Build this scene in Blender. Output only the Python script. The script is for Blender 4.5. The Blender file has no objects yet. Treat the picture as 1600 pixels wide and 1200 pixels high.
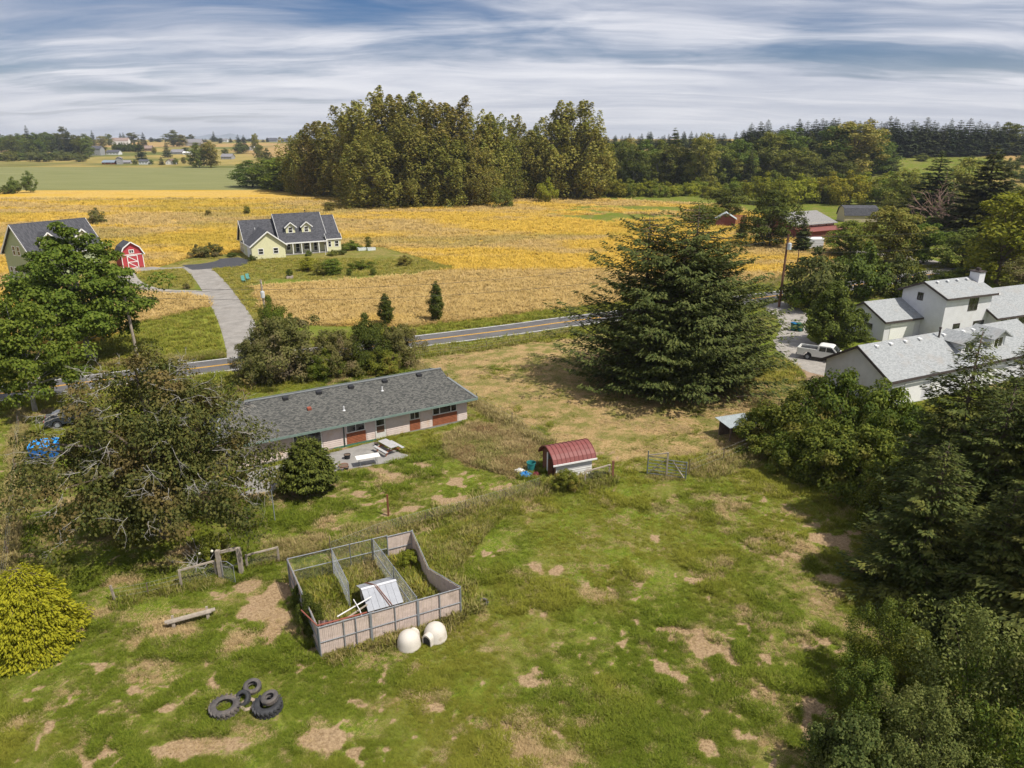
import bpy, math, random
import numpy as np
from mathutils import Vector, Matrix

SC = bpy.context.scene
COL = SC.collection
R = math.radians

# ------------------------------------------------------------ camera, world, sun, exposure
CAM_H, TILT, FPX = 24.0, R(19.0), 1110.0          # drone height (m), tilt below horizontal, focal length in photo px
cam_d = bpy.data.cameras.new('camera')
cam = bpy.data.objects.new('camera', cam_d)
COL.objects.link(cam)
cam.location = (0, 0, CAM_H)
cam.rotation_euler = (math.pi / 2 - TILT, 0, 0)
cam_d.sensor_width = 36.0
cam_d.lens = FPX / 1600.0 * 36.0
cam_d.clip_start = 0.5
cam_d.clip_end = 20000
SC.camera = cam
HAZE = 0.00009

SUN_EL, SUN_AZ = R(57), R(-30)                     # azimuth from +X towards +Y
to_sun = Vector((math.cos(SUN_EL) * math.cos(SUN_AZ), math.cos(SUN_EL) * math.sin(SUN_AZ), math.sin(SUN_EL)))
sd = bpy.data.lights.new('sun', 'SUN')
sun = bpy.data.objects.new('sun', sd)
COL.objects.link(sun)
sun.rotation_euler = to_sun.to_track_quat('Z', 'Y').to_euler()
sd.energy = 5.0
sd.angle = R(0.55)
sd.color = (1.0, 0.95, 0.86)

SC.view_settings.view_transform = 'Standard'
SC.view_settings.look = 'None'
SC.view_settings.exposure = 0.10
SC.view_settings.gamma = 1.0
SC.cycles.max_bounces = 6
SC.cycles.diffuse_bounces = 2
SC.cycles.glossy_bounces = 2
SC.cycles.transmission_bounces = 3
SC.cycles.transparent_max_bounces = 6
SC.cycles.volume_bounces = 0
SC.cycles.use_adaptive_sampling = True
SC.cycles.adaptive_threshold = 0.02
SC.cycles.use_denoising = True


class NT:
    """tiny node-tree helper"""
    def __init__(self, tree):
        self.t = tree
        tree.nodes.clear()

    def n(self, typ, **kw):
        nd = self.t.nodes.new(typ)
        for k, v in kw.items():
            if k[0] == '_':
                setattr(nd, k[1:], v)
        for k, v in kw.items():
            if k[0] != '_':
                key = int(k[1:]) if k[0] == 'i' and k[1:].isdigit() else k.replace('__', ' ')
                if isinstance(v, bpy.types.NodeSocket):
                    self.t.links.new(v, nd.inputs[key])
                else:
                    nd.inputs[key].default_value = v
        return nd

    def link(self, a, b):
        self.t.links.new(a, b)

    def math(self, op, a, b=None, c=None, clamp=False):
        nd = self.n('ShaderNodeMath', _operation=op, _use_clamp=clamp)
        for i, v in enumerate((a, b, c)):
            if v is None:
                continue
            if isinstance(v, bpy.types.NodeSocket):
                self.link(v, nd.inputs[i])
            else:
                nd.inputs[i].default_value = v
        return nd.outputs[0]

    def vmath(self, op, a, b):
        nd = self.n('ShaderNodeVectorMath', _operation=op)
        for i, v in enumerate((a, b)):
            if isinstance(v, bpy.types.NodeSocket):
                self.link(v, nd.inputs[i])
            else:
                nd.inputs[i].default_value = v
        return nd.outputs[0]

    def noise(self, vec, scale, detail=4, rough=.55, dist=0.0):
        nd = self.n('ShaderNodeTexNoise', Scale=scale, Detail=detail, Roughness=rough, Distortion=dist)
        if vec is not None:
            self.link(vec, nd.inputs['Vector'])
        return nd.outputs[0]

    def ramp(self, fac, lo, hi, a=0.0, b=1.0, smooth=True):
        nd = self.n('ShaderNodeMapRange')
        nd.interpolation_type = 'SMOOTHSTEP' if smooth else 'LINEAR'
        nd.clamp = True
        self.link(fac, nd.inputs[0])
        for i, v in zip((1, 2, 3, 4), (lo, hi, a, b)):
            if isinstance(v, bpy.types.NodeSocket):
                self.link(v, nd.inputs[i])
            else:
                nd.inputs[i].default_value = v
        return nd.outputs[0]

    def mix(self, fac, a, b, typ='MIX'):
        nd = self.n('ShaderNodeMixRGB', _blend_type=typ)
        for i, v in enumerate((fac, a, b)):
            if isinstance(v, bpy.types.NodeSocket):
                self.link(v, nd.inputs[i])
            elif isinstance(v, (int, float)):
                nd.inputs[i].default_value = v
            else:
                nd.inputs[i].default_value = (*v, 1)
        return nd.outputs[0]


# ---- sky: Nishita with a thin streaked cloud layer projected on a high plane
world = bpy.data.worlds.new('World')
SC.world = world
world.use_nodes = True
w = NT(world.node_tree)
sky = w.n('ShaderNodeTexSky')
sky.sky_type = 'NISHITA'
sky.sun_disc = False
sky.sun_elevation = SUN_EL
sky.sun_rotation = math.atan2(to_sun.x, to_sun.y)
sky.altitude = 100
sky.air_density = 1.0
sky.dust_density = 0.6
sky.ozone_density = 2.0
tc = w.n('ShaderNodeTexCoord').outputs['Generated']
sep = w.n('ShaderNodeSeparateXYZ', Vector=tc)
el = w.math('MAXIMUM', sep.outputs[2], 0.0)
den = w.math('ADD', el, 0.11)
u_ = w.math('DIVIDE', sep.outputs[0], den)
v_ = w.math('DIVIDE', sep.outputs[1], den)
pl = w.n('ShaderNodeCombineXYZ', X=u_, Y=v_).outputs[0]
wv = w.n('ShaderNodeTexNoise', Vector=pl, Scale=.35, Detail=4.0)
plw = w.vmath('ADD', pl, w.vmath('MULTIPLY', w.vmath('SUBTRACT', wv.outputs['Color'], (.5, .5, .5)), (2.2, 1.3, 0)))
mp = w.n('ShaderNodeMapping', Vector=plw, Rotation=(0, 0, R(-20)), Scale=(0.42, 0.62, 1.0), Location=(2.3, 1.1, 0)).outputs[0]
n1 = w.noise(mp, 1.0, 6, .55, .4)
mp2 = w.n('ShaderNodeMapping', Vector=plw, Rotation=(0, 0, R(-40)), Scale=(0.45, 1.5, 1.0), Location=(5.7, 2.3, 0)).outputs[0]
n2 = w.noise(mp2, 1.0, 7, .58, .5)
mp4 = w.n('ShaderNodeMapping', Vector=plw, Rotation=(0, 0, R(-32)), Scale=(1.3, 4.2, 1.0), Location=(1.1, 7.3, 0)).outputs[0]
n4 = w.noise(mp4, 1.0, 6, .62, .4)
mp3 = w.n('ShaderNodeMapping', Vector=pl, Rotation=(0, 0, R(-10)), Scale=(0.28, 0.34, 1.0), Location=(0.4, 3.4, 0)).outputs[0]
n3 = w.noise(mp3, 1.0, 2, .5, .2)
cov = w.math('ADD', w.math('ADD', w.math('MULTIPLY', n1, .58), w.math('MULTIPLY', n2, .30)), w.math('MULTIPLY', n4, .12))
cover = w.ramp(cov, w.ramp(n3, .35, .62, .42, .22), w.ramp(n3, .35, .62, .62, .48))
bright = w.ramp(w.math('ADD', w.math('ADD', w.math('MULTIPLY', n2, .5), w.math('MULTIPLY', n1, .32)), w.math('MULTIPLY', n4, .18)), .36, .66)
skyc = w.n('ShaderNodeHueSaturation', Saturation=1.45, Value=1.0, Color=sky.outputs[0]).outputs[0]
skyb = w.mix(1.0, skyc, (0.062, 0.060, 0.074), 'MULTIPLY')
ccol = w.mix(bright, (0.46, 0.51, 0.64), (1.0, 1.0, 1.05))
lowh = w.ramp(el, 0.0, 0.11, 1.0, 0.0)
ccol2 = w.mix(w.math('MULTIPLY', lowh, .35), ccol, (1.05, 1.02, 1.02))
fin = w.mix(w.math('MULTIPLY', w.math('ADD', cover, w.math('MULTIPLY', lowh, .75), clamp=True), .93), skyb, ccol2)
bg = w.n('ShaderNodeBackground', Color=fin, Strength=0.86)
wo = w.n('ShaderNodeOutputWorld')
w.link(bg.outputs[0], wo.inputs[0])


# ------------------------------------------------------------ image <-> ground geometry
CT, ST = math.cos(TILT), math.sin(TILT)


def P(px, py, z=0.0):
    """ground point (height z) seen at photo pixel px,py"""
    u = (px - 800) / FPX
    v = (600 - py) / FPX
    t = (z - CAM_H) / (-ST + v * CT)
    return (u * t, (CT + v * ST) * t)


def Zat(x, y, py):
    v = (600 - py) / FPX
    return CAM_H + (v * y * CT - y * ST) / (CT + v * ST)


def smooth(a, b, x):
    t = np.clip((np.asarray(x, float) - a) / (b - a), 0, 1)
    return t * t * (3 - 2 * t)


def hz(x, y):
    """terrain height"""
    x = np.asarray(x, float)
    y = np.asarray(y, float)
    t = smooth(-150, 180, x - 0.12 * (y - 300))
    left = 12.0 * smooth(690, 1150, y) + 9.0 * smooth(1150, 1900, y)
    right = 19.0 * smooth(330, 560, y) + 5.0 * smooth(560, 900, y)
    z = left * (1 - t) + right * t
    z = z + 1.2 * np.sin(x / 170.0 + 1.0) * smooth(420, 700, y) * (np.sin(y / 130.0))
    return z


def PT(px, py):
    """point on the real terrain seen at px,py (marches out along the ray)"""
    u = (px - 800) / FPX
    v = (600 - py) / FPX
    dx, dy, dz = u, CT + v * ST, -ST + v * CT
    t = 20.0
    while t < 4000:
        if CAM_H + dz * t <= float(hz(dx * t, dy * t)):
            return (dx * t, dy * t)
        t += 0.5 if t < 400 else 2.0
    return (dx * t, dy * t)


# ------------------------------------------------------------ object helpers
def tag(o, label=None, cat=None, group=None, kind=None):
    if label:
        o['label'] = label
    if cat:
        o['category'] = cat
    if group:
        o['group'] = group
    if kind:
        o['kind'] = kind
    return o


def thing(name, label, cat, loc=(0, 0, 0), rz=0.0, group=None):
    o = bpy.data.objects.new(name, None)
    o.empty_display_size = 0.3
    COL.objects.link(o)
    o.location = loc if len(loc) == 3 else (loc[0], loc[1], 0)
    o.rotation_euler = (0, 0, rz)
    return tag(o, label, cat, group)


def link(name, me, parent=None, mat=None):
    o = bpy.data.objects.new(name, me)
    COL.objects.link(o)
    if mat is not None and not me.materials:
        me.materials.append(mat)
    if parent is not None:
        o.parent = parent
    return o


def copy_tree(o, parent=None):
    c = o.copy()
    COL.objects.link(c)
    c.parent = parent
    for ch in o.children:
        copy_tree(ch, c)
    return c


def np_mesh(name, V, Fq, smooth_=False):
    """fast mesh from numpy verts (N,3) and faces (M,k)"""
    me = bpy.data.meshes.new(name)
    V = np.asarray(V, np.float32)
    Fq = np.asarray(Fq, np.int32)
    k = Fq.shape[1]
    me.vertices.add(len(V))
    me.vertices.foreach_set('co', V.ravel())
    me.loops.add(Fq.size)
    me.loops.foreach_set('vertex_index', Fq.ravel())
    me.polygons.add(len(Fq))
    me.polygons.foreach_set('loop_start', np.arange(0, Fq.size, k, dtype=np.int32))
    me.polygons.foreach_set('loop_total', np.full(len(Fq), k, np.int32))
    if smooth_:
        me.polygons.foreach_set('use_smooth', np.ones(len(Fq), bool))
    me.update(calc_edges=True)
    me.validate()
    return me


class MB:
    """collects shapes, builds ONE mesh object"""
    def __init__(self):
        self.v, self.f = [], []

    def add(self, vs, fs):
        b = len(self.v)
        self.v += [tuple(p) for p in vs]
        self.f += [tuple(i + b for i in f) for f in fs]
        return self

    def box(self, x0, y0, z0, x1, y1, z1):
        vs = [(x, y, z) for z in (z0, z1) for y in (y0, y1) for x in (x0, x1)]
        return self.add(vs, [(0, 2, 3, 1), (4, 5, 7, 6), (0, 1, 5, 4), (2, 6, 7, 3), (0, 4, 6, 2), (1, 3, 7, 5)])

    def obox(self, c, sx, sy, sz, rz=0, rx=0, ry=0):
        m = Matrix.Rotation(rz, 3, 'Z') @ Matrix.Rotation(ry, 3, 'Y') @ Matrix.Rotation(rx, 3, 'X')
        vs = [Vector(c) + m @ Vector((x * sx / 2, y * sy / 2, z * sz / 2)) for z in (-1, 1) for y in (-1, 1) for x in (-1, 1)]
        return self.add(vs, [(0, 2, 3, 1), (4, 5, 7, 6), (0, 1, 5, 4), (2, 6, 7, 3), (0, 4, 6, 2), (1, 3, 7, 5)])

    def prism(self, poly, ext):
        """poly: 3-D points in one plane, ext: extrusion vector"""
        n = len(poly)
        e = Vector(ext)
        vs = [Vector(p) for p in poly] + [Vector(p) + e for p in poly]
        fs = [tuple(range(n))[::-1], tuple(range(n, 2 * n))] + [(i, (i + 1) % n, n + (i + 1) % n, n + i) for i in range(n)]
        return self.add(vs, fs)

    def slab(self, poly, th):
        """thick sheet: poly extruded down its own normal"""
        p = [Vector(q) for q in poly]
        n = (p[1] - p[0]).cross(p[2] - p[0]).normalized()
        if n.z < 0:
            n = -n
        return self.prism(p, -n * th)

    def bar(self, a, b, w, h=None):
        """square bar from a to b"""
        a, b = Vector(a), Vector(b)
        h = h or w
        d = (b - a).normalized()
        up = Vector((0, 0, 1)) if abs(d.z) < .95 else Vector((1, 0, 0))
        s = d.cross(up).normalized()
        u = s.cross(d).normalized()
        vs = [q + s * i * w / 2 + u * j * h / 2 for q in (a, b) for i, j in ((-1, -1), (1, -1), (1, 1), (-1, 1))]
        return self.add(vs, [(0, 1, 2, 3), (7, 6, 5, 4), (0, 4, 5, 1), (1, 5, 6, 2), (2, 6, 7, 3), (3, 7, 4, 0)])

    def tube(self, path, rad, n=6, cap=True):
        path = [Vector(p) for p in path]
        if not hasattr(rad, '__len__'):
            rad = [rad] * len(path)
        base = len(self.v)
        prev = None
        for i, p in enumerate(path):
            d = (path[min(i + 1, len(path) - 1)] - path[max(i - 1, 0)])
            d = d.normalized() if d.length > 1e-9 else Vector((0, 0, 1))
            if prev is None:
                s = d.cross(Vector((0, 0, 1)) if abs(d.z) < .9 else Vector((1, 0, 0))).normalized()
            else:
                s = (prev - d * prev.dot(d))
                s = s.normalized() if s.length > 1e-6 else d.orthogonal().normalized()
            prev = s
            t = d.cross(s)
            for k in range(n):
                a = 2 * math.pi * k / n
                self.v.append(tuple(p + (s * math.cos(a) + t * math.sin(a)) * rad[i]))
        for i in range(len(path) - 1):
            for k in range(n):
                a, b = base + i * n + k, base + i * n + (k + 1) % n
                self.f.append((a, b, b + n, a + n))
        if cap:
            self.f.append(tuple(base + k for k in range(n))[::-1])
            self.f.append(tuple(base + (len(path) - 1) * n + k for k in range(n)))
        return self

    def lathe(self, prof, n=16, c=(0, 0, 0), a0=0, a1=2 * math.pi, axis='Z'):
        """prof: list of (r,z)"""
        base = len(self.v)
        full = abs(a1 - a0 - 2 * math.pi) < 1e-6
        m = n if full else n + 1
        for k in range(m):
            a = a0 + (a1 - a0) * k / n
            for r, z in prof:
                p = (r * math.cos(a), r * math.sin(a), z)
                if axis == 'X':
                    p = (p[2], p[0], p[1])
                elif axis == 'Y':
                    p = (p[0], p[2], p[1])
                self.v.append((p[0] + c[0], p[1] + c[1], p[2] + c[2]))
        L = len(prof)
        for k in range(n):
            k2 = (k + 1) % m
            for i in range(L - 1):
                self.f.append((base + k * L + i, base + k2 * L + i, base + k2 * L + i + 1, base + k * L + i + 1))
        return self

    def mesh(self, name, smooth_=False):
        me = bpy.data.meshes.new(name)
        me.from_pydata(self.v, [], self.f)
        me.validate()
        if smooth_:
            me.polygons.foreach_set('use_smooth', [True] * len(me.polygons))
        me.update()
        return me

    def build(self, name, mat, parent=None, smooth_=False):
        return link(name, self.mesh(name, smooth_), parent, mat)


# ------------------------------------------------------------ materials
MATS = {}


def M(name, col, rough=.8, var=.16, scale=4.0, spec=.25, metal=0.0, bump=0.0, fine=30.0, dirt=None, dscale=.7):
    """plain painted / weathered surface: two noise octaves of colour variation, optional stains"""
    if name in MATS:
        return MATS[name]
    m = bpy.data.materials.new(name)
    m.use_nodes = True
    t = NT(m.node_tree)
    co = t.n('ShaderNodeTexCoord').outputs['Object']
    a = t.noise(co, scale, 5, .6)
    b = t.noise(co, fine, 3, .6)
    f = t.math('ADD', t.math('MULTIPLY', a, .6), t.math('MULTIPLY', b, .4))
    lo = tuple(c * (1 - var) for c in col)
    hi = tuple(min(1, c * (1 + var)) for c in col)
    c = t.mix(t.ramp(f, .3, .7), lo, hi)
    if dirt:
        c = t.mix(t.math('MULTIPLY', t.ramp(t.noise(co, dscale, 6, .65), .52, .72), .7), c, dirt)
    bs = t.n('ShaderNodeBsdfPrincipled', Base__Color=c, Roughness=rough, Metallic=metal)
    bs.inputs['Specular IOR Level'].default_value = spec
    if bump:
        bp = t.n('ShaderNodeBump', Strength=bump, Distance=.02, Height=b)
        t.link(bp.outputs[0], bs.inputs['Normal'])
    o = t.n('ShaderNodeOutputMaterial')
    t.link(bs.outputs[0], o.inputs[0])
    MATS[name] = m
    return m


def leafmat(name, c1, c2, c3=None, trans=.28, ov=.12, rough=.75, spec=.12):
    if name in MATS:
        return MATS[name]
    m = bpy.data.materials.new(name)
    m.use_nodes = True
    t = NT(m.node_tree)
    ri = t.n('ShaderNodeNewGeometry').outputs['Random Per Island']
    co = t.n('ShaderNodeTexCoord').outputs['Object']
    c = t.mix(ri, c1, c2)
    if c3:
        c = t.mix(t.ramp(t.noise(co, .35, 3), .5, .66), c, c3)
    ob = t.n('ShaderNodeObjectInfo').outputs['Random']
    hs = t.n('ShaderNodeHueSaturation', Color=c, Hue=t.ramp(ob, 0, 1, .5 - .022 * ov / .12, .5 + .016 * ov / .12, False),
             Value=t.ramp(t.math('FRACT', t.math('MULTIPLY', ob, 7.31)), 0, 1, 1 - ov * 1.6, 1 + ov * 1.4, False), Saturation=1.0)
    c = hs.outputs[0]
    bs = t.n('ShaderNodeBsdfPrincipled', Base__Color=c, Roughness=rough)
    bs.inputs['Specular IOR Level'].default_value = spec
    tr = t.n('ShaderNodeBsdfTranslucent', Color=t.mix(1.0, c, (1.0, 1.0, .55), 'MULTIPLY'))
    mx = t.n('ShaderNodeMixShader', i0=trans)
    t.link(bs.outputs[0], mx.inputs[1])
    t.link(tr.outputs[0], mx.inputs[2])
    o = t.n('ShaderNodeOutputMaterial')
    t.link(mx.outputs[0], o.inputs[0])
    MATS[name] = m
    return m


def glassmat():
    if 'glass' in MATS:
        return MATS['glass']
    m = bpy.data.materials.new('window_glass')
    m.use_nodes = True
    t = NT(m.node_tree)
    co = t.n('ShaderNodeTexCoord').outputs['Object']
    c = t.mix(t.ramp(t.noise(co, 1.3, 3), .4, .62), (.012, .014, .016), (.06, .062, .06))
    bs = t.n('ShaderNodeBsdfPrincipled', Base__Color=c, Roughness=.06)
    bs.inputs['Specular IOR Level'].default_value = .6
    o = t.n('ShaderNodeOutputMaterial')
    t.link(bs.outputs[0], o.inputs[0])
    MATS['glass'] = m
    return m


def shinglemat(name, c1, c2, sx=.33, sz=.14, stain=None):
    """asphalt shingles: random tabs in courses that follow the roof's slope (object coordinates)"""
    if name in MATS:
        return MATS[name]
    m = bpy.data.materials.new(name)
    m.use_nodes = True
    t = NT(m.node_tree)
    co = t.n('ShaderNodeTexCoord').outputs['Object']
    sp = t.n('ShaderNodeSeparateXYZ', Vector=co)
    vv = t.math('ADD', sp.outputs[1], t.math('MULTIPLY', sp.outputs[2], .25))
    q = t.n('ShaderNodeCombineXYZ', X=sp.outputs[0], Y=vv).outputs[0]
    br = t.n('ShaderNodeTexBrick', Vector=q, Scale=1.0, Color1=(0, 0, 0, 1), Color2=(1, 1, 1, 1), Mortar=(.25, .25, .25, 1))
    br.inputs['Brick Width'].default_value = sx
    br.inputs['Row Height'].default_value = sz
    br.inputs['Mortar Size'].default_value = .012
    nz = t.noise(co, 9, 4, .65)
    f = t.math('ADD', t.math('MULTIPLY', br.outputs[0], .55), t.math('MULTIPLY', nz, .5))
    c = t.mix(t.ramp(f, .15, .85), c1, c2)
    if stain:
        c = t.mix(t.math('MULTIPLY', t.ramp(t.noise(co, .6, 5, .6), .5, .72), .6), c, stain)
    bs = t.n('ShaderNodeBsdfPrincipled', Base__Color=c, Roughness=.9)
    bs.inputs['Specular IOR Level'].default_value = .2
    bp = t.n('ShaderNodeBump', Strength=.5, Distance=.02, Height=f)
    t.link(bp.outputs[0], bs.inputs['Normal'])
    o = t.n('ShaderNodeOutputMaterial')
    t.link(bs.outputs[0], o.inputs[0])
    MATS[name] = m
    return m


BARK = M('bark', (.13, .10, .075), .95, .4, 6, .1, bump=.5)
BARK_GREY = M('grey_bark', (.30, .28, .25), .95, .3, 6, .1)
BARK_PALE = M('pale_bark', (.36, .33, .29), .95, .3, 6, .1)

# ------------------------------------------------------------ the ground sheet
def in_poly(x, y, poly):
    inside = np.zeros(x.shape, bool)
    n = len(poly)
    j = n - 1
    for i in range(n):
        xi, yi = poly[i]
        xj, yj = poly[j]
        c = ((yi > y) != (yj > y)) & (x < (xj - xi) * (y - yi) / (yj - yi + 1e-12) + xi)
        inside ^= c
        j = i
    return inside


def poly_dist(x, y, poly):
    d = np.full(x.shape, 1e9)
    n = len(poly)
    for i in range(n):
        ax, ay = poly[i]
        bx, by = poly[(i + 1) % n]
        dx, dy = bx - ax, by - ay
        L = dx * dx + dy * dy + 1e-9
        t = np.clip(((x - ax) * dx + (y - ay) * dy) / L, 0, 1)
        d = np.minimum(d, np.hypot(x - ax - t * dx, y - ay - t * dy))
    return np.where(in_poly(x, y, poly), d, -d)


def line_dist(x, y, pts):
    d = np.full(x.shape, 1e9)
    for (ax, ay), (bx, by) in zip(pts[:-1], pts[1:]):
        dx, dy = bx - ax, by - ay
        L = dx * dx + dy * dy + 1e-9
        t = np.clip(((x - ax) * dx + (y - ay) * dy) / L, 0, 1)
        d = np.minimum(d, np.hypot(x - ax - t * dx, y - ay - t * dy))
    return d


_rng = np.random.default_rng(5)
_perm = _rng.random((64, 64))


def vnoise(x, y, s):
    """tiling value noise"""
    x = np.asarray(x) / s
    y = np.asarray(y) / s
    xi, yi = np.floor(x).astype(int), np.floor(y).astype(int)
    fx, fy = x - xi, y - yi
    fx, fy = fx * fx * (3 - 2 * fx), fy * fy * (3 - 2 * fy)
    g = lambda a, b: _perm[a % 64, b % 64]
    return (g(xi, yi) * (1 - fx) + g(xi + 1, yi) * fx) * (1 - fy) + (g(xi, yi + 1) * (1 - fx) + g(xi + 1, yi + 1) * fx) * fy


def fbm(x, y, s, o=4):
    r, a, t = 0, 1, 0
    for k in range(o):
        r = r + a * vnoise(x + 17.3 * k, y - 9.1 * k, s)
        t += a
        a *= .55
        s *= .5
    return r / t


def ppoly(pts):
    return [P(*p) for p in pts]


ROAD_C = [(-160, 12), (-110, 38), (-80, 52), (-51.0, 66.6), (-44.6, 70.1), (-30, 77.4), (-11.3, 86.4), (0, 92.0), (8.0, 96.4), (24, 104.3), (41.2, 112.8), (58, 121.5), (80, 133.5), (110, 147), (160, 170)]
ROAD_W = 2.75
# zones, traced as ground outlines
DRY = ppoly([(648, 566), (660, 548), (890, 512), (1020, 560), (1110, 600), (1195, 625), (1215, 640), (1185, 690), (1070, 715), (960, 722), (905, 700), (850, 693), (800, 655), (745, 624)])
YARDR = ppoly([(1115, 600), (1180, 560), (1240, 560), (1262, 600), (1270, 640), (1215, 640), (1160, 618)])
BROWN = ppoly([(690, 682), (745, 660), (800, 672), (845, 700), (835, 735), (800, 745), (740, 728), (700, 712)])
LAWN = ppoly([(215, 428), (300, 405), (372, 398), (532, 384), (600, 388), (714, 419), (640, 428), (560, 432), (500, 438), (430, 436), (390, 446), (398, 470), (420, 500), (385, 505), (345, 440), (310, 430), (300, 450), (225, 452)])
LEFTL = ppoly([(215, 505), (330, 478), (360, 520), (372, 553), (130, 590), (100, 560)])
LEFTG = ppoly([(-60, 455), (70, 438), (215, 452), (320, 462), (335, 485), (215, 508), (90, 560), (-60, 540)])
CROP = [PT(-300, 262), PT(440, 263), PT(400, 297), PT(-300, 298)]
RFIELD = ppoly([(835, 330), (905, 322), (1060, 318), (1080, 338), (960, 348), (880, 340)])
GOLD = ppoly([(-900, 470), (-300, 470), (70, 440), (215, 428), (300, 402), (372, 396), (532, 383), (600, 387), (716, 419), (640, 430), (500, 441), (392, 448), (420, 505), (640, 512), (890, 483), (1190, 440), (1330, 395), (1290, 360), (1130, 320), (800, 304), (380, 296), (-900, 300)])
PATCH = [  # bare, worn or straw patches: px, py, half width px, half height px, strength
    (640, 797, 26, 7, 1), (612, 803, 14, 4, .9), (715, 752, 18, 9, 1), (700, 783, 24, 8, 1), (783, 762, 14, 6, .9), (590, 735, 20, 5, .9), (617, 745, 12, 5, .9),
    (520, 775, 12, 4, .8), (560, 772, 14, 6, .8), (655, 728, 20, 5, .8), (545, 828, 40, 8, .7), (610, 840, 55, 12, .5), (420, 940, 34, 34, .9), (395, 915, 22, 12, .7), (435, 985, 26, 20, .8),
    (1100, 1010, 32, 22, 1), (1095, 910, 18, 8, 1), (1046, 988, 12, 9, .7), (990, 938, 17, 6, .9), (1023, 842, 10, 9, .8), (870, 890, 14, 8, .8), (850, 960, 10, 10, .6), (840, 885, 12, 10, .6),
    (1165, 855, 14, 5, .6), (1240, 868, 10, 7, .7), (1300, 850, 34, 14, .8), (1275, 820, 30, 7, .6), (1300, 905, 30, 8, .6), (1270, 1010, 18, 10, .6), (1258, 1090, 24, 26, .8), (1265, 1140, 22, 22, .8),
    (1100, 1165, 15, 14, .8), (1030, 1145, 10, 12, .7), (950, 1070, 10, 8, .6), (830, 1068, 40, 5, .7), (830, 950, 7, 14, .6), (868, 1008, 18, 6, .5),
    (250, 1172, 55, 20, .8), (350, 1165, 50, 18, .6), (500, 1160, 45, 20, .8), (258, 1108, 12, 8, .9), (225, 1045, 26, 10, .6), (60, 1020, 28, 9, .8), (120, 985, 20, 8, .8), (185, 1098, 22, 8, .6),
    (505, 1058, 9, 5, .8), (603, 1040, 10, 5, .5), (675, 1035, 12, 4, .4), (680, 1105, 14, 8, .7), (20, 1100, 20, 20, .4), (340, 930, 22, 10, .6), (300, 955, 28, 6, .6), (375, 1010, 10, 6, .7),
    (30, 760, 18, 8, .4), (14, 690, 14, 16, .4), (940, 1020, 24, 6, .4), (760, 1015, 16, 6, .5), (880, 1100, 18, 12, .5), (1180, 1065, 12, 10, .5), (1130, 780, 40, 8, .5), (1060, 800, 36, 8, .4)]


def zones(x, y):
    """ground cover weights at world points (numpy)"""
    wx = x + (fbm(x, y, 3.0, 3) - .5) * 1.6
    wy = y + (fbm(x + 91, y + 13, 3.0, 3) - .5) * 1.6
    far = np.clip(np.hypot(x, y) / 120, .6, 4)
    s = lambda p, w=.8: smooth(-w, w, poly_dist(wx, wy, p) / far)
    gold = s(GOLD)
    gold = np.maximum(gold, s(LEFTG))
    dry = s(DRY)
    brown = s(BROWN, 2.2) * smooth(.3, .55, fbm(x + 5, y, 3.5, 4))
    olive = np.maximum(s(LAWN), .8 * s(YARDR) * (y > 70))
    lush = s(CROP, .6)
    leftl = s(LEFTL)
    gold = gold * (1 - olive) * (1 - leftl)
    dry = np.maximum(dry, .9 * s(YARDR) * (y <= 72))
    rd = line_dist(wx, wy, ROAD_C)
    verge = (1 - smooth(5.5, 9.0, rd)) * (y > 60)
    gold = gold * (1 - verge)
    tan = np.zeros_like(x)
    tan = np.maximum(tan, smooth(.50, .6, fbm(x, y, 260.0, 3)) * smooth(660, 720, y))
    tan = np.maximum(tan, smooth(.48, .58, fbm(x + 700, y, 180.0, 3)) * smooth(330, 420, y) * smooth(150, 240, x))
    rf = s(RFIELD)
    gold = np.maximum(gold * (1 - .8 * rf * smooth(.38, .58, fbm(x * .5, y, 14.0, 4))), 0)
    return dict(gold=gold, dry=dry, brown=brown, olive=olive, lush=lush, tan=tan, verge=np.maximum(verge * .8, leftl))


def patches(x, y):
    d = np.zeros_like(x)
    for px, py, a, b, s in PATCH:
        cx, cy = P(px, py)
        ax = abs(P(px + a, py)[0] - cx)
        ay = abs(P(px, py - b)[1] - P(px, py + b)[1]) / 2
        near = (np.abs(x - cx) < 2.2 * ax + 1) & (np.abs(y - cy) < 2.2 * ay + 1)
        if not near.any():
            continue
        xx, yy = x[near], y[near]
        r = np.hypot((xx - cx) / ax, (yy - cy) / ay) + (fbm(xx, yy, 1.1, 4) - .5) * 2.6
        d[near] = np.maximum(d[near], s * (1 - smooth(.55, 1.15, r)))
    # countless small straw flecks
    ne = (y > 15) & (y < 62)
    xx, yy = x[ne], y[ne]
    fl = np.maximum(smooth(.66, .76, fbm(xx * 1.1 + .5 * yy, yy - .2 * xx, 1.0, 3)), .8 * smooth(.66, .80, fbm(xx * 1.2 - .3 * yy, yy, .5, 2))) * (.30 + .70 * smooth(.40, .58, fbm(xx + 300, yy, 8.0, 3))) * smooth(.25, .45, fbm(xx - 60, yy + 20, 20.0, 2))
    d[ne] = np.maximum(d[ne], .85 * fl)
    return d


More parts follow.
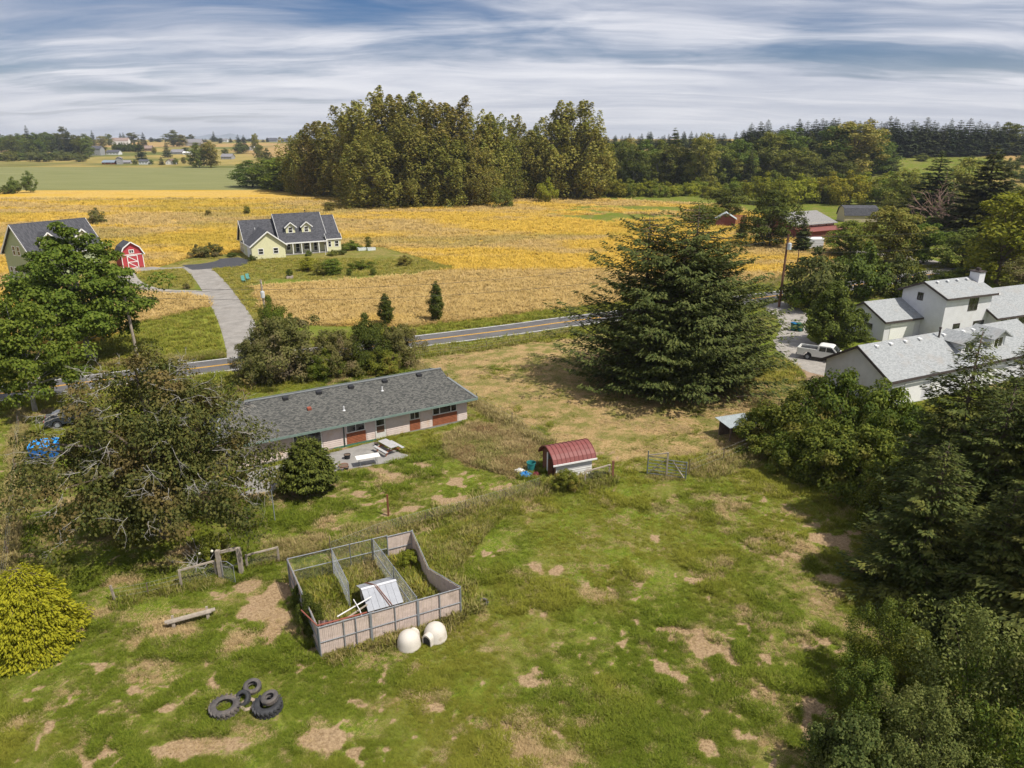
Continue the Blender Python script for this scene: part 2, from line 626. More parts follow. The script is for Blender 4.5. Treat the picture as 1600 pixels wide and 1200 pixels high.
def make_ground():
    ys = [-80, -40, -10, 6]
    yv = 14.0
    while yv < 9000:
        ys.append(yv)
        yv += max(.30, yv * .0085)
    ys = np.array(ys)
    us = np.concatenate([-np.array([5, 3.2, 2.2, 1.6, 1.3]), np.linspace(-1.12, 1.12, 330), np.array([1.3, 1.6, 2.2, 3.2, 5])])
    Y, U = np.meshgrid(ys, us, indexing='ij')
    X = U * (np.abs(Y) * .80 + 16)
    Z = hz(X, Y) + (fbm(X, Y, 2.2, 3) - .5) * .16 * (Y > 8) * (1 - smooth(60, 75, Y)) + (fbm(X + 40, Y, 14, 2) - .5) * .3 * smooth(110, 150, Y) * (1 - smooth(200, 260, Y))
    rd = line_dist(X, Y, ROAD_C)
    Z = np.where(rd < 9, Z * smooth(4.0, 9, rd) - .06 * (1 - smooth(3.0, 5.5, rd)), Z)
    ny, nx = X.shape
    V = np.stack([X, Y, Z], -1).reshape(-1, 3)
    idx = np.arange(ny * nx).reshape(ny, nx)
    Fq = np.stack([idx[:-1, :-1], idx[:-1, 1:], idx[1:, 1:], idx[1:, :-1]], -1).reshape(-1, 4)
    me = np_mesh('ground', V, Fq, True)
    x, y = V[:, 0].astype(float), V[:, 1].astype(float)
    zo = zones(x, y)
    pa = patches(x, y)
    for nm, ch in (('ZA', ('gold', 'dry', 'brown', None)), ('ZB', ('lush', 'olive', 'tan', 'verge'))):
        at = me.attributes.new(nm, 'FLOAT_COLOR', 'POINT')
        arr = np.zeros((len(V), 4), np.float32)
        for i, c in enumerate(ch):
            arr[:, i] = pa if c is None else zo[c]
        at.data.foreach_set('color', arr.ravel())
    o = link('ground', me, None, ground_mat())
    tag(o, kind='structure')
    return o


def ground_mat():
    m = bpy.data.materials.new('ground')
    m.use_nodes = True
    t = NT(m.node_tree)
    pos = t.n('ShaderNodeNewGeometry').outputs['Position']
    A = t.n('ShaderNodeAttribute', _attribute_name='ZA')
    B = t.n('ShaderNodeAttribute', _attribute_name='ZB')
    a = t.n('ShaderNodeSeparateColor', Color=A.outputs['Color']).outputs
    b = t.n('ShaderNodeSeparateColor', Color=B.outputs['Color']).outputs
    # paddock grass: light and dark tufts over soil, straw where it has dried
    n_f = t.noise(pos, 7.0, 5, .7)
    n_m = t.noise(pos, 1.4, 5, .62)
    n_l = t.noise(pos, .22, 4, .55)
    n_b = t.noise(pos, .07, 3, .5)
    g = t.mix(t.ramp(n_f, .32, .68), (.060, .095, .008), (.165, .205, .022))
    g = t.mix(t.math('MULTIPLY', t.ramp(n_m, .42, .66), .7), g, (.165, .17, .032))
    g = t.mix(t.math('MULTIPLY', t.ramp(n_l, .42, .66), .55), g, (.20, .165, .055))
    strawc = t.mix(t.ramp(n_f, .3, .72), (.19, .115, .055), (.40, .27, .15))
    # scattered straw patches
    pt = t.ramp(t.math('ADD', t.math('MULTIPLY', n_m, .72), t.math('MULTIPLY', n_l, .42)), .635, .72)
    c = t.mix(t.math('MULTIPLY', pt, .75), g, strawc)
    # mown dry field
    dn = t.ramp(t.noise(pos, .55, 6, .66), .40, .60)
    dryc = t.mix(dn, t.mix(t.ramp(n_f, .3, .7), (.11, .115, .025), (.22, .19, .060)), t.mix(t.ramp(n_f, .3, .7), (.24, .155, .06), (.44, .31, .155)))
    c = t.mix(a[1], c, dryc)
    # brown weeds
    c = t.mix(t.ramp(t.math('ADD', a[2], t.math('MULTIPLY', t.math('SUBTRACT', n_m, .5), .9)), .35, .65), c, t.mix(t.ramp(n_f, .3, .7), (.13, .07, .028), (.30, .18, .085)))
    # lawn of the yellow house
    ol = t.mix(t.ramp(n_m, .35, .65), (.155, .140, .032), (.27, .215, .075))
    ol = t.mix(t.math('MULTIPLY', t.ramp(n_l, .4, .62), .7), ol, (.14, .15, .026))
    c = t.mix(b[1], c, ol)
    # golden field, long swathes of colour
    st = t.n('ShaderNodeMapping', Vector=pos, Rotation=(0, 0, R(8)), Scale=(.35, 1.0, 1.0)).outputs[0]
    s1 = t.noise(st, .055, 6, .6, .6)
    s2 = t.noise(st, .16, 6, .62, .3)
    s3 = t.noise(pos, .9, 5, .7)
    gc = t.mix(t.ramp(s3, .3, .7), (.40, .245, .045), (.58, .40, .12))
    gc = t.mix(t.math('MULTIPLY', t.ramp(t.math('ADD', t.math('MULTIPLY', s1, .6), t.math('MULTIPLY', s2, .4)), .50, .60), .85), gc, (.50, .30, .015))
    gc = t.mix(t.math('MULTIPLY', t.ramp(s2, .56, .68), .55), gc, (.36, .19, .06))
    gc = t.mix(t.math('MULTIPLY', t.ramp(t.noise(st, .10, 5, .6), .58, .68), .5), gc, (.27, .24, .04))
    c = t.mix(t.ramp(t.math('ADD', a[0], t.math('MULTIPLY', t.math('SUBTRACT', s3, .5), .7)), .35, .6), c, gc)
    # verge / left lawn: fresh grass
    vc = t.mix(t.ramp(n_m, .35, .65), (.15, .18, .022), (.26, .25, .045))
    bw = t.n('ShaderNodeAttribute', _attribute_name='ZB').outputs['Alpha']
    c = t.mix(t.ramp(t.math('ADD', bw, t.math('MULTIPLY', t.math('SUBTRACT', n_m, .5), .6)), .3, .7), c, vc)
    # far crop and stubble fields
    cr = t.noise(t.n('ShaderNodeMapping', Vector=pos, Rotation=(0, 0, R(3)), Scale=(.02, .35, 1)).outputs[0], 1.0, 5, .6)
    c = t.mix(b[0], c, t.mix(t.ramp(cr, .3, .7), (.150, .16, .055), (.235, .23, .10)))
    farw = t.ramp(t.n('ShaderNodeSeparateXYZ', Vector=pos).outputs[1], 400, 700)
    fg = t.mix(t.ramp(t.noise(pos, .008, 4, .6), .4, .62), (.12, .13, .035), (.33, .25, .08))
    c = t.mix(t.math('MULTIPLY', farw, t.math('SUBTRACT', 1.0, b[0])), c, fg)
    c = t.mix(t.math('MULTIPLY', b[2], .8), c, t.mix(s1, (.34, .20, .09), (.46, .30, .12)))
    # worn soil and hay patches
    pw = t.n('ShaderNodeAttribute', _attribute_name='ZA').outputs['Alpha']
    pf = t.ramp(t.math('ADD', pw, t.math('MULTIPLY', t.math('SUBTRACT', t.noise(pos, 2.6, 6, .7), .5), 1.1)), .34, .62)
    c = t.mix(t.math('MULTIPLY', pf, .92), c, t.mix(t.ramp(n_f, .3, .7), (.21, .135, .078), (.40, .28, .17)))
    bs = t.n('ShaderNodeBsdfPrincipled', Base__Color=c, Roughness=.95)
    bs.inputs['Specular IOR Level'].default_value = .05
    h = t.math('ADD', t.math('MULTIPLY', n_f, .5), n_m)
    bp = t.n('ShaderNodeBump', Strength=.7, Distance=.12, Height=h)
    t.link(bp.outputs[0], bs.inputs['Normal'])
    o = t.n('ShaderNodeOutputMaterial')
    t.link(bs.outputs[0], o.inputs[0])
    return m


make_ground()


# ------------------------------------------------------------ roads and drives
def ribbon(pts, w, z, n=6, w1=None):
    """smooth strip along pts (Catmull-Rom)"""
    q = [Vector((p[0], p[1], 0)) for p in pts]
    q = [q[0] * 2 - q[1]] + q + [q[-1] * 2 - q[-2]]
    c = []
    for i in range(1, len(q) - 2):
        for k in range(n):
            t = k / n
            p0, p1, p2, p3 = q[i - 1:i + 3]
            c.append(.5 * ((2 * p1) + (p2 - p0) * t + (2 * p0 - 5 * p1 + 4 * p2 - p3) * t * t + (3 * p1 - p0 - 3 * p2 + p3) * t ** 3))
    c.append(q[-2])
    mb = MB()
    vs, fs = [], []
    for i, p in enumerate(c):
        d = (c[min(i + 1, len(c) - 1)] - c[max(i - 1, 0)]).normalized()
        s = Vector((-d.y, d.x, 0))
        ww = w if w1 is None else w + (w1 - w) * i / (len(c) - 1)
        for e, zz in ((-1, -.25), (-1, 0), (1, 0), (1, -.25)):
            v = p + s * ww * e * (1.0 if zz == 0 else 1.02)
            vs.append((v.x, v.y, z + zz))
    for i in range(len(c) - 1):
        for k in range(3):
            fs.append((i * 4 + k, i * 4 + 4 + k, i * 4 + 5 + k, i * 4 + 1 + k))
    mb.add(vs, [f[::-1] for f in fs])
    return mb, c


def sheet(poly, z, jitter=0.0, step=1.0, seed=1):
    """flat polygon with a slightly ragged edge and a skirt"""
    rg = random.Random(seed)
    out = []
    for i, (ax, ay) in enumerate(poly):
        bx, by = poly[(i + 1) % len(poly)]
        L = math.hypot(bx - ax, by - ay)
        k = max(1, int(L / step))
        for j in range(k):
            t = j / k
            out.append((ax + (bx - ax) * t + rg.uniform(-jitter, jitter), ay + (by - ay) * t + rg.uniform(-jitter, jitter), z))
    mb = MB()
    mb.prism(out, (0, 0, -.25))
    return mb


ASPH = M('asphalt', (.115, .11, .108), .9, .22, .8, .2, fine=14, dirt=(.16, .15, .14), dscale=.35)
GRAV = M('gravel', (.30, .275, .245), .95, .25, 1.1, .1, fine=9, bump=.4, dirt=(.24, .20, .14), dscale=.25)
DRIVE = M('drive_gravel', (.27, .25, .225), .95, .22, .7, .1, fine=10, dirt=(.19, .165, .14), dscale=.3)
BLACKTOP = M('blacktop', (.06, .06, .065), .85, .2, 1.0, .2)
CONC = M('concrete', (.27, .255, .235), .9, .25, 1.2, .15, dirt=(.16, .13, .10), dscale=.6)
mbr, CL = ribbon(ROAD_C, ROAD_W, .05)
road = tag(mbr.build('road', ASPH), kind='structure')
WLINE = M('white_road_paint', (.62, .61, .58), .8, .15, 2)
YLINE = M('yellow_road_paint', (.62, .33, .035), .8, .15, 2)


def stripe(off, hw, mat, z=.056, i0=0, i1=None):
    vs, fs = [], []
    cc = CL[i0:i1]
    for i, p in enumerate(cc):
        d = (cc[min(i + 1, len(cc) - 1)] - cc[max(i - 1, 0)]).normalized()
        s = Vector((-d.y, d.x, 0))
        for e in (-hw, hw):
            v = p + s * (off + e)
            vs.append((v.x, v.y, z))
    for i in range(len(cc) - 1):
        fs.append((i * 2 + 1, i * 2, i * 2 + 2, i * 2 + 3))
    o = MB().add(vs, fs).build('road_marking', mat, road)
    return o


stripe(2.45, .09, WLINE)
stripe(-2.45, .09, WLINE)
stripe(.11, .07, YLINE)
stripe(-.11, .07, YLINE)

mbd, _ = ribbon([P(388, 575), P(385, 545), P(368, 500), P(350, 470), P(333, 445), P(318, 428), P(300, 416), P(262, 418), P(205, 422)], 2.3, .035, w1=2.2)
tag(mbd.build('driveway', DRIVE), kind='structure')
mbd, _ = ribbon([P(330, 462), P(300, 457), P(265, 456), P(230, 452), P(205, 440), P(195, 425)], 1.5, .026)
tag(mbd.build('side_drive', GRAV), kind='structure')
tag(sheet(ppoly([(281, 413), (300, 422), (330, 420), (372, 417), (395, 408), (372, 402), (340, 405), (300, 408)]), .045, .1).build('parking_pad', BLACKTOP), kind='structure')
tag(sheet(ppoly([(1188, 478), (1225, 470), (1262, 490), (1262, 530), (1292, 545), (1330, 560), (1300, 592), (1262, 582), (1225, 560), (1208, 535), (1222, 512), (1215, 495)]), .03, .25).build('gravel_drive', GRAV), kind='structure')
tag(sheet(ppoly([(1255, 575), (1290, 580), (1283, 622), (1262, 645), (1240, 640), (1262, 605)]), .022, .25).build('dirt_path', M('bare_dirt', (.27, .19, .125), .95, .25, 1, .1)), kind='structure')
mbd, _ = ribbon([(80, 133), (84, 140), (86, 150), P(1345, 395), P(1300, 388), P(1255, 390)], 2.2, .06)
tag(mbd.build('barn_drive', GRAV), kind='structure')

# ------------------------------------------------------------ vegetation generators
def unit(v):
    return v / (np.linalg.norm(v, axis=-1, keepdims=True) + 1e-9)


def cards(C, N, L, W, rng, fold=.25, T=None):
    """leaf-shaped folded cards: centres C, facing N, length L, width W (arrays)"""
    n = len(C)
    N = unit(N)
    if T is None:
        T = rng.normal(size=(n, 3))
    T = unit(T - N * (T * N).sum(1, keepdims=True))
    B = np.cross(N, T)
    L = np.broadcast_to(np.asarray(L, float), (n,))[:, None]
    W = np.broadcast_to(np.asarray(W, float), (n,))[:, None]
    f = N * W * fold
    V = np.stack([C - T * L / 2, C + B * W / 2 + f, C + T * L / 2, C - B * W / 2 + f], 1).reshape(-1, 3)
    F = np.arange(n * 4).reshape(n, 4)
    return V, F


def broadleaf(seed, h=10., r=4., trunk_h=2., n_cl=60, cl_r=1.0, per=120, leaf=.25, prof=None, flat=.7, shell=.45, up=.5, ar=.6, tr=.25, lean=0.0, limbs=True, droop=0.0, vstretch=1.0, jag=.18, flame=False):
    """returns crown mesh, trunk mesh. prof(t): relative radius at crown height fraction t"""
    rng = np.random.default_rng(seed)
    prof = prof or (lambda t: np.sqrt(np.clip(1 - (2 * t - .9) ** 2 / 1.25, .03, 1)))
    z0 = trunk_h
    t = rng.random(n_cl * 3)
    w = prof(t)
    t = t[rng.random(len(t)) < w / w.max()][:n_cl]
    n_cl = len(t)
    a = rng.random(n_cl) * 2 * np.pi
    rr = prof(t) * (rng.random(n_cl) ** shell) * (1 + rng.normal(size=n_cl) * jag)
    lob = 1 + .16 * np.sin(a * 3 + seed) + .1 * np.sin(a * 5 + 2 * seed)
    cx, cy = np.cos(a) * rr * r * lob, np.sin(a) * rr * r * lob
    cz = z0 + t * (h - z0) * .96 - droop * rr ** 2 * r + rng.normal(size=n_cl) * .25 * cl_r
    cz = np.maximum(cz, .25 * cl_r)
    cr = cl_r * rng.uniform(.6, 1.25, n_cl) * (.75 + .35 * prof(t))
    CC = np.stack([cx, cy, cz], 1)
    k = rng.integers(0, n_cl, n_cl * per)
    d = unit(rng.normal(size=(len(k), 3)))
    d[:, 2] = np.where(rng.random(len(k)) < .55, np.abs(d[:, 2]), d[:, 2])
    q = rng.random(len(k)) ** .33
    off = d * (cr[k] * q)[:, None] * np.array([1, 1, flat * vstretch])
    if flame:   # upright tapering sprays
        zr = rng.uniform(-1, 1, len(k))
        ang = rng.random(len(k)) * 6.283
        rad = cr[k] * (.12 + .5 * (1 - zr) * (.35 + .65 * np.clip((zr + 1) * 1.6, 0, 1))) * np.sqrt(rng.random(len(k))) ** .6
        ox = np.stack([np.cos(ang) * rad, np.sin(ang) * rad, zr * cr[k] * vstretch], 1)
        outw = unit(CC[k] * np.array([1, 1, 0])) * ((zr + 1) * .28 * cr[k])[:, None]
        off = ox + outw
        d = unit(np.stack([np.cos(ang), np.sin(ang), np.full(len(k), .35)], 1))
    C = CC[k] + off
    axis = np.stack([np.zeros(len(k)), np.zeros(len(k)), np.full(len(k), z0 + .4 * (h - z0))], 1)
    out = unit(C - axis)
    N = d * .55 + out * .35 + np.array([0, 0, up]) + rng.normal(size=C.shape) * .45
    L = leaf * rng.uniform(.6, 1.35, len(k))
    C[:, 2] = np.maximum(C[:, 2], .05)
    V, F = cards(C, N, L, L * ar, rng)
    crown = np_mesh('crown', V, F)
    mb = MB()
    rs = random.Random(seed)
    tw = r * .0 + tr
    top = z0 + (h - z0) * .62
    path = [(0, 0, -.2), (lean * .2, 0, z0 * .5), (lean * .5, rs.uniform(-.1, .1), z0), (lean * .8, rs.uniform(-.2, .2), (z0 + top) / 2), (lean, 0, top)]
    mb.tube(path, [tw * 1.35, tw, tw * .85, tw * .5, tw * .12], 8)
    if limbs:
        for i in rs.sample(range(n_cl), min(n_cl, 34)):
            p = Vector(CC[i])
            s = Vector((0, 0, z0 * .8 + (max(p.z, z0) - z0) * .45))
            mid = s.lerp(p, .5) + Vector((rs.uniform(-.2, .2), rs.uniform(-.2, .2), rs.uniform(0, .12) * (p - s).length))
            mb.tube([s, mid, p], [tw * .36, tw * .2, tw * .06], 5, cap=False)
    return crown, mb.mesh('trunk', True), h


def conifer(seed, h=14., r=3.2, crown0=.4, lev=34, nb=8, per=46, leaf=.34, droop=.18, pw=.85, tr=.22, ragged=.22, stems=((0, 0, 1.0),), spray=.20, tip=.25, updroop=.1):
    """whorled conifer: each branch carries flat needle sprays along both sides"""
    rng = np.random.default_rng(seed)
    Cs, Ns, Ts, Ls = [], [], [], []
    mb = MB()
    for sx, sy, sh in stems:
        hh = h * sh
        rs_ = r * (sh ** .7)
        mb.tube([(sx, sy, -.2), (sx * 1.05, sy, hh * .5), (sx * 1.1, sy, hh * .99)], [tr * sh * 1.25, tr * sh * .7, .02], 7)
        for i in range(lev):
            f = (i + rng.random() * .8) / lev
            z = crown0 + (hh - crown0) * f
            n = max(3, int(round(nb * (1 - .45 * f))))
            a0 = rng.random() * 6.28
            for b in range(n):
                a = a0 + 6.283 * b / n + rng.normal() * .25
                bl = rs_ * ((1 - f) ** pw + .015) * (1 + rng.normal() * ragged)
                if bl < .12:
                    bl = .12
                m = max(4, int(per * (bl / rs_) ** .9))
                s = rng.random(m) ** .75
                s = .12 + .88 * s
                dirv = np.array([math.cos(a), math.sin(a)])
                side = np.array([-dirv[1], dirv[0]])
                wdt = spray * bl * (1.05 - s) + .05 + .04 * bl
                off = rng.uniform(-1, 1, m)
                lat = off * wdt * 1.6
                bz = z + bl * (updroop * (1 - f) * 0 - droop * s * (1 - .6 * f) + tip * s ** 3 * .8) + rng.normal(size=m) * .05 * (1 + .15 * bl) - np.abs(lat) * .18
                X = sx + dirv[0] * bl * s + side[0] * lat
                Y = sy + dirv[1] * bl * s + side[1] * lat
                Cs.append(np.stack([X, Y, bz], 1))
                nn = np.stack([rng.normal(size=m) * .35 + dirv[0] * .3, rng.normal(size=m) * .35 + dirv[1] * .3, np.full(m, 1.0)], 1)
                Ns.append(nn)
                tt = np.stack([dirv[0] + side[0] * off * .9, dirv[1] + side[1] * off * .9, np.full(m, -droop * .5) + rng.normal(size=m) * .25], 1)
                Ts.append(tt)
                Ls.append(leaf * rng.uniform(.6, 1.3, m) * min(1.0, .38 + bl / rs_))
                if b % 2 == 0 and bl > .5:
                    mb.tube([(sx, sy, z), (sx + dirv[0] * bl * .5, sy + dirv[1] * bl * .5, z - droop * bl * .5), (sx + dirv[0] * bl * .93, sy + dirv[1] * bl * .93, z - bl * droop * .9 * (1 - .6 * f) + tip * .6 * bl)], [.022 + .011 * bl, .014 + .005 * bl, .006], 4, cap=False)
    C, N, T, L = map(np.concatenate, (Cs, Ns, Ts, Ls))
    C[:, 2] = np.maximum(C[:, 2], .05)
    V, F = cards(C, N, L, L * .42, rng, .2, T)
    return np_mesh('crown', V, F), mb.mesh('trunk', True), h


def plant(name, proto, loc, label, cat='tree', sx=1., sz=None, rz=0., group=None, crown_mat=None, bark=BARK, sy=None):
    """one tree or shrub: Empty > trunk, crown (mesh data shared between alike trees)"""
    crown, trunk, h = proto
    x, y = loc[0], loc[1]
    z = loc[2] if len(loc) > 2 else float(hz(x, y))
    o = thing(name, label, cat, (x, y, z), rz, group)
    o.scale = (sx, sy if sy is not None else sx, sz if sz is not None else sx)
    for nm, me, mt in (('crown', crown, crown_mat), ('trunk' if cat == 'tree' else 'stem', trunk, bark)):
        ob = link(nm, me, o, mt)
        ob.material_slots[0].link = 'OBJECT'
        ob.material_slots[0].material = mt
    return o


def put(name, proto, px, py, top, label, cat='tree', wpx=None, r0=None, **kw):
    """stand a plant on the terrain point seen at px,py so that it is as tall as the photo shows"""
    x, y = PT(px, py)
    g = float(hz(x, y))
    hh = Zat(x, y, top) - g
    sz = hh / proto[2]
    if wpx and r0:
        dep = y * CT + (CAM_H - g - hh * .4) * ST
        sx = (wpx / FPX * dep / 2) / r0
    else:
        sx = sz
    return plant(name, proto, (x, y, g), label, cat, sx=sx, sz=sz, **kw)


# leaf colours
L_CHERRY = leafmat('cherry_leaf', (0.045, 0.063, 0.015), (0.158, 0.150, 0.039), (0.173, 0.128, 0.045), .25)
L_MAPLE = leafmat('maple_leaf', (.065, .110, .012), (.190, .240, .034), None, .3)
L_COTTON = leafmat('cottonwood_leaf', (.130, .138, .022), (.350, .305, .072), (.19, .205, .038), .28, .13)
L_MID = leafmat('mixed_leaf', (0.068, 0.102, 0.018), (0.188, 0.203, 0.039), None, .28, .2)
L_YEL = leafmat('yellowgreen_leaf', (0.150, 0.173, 0.018), (0.330, 0.300, 0.033), None, .3, .15)
L_FIR = leafmat('fir_needle', (.040, .058, .014), (.125, .135, .036), None, .14, .12)
L_FIRD = leafmat('spruce_needle', (.034, .050, .012), (.105, .120, .028), (.14, .14, .030), .15, .1)
L_FAR = leafmat('far_fir_needle', (.030, .046, .018), (.082, .098, .036), None, .1, .2)
L_BRAM = leafmat('bramble_leaf', (.075, .115, .014), (.240, .265, .038), (.26, .23, .04), .28)
L_GOLD = leafmat('golden_cypress', (.22, .225, .014), (.44, .395, .026), None, .3, .05)
L_DARK = leafmat('dark_shrub_leaf', (.045, .066, .012), (.135, .160, .028), None, .22, .12)
L_WILLOW = leafmat('willow_leaf', (.065, .090, .022), (.190, .205, .055), (.16, .16, .045), .3)
L_WILD = leafmat('wild_shrub_leaf', (0.090, 0.102, 0.024), (0.210, 0.188, 0.060), (0.225, 0.173, 0.090), .25)
L_DEAD = leafmat('dead_twig_leaf', (.12, .09, .06), (.24, .18, .12), None, .1)
L_THICK = leafmat('thicket_leaf', (.050, .082, .012), (.175, .200, .030), (.19, .18, .035), .26)

# ------------------------------------------------------------ plant prototypes
tall = lambda t: np.interp(t, [0, .12, .4, .65, .85, 1], [.72, .9, 1.0, .85, .5, .12])
dome = lambda t: np.sqrt(np.clip(1 - (np.clip(t, 0, 1)) ** 2.2, .02, 1)) * (.78 + .3 * np.clip(t * 3, 0, 1))
roundp = lambda t: np.sqrt(np.clip(1 - (2 * t - .85) ** 2 / 1.35, .04, 1))
mapl = lambda t: np.clip(np.sin(np.clip(t, 0, 1) ** .62 * 2.95 + .12), .05, 1)

COTT = [broadleaf(11 + i, 40, 8.2, .8, 150, 2.9, 140, .74, tall, .9, .42, .3, .6, .55, vstretch=1.25, jag=.14, flame=True) for i in range(4)]
HARD = [broadleaf(31 + i, 20, 6.4, 1.6, 80, 1.9, 110, .62, roundp, .8, .45, .45, .65, .32) for i in range(3)]
SHRUB = [broadleaf(51 + i, 6, 4.0, .2, 46, 1.2, 105, .42, dome, .75, .45, .5, .65, .12) for i in range(2)]
FARC = [conifer(61 + i, 26, 5.0, 1.0, 34, 9, 20, 1.5, .16, .75, .3, .25) for i in range(3)]
MIDC = [conifer(71 + i, 18, 4.0, .6, 38, 10, 52, .78, .2, .75, .25, .25) for i in range(2)]
NEARC = [conifer(81 + i, 15, 4.3, .3, 44, 10, 96, .36, .22, .70, .2, .2, spray=.21) for i in range(3)]
BRUSH = [broadleaf(91 + i, 4.2, 3.2, .1, 70, .72, 190, .20, dome, .8, .42, .5, .72, .07, jag=.14) for i in range(3)]
WILLOW = [broadleaf(101 + i, 6.0, 3.2, .3, 90, .62, 170, .16, dome, 1.0, .45, .45, .5, .07, vstretch=1.6, jag=.2) for i in range(2)]

# ------------------------------------------------------------ the cottonwood grove
G = 'cottonwoods of the grove'
for i, (px, py, top, wd) in enumerate([(480, 303, 197, 60), (507, 304, 187, 72), (540, 306, 168, 80), (562, 309, 188, 64), (589, 313, 136, 92), (622, 315, 142, 92), (652, 314, 147, 92), (584, 324, 200, 84), (640, 322, 178, 84), (682, 318, 154, 92), (720, 317, 153, 92), (748, 316, 170, 74), (702, 322, 205, 74), (771, 314, 176, 62), (806, 310, 181, 66), (832, 309, 192, 56), (871, 309, 163, 76), (899, 310, 153, 88), (917, 309, 190, 62), (660, 323, 222, 62), (737, 321, 216, 64)]):
    lone = i in (16, 17, 18)
    put('cottonwood_tree', COTT[i % 4], px, py, top, 'tall cottonwood standing apart from the grove beside a round light green shrub' if lone else 'tallest cottonwood, at the peak of the big grove' if i == 4 else 'pale cottonwood standing forward of the grove with its foot in the golden field' if i == 7 else 'tall olive green cottonwood in the big grove behind the yellow house', wpx=wd * 1.15, r0=8.6, rz=i * 1.9, group='cottonwoods apart from the grove' if lone else G, crown_mat=L_COTTON, bark=BARK_GREY)
for i, (px, py, top, wd) in enumerate([(395, 292, 252, 52), (424, 294, 246, 60), (455, 297, 240, 66), (474, 300, 232, 56), (440, 298, 262, 60)]):
    put('broadleaf_tree', HARD[i % 3], px, py, top, 'low bushy green tree at the end of the cottonwood grove beside the crop field', wpx=wd * 1.15, r0=6.4, rz=i * 2.1, group='bushy trees at the end of the grove', crown_mat=L_MAPLE)
put('round_shrub', SHRUB[0], 805, 308, 284, 'light green spreading shrub under the cottonwoods', 'shrub', wpx=38, r0=4, crown_mat=L_YEL)
put('round_shrub', SHRUB[1], 853, 316, 280, 'light green upright shrub standing alone in front of the cottonwoods', 'shrub', wpx=28, r0=4, crown_mat=L_YEL)
put('dark_shrub', SHRUB[0], 786, 324, 292, 'dark green bristly shrub at the edge of the golden field by the grove', 'shrub', wpx=32, r0=4, rz=1, crown_mat=L_MID)

# ------------------------------------------------------------ tree belt to the right of the grove
rg = random.Random(4)
for i in range(52):
    px = 925 + i * 5.2 + rg.uniform(-5, 5)
    put('distant_conifer', FARC[i % 3], px, 233 + rg.uniform(-5, 4), 211 + rg.uniform(-7, 6), 'small dark conifer on the far skyline behind the tree belt', wpx=13 + rg.uniform(-3, 6), r0=5.0, rz=i, group='conifers on the far skyline', crown_mat=L_FAR)
for i in range(34):
    px = 932 + i * 8.2 + rg.uniform(-4, 4)
    con = rg.random() < .34
    put('conifer_tree' if con else 'broadleaf_tree', MIDC[i % 2] if con else HARD[i % 3], px, 284 + rg.uniform(-10, 12), 228 + rg.uniform(-12, 14),
        'dark conifer in the tree belt between the grove and the red barn' if con else 'broadleaf tree in the tree belt between the grove and the red barn', wpx=(26 if con else 42) + rg.uniform(-6, 10), r0=4.0 if con else 6.4, rz=i * 1.3,
        group='conifers of the tree belt' if con else 'broadleaf trees of the tree belt', crown_mat=L_FIR if con else (L_MID if rg.random() < .75 else L_COTTON), bark=BARK_GREY)
put('spire_conifer', MIDC[0], 1049, 288, 199, 'tall dark spire shaped conifer rising above the tree belt', wpx=46, r0=4, crown_mat=L_FIR)
put('birch_tree', HARD[1], 1095, 298, 207, 'tall pale green tree rising above the belt of shrubs', wpx=50, r0=6.4, crown_mat=L_COTTON, bark=BARK_PALE)
for i in range(20):
    px = 925 + i * 13 + rg.uniform(-5, 5)
    put('hedge_shrub', SHRUB[i % 2], px, 306 + rg.uniform(-4, 3), 284 + rg.uniform(-5, 5), 'green shrub in the row below the tree belt along the field edge', 'shrub', wpx=32, r0=4, rz=i * 1.7, group='shrubs below the tree belt', crown_mat=L_BRAM if i % 3 else L_YEL)
for i, (px, py, top, wd, k) in enumerate([(1168, 282, 212, 50, 1), (1200, 284, 205, 58, 0), (1228, 280, 196, 62, 0), (1258, 278, 204, 50, 1), (1295, 276, 196, 70, 0), (1328, 277, 183, 92, 0), (1360, 272, 205, 60, 0), (1385, 270, 222, 40, 1), (1285, 268, 200, 44, 1), (1190, 272, 208, 46, 1), (1150, 290, 216, 48, 0), (1240, 290, 228, 60, 0), (1300, 290, 240, 56, 0)]):
    put('conifer_tree' if k else 'broadleaf_tree', MIDC[i % 2] if k else HARD[i % 3], px, py, top, 'dark conifer between the broad trees above the yellow green shrubs' if k else 'broad olive green tree below the ridge forest', wpx=wd, r0=4.0 if k else 6.4, rz=i * 2.2, group='conifers below the ridge' if k else 'broad trees below the ridge', crown_mat=L_FIR if k else L_COTTON if i % 2 else L_MID)
for i in range(16):
    px = 1190 + i * 13.5 + rg.uniform(-5, 5)
    put('yellow_shrub', SHRUB[i % 2], px, 316 + rg.uniform(-8, 6), 276 + rg.uniform(-6, 8), 'yellow green bushy shrub in the thicket behind the red barn', 'shrub', wpx=52, r0=4, rz=i, group='thicket behind the red barn', crown_mat=(L_YEL, L_MID, L_YEL, L_BRAM)[i % 4])
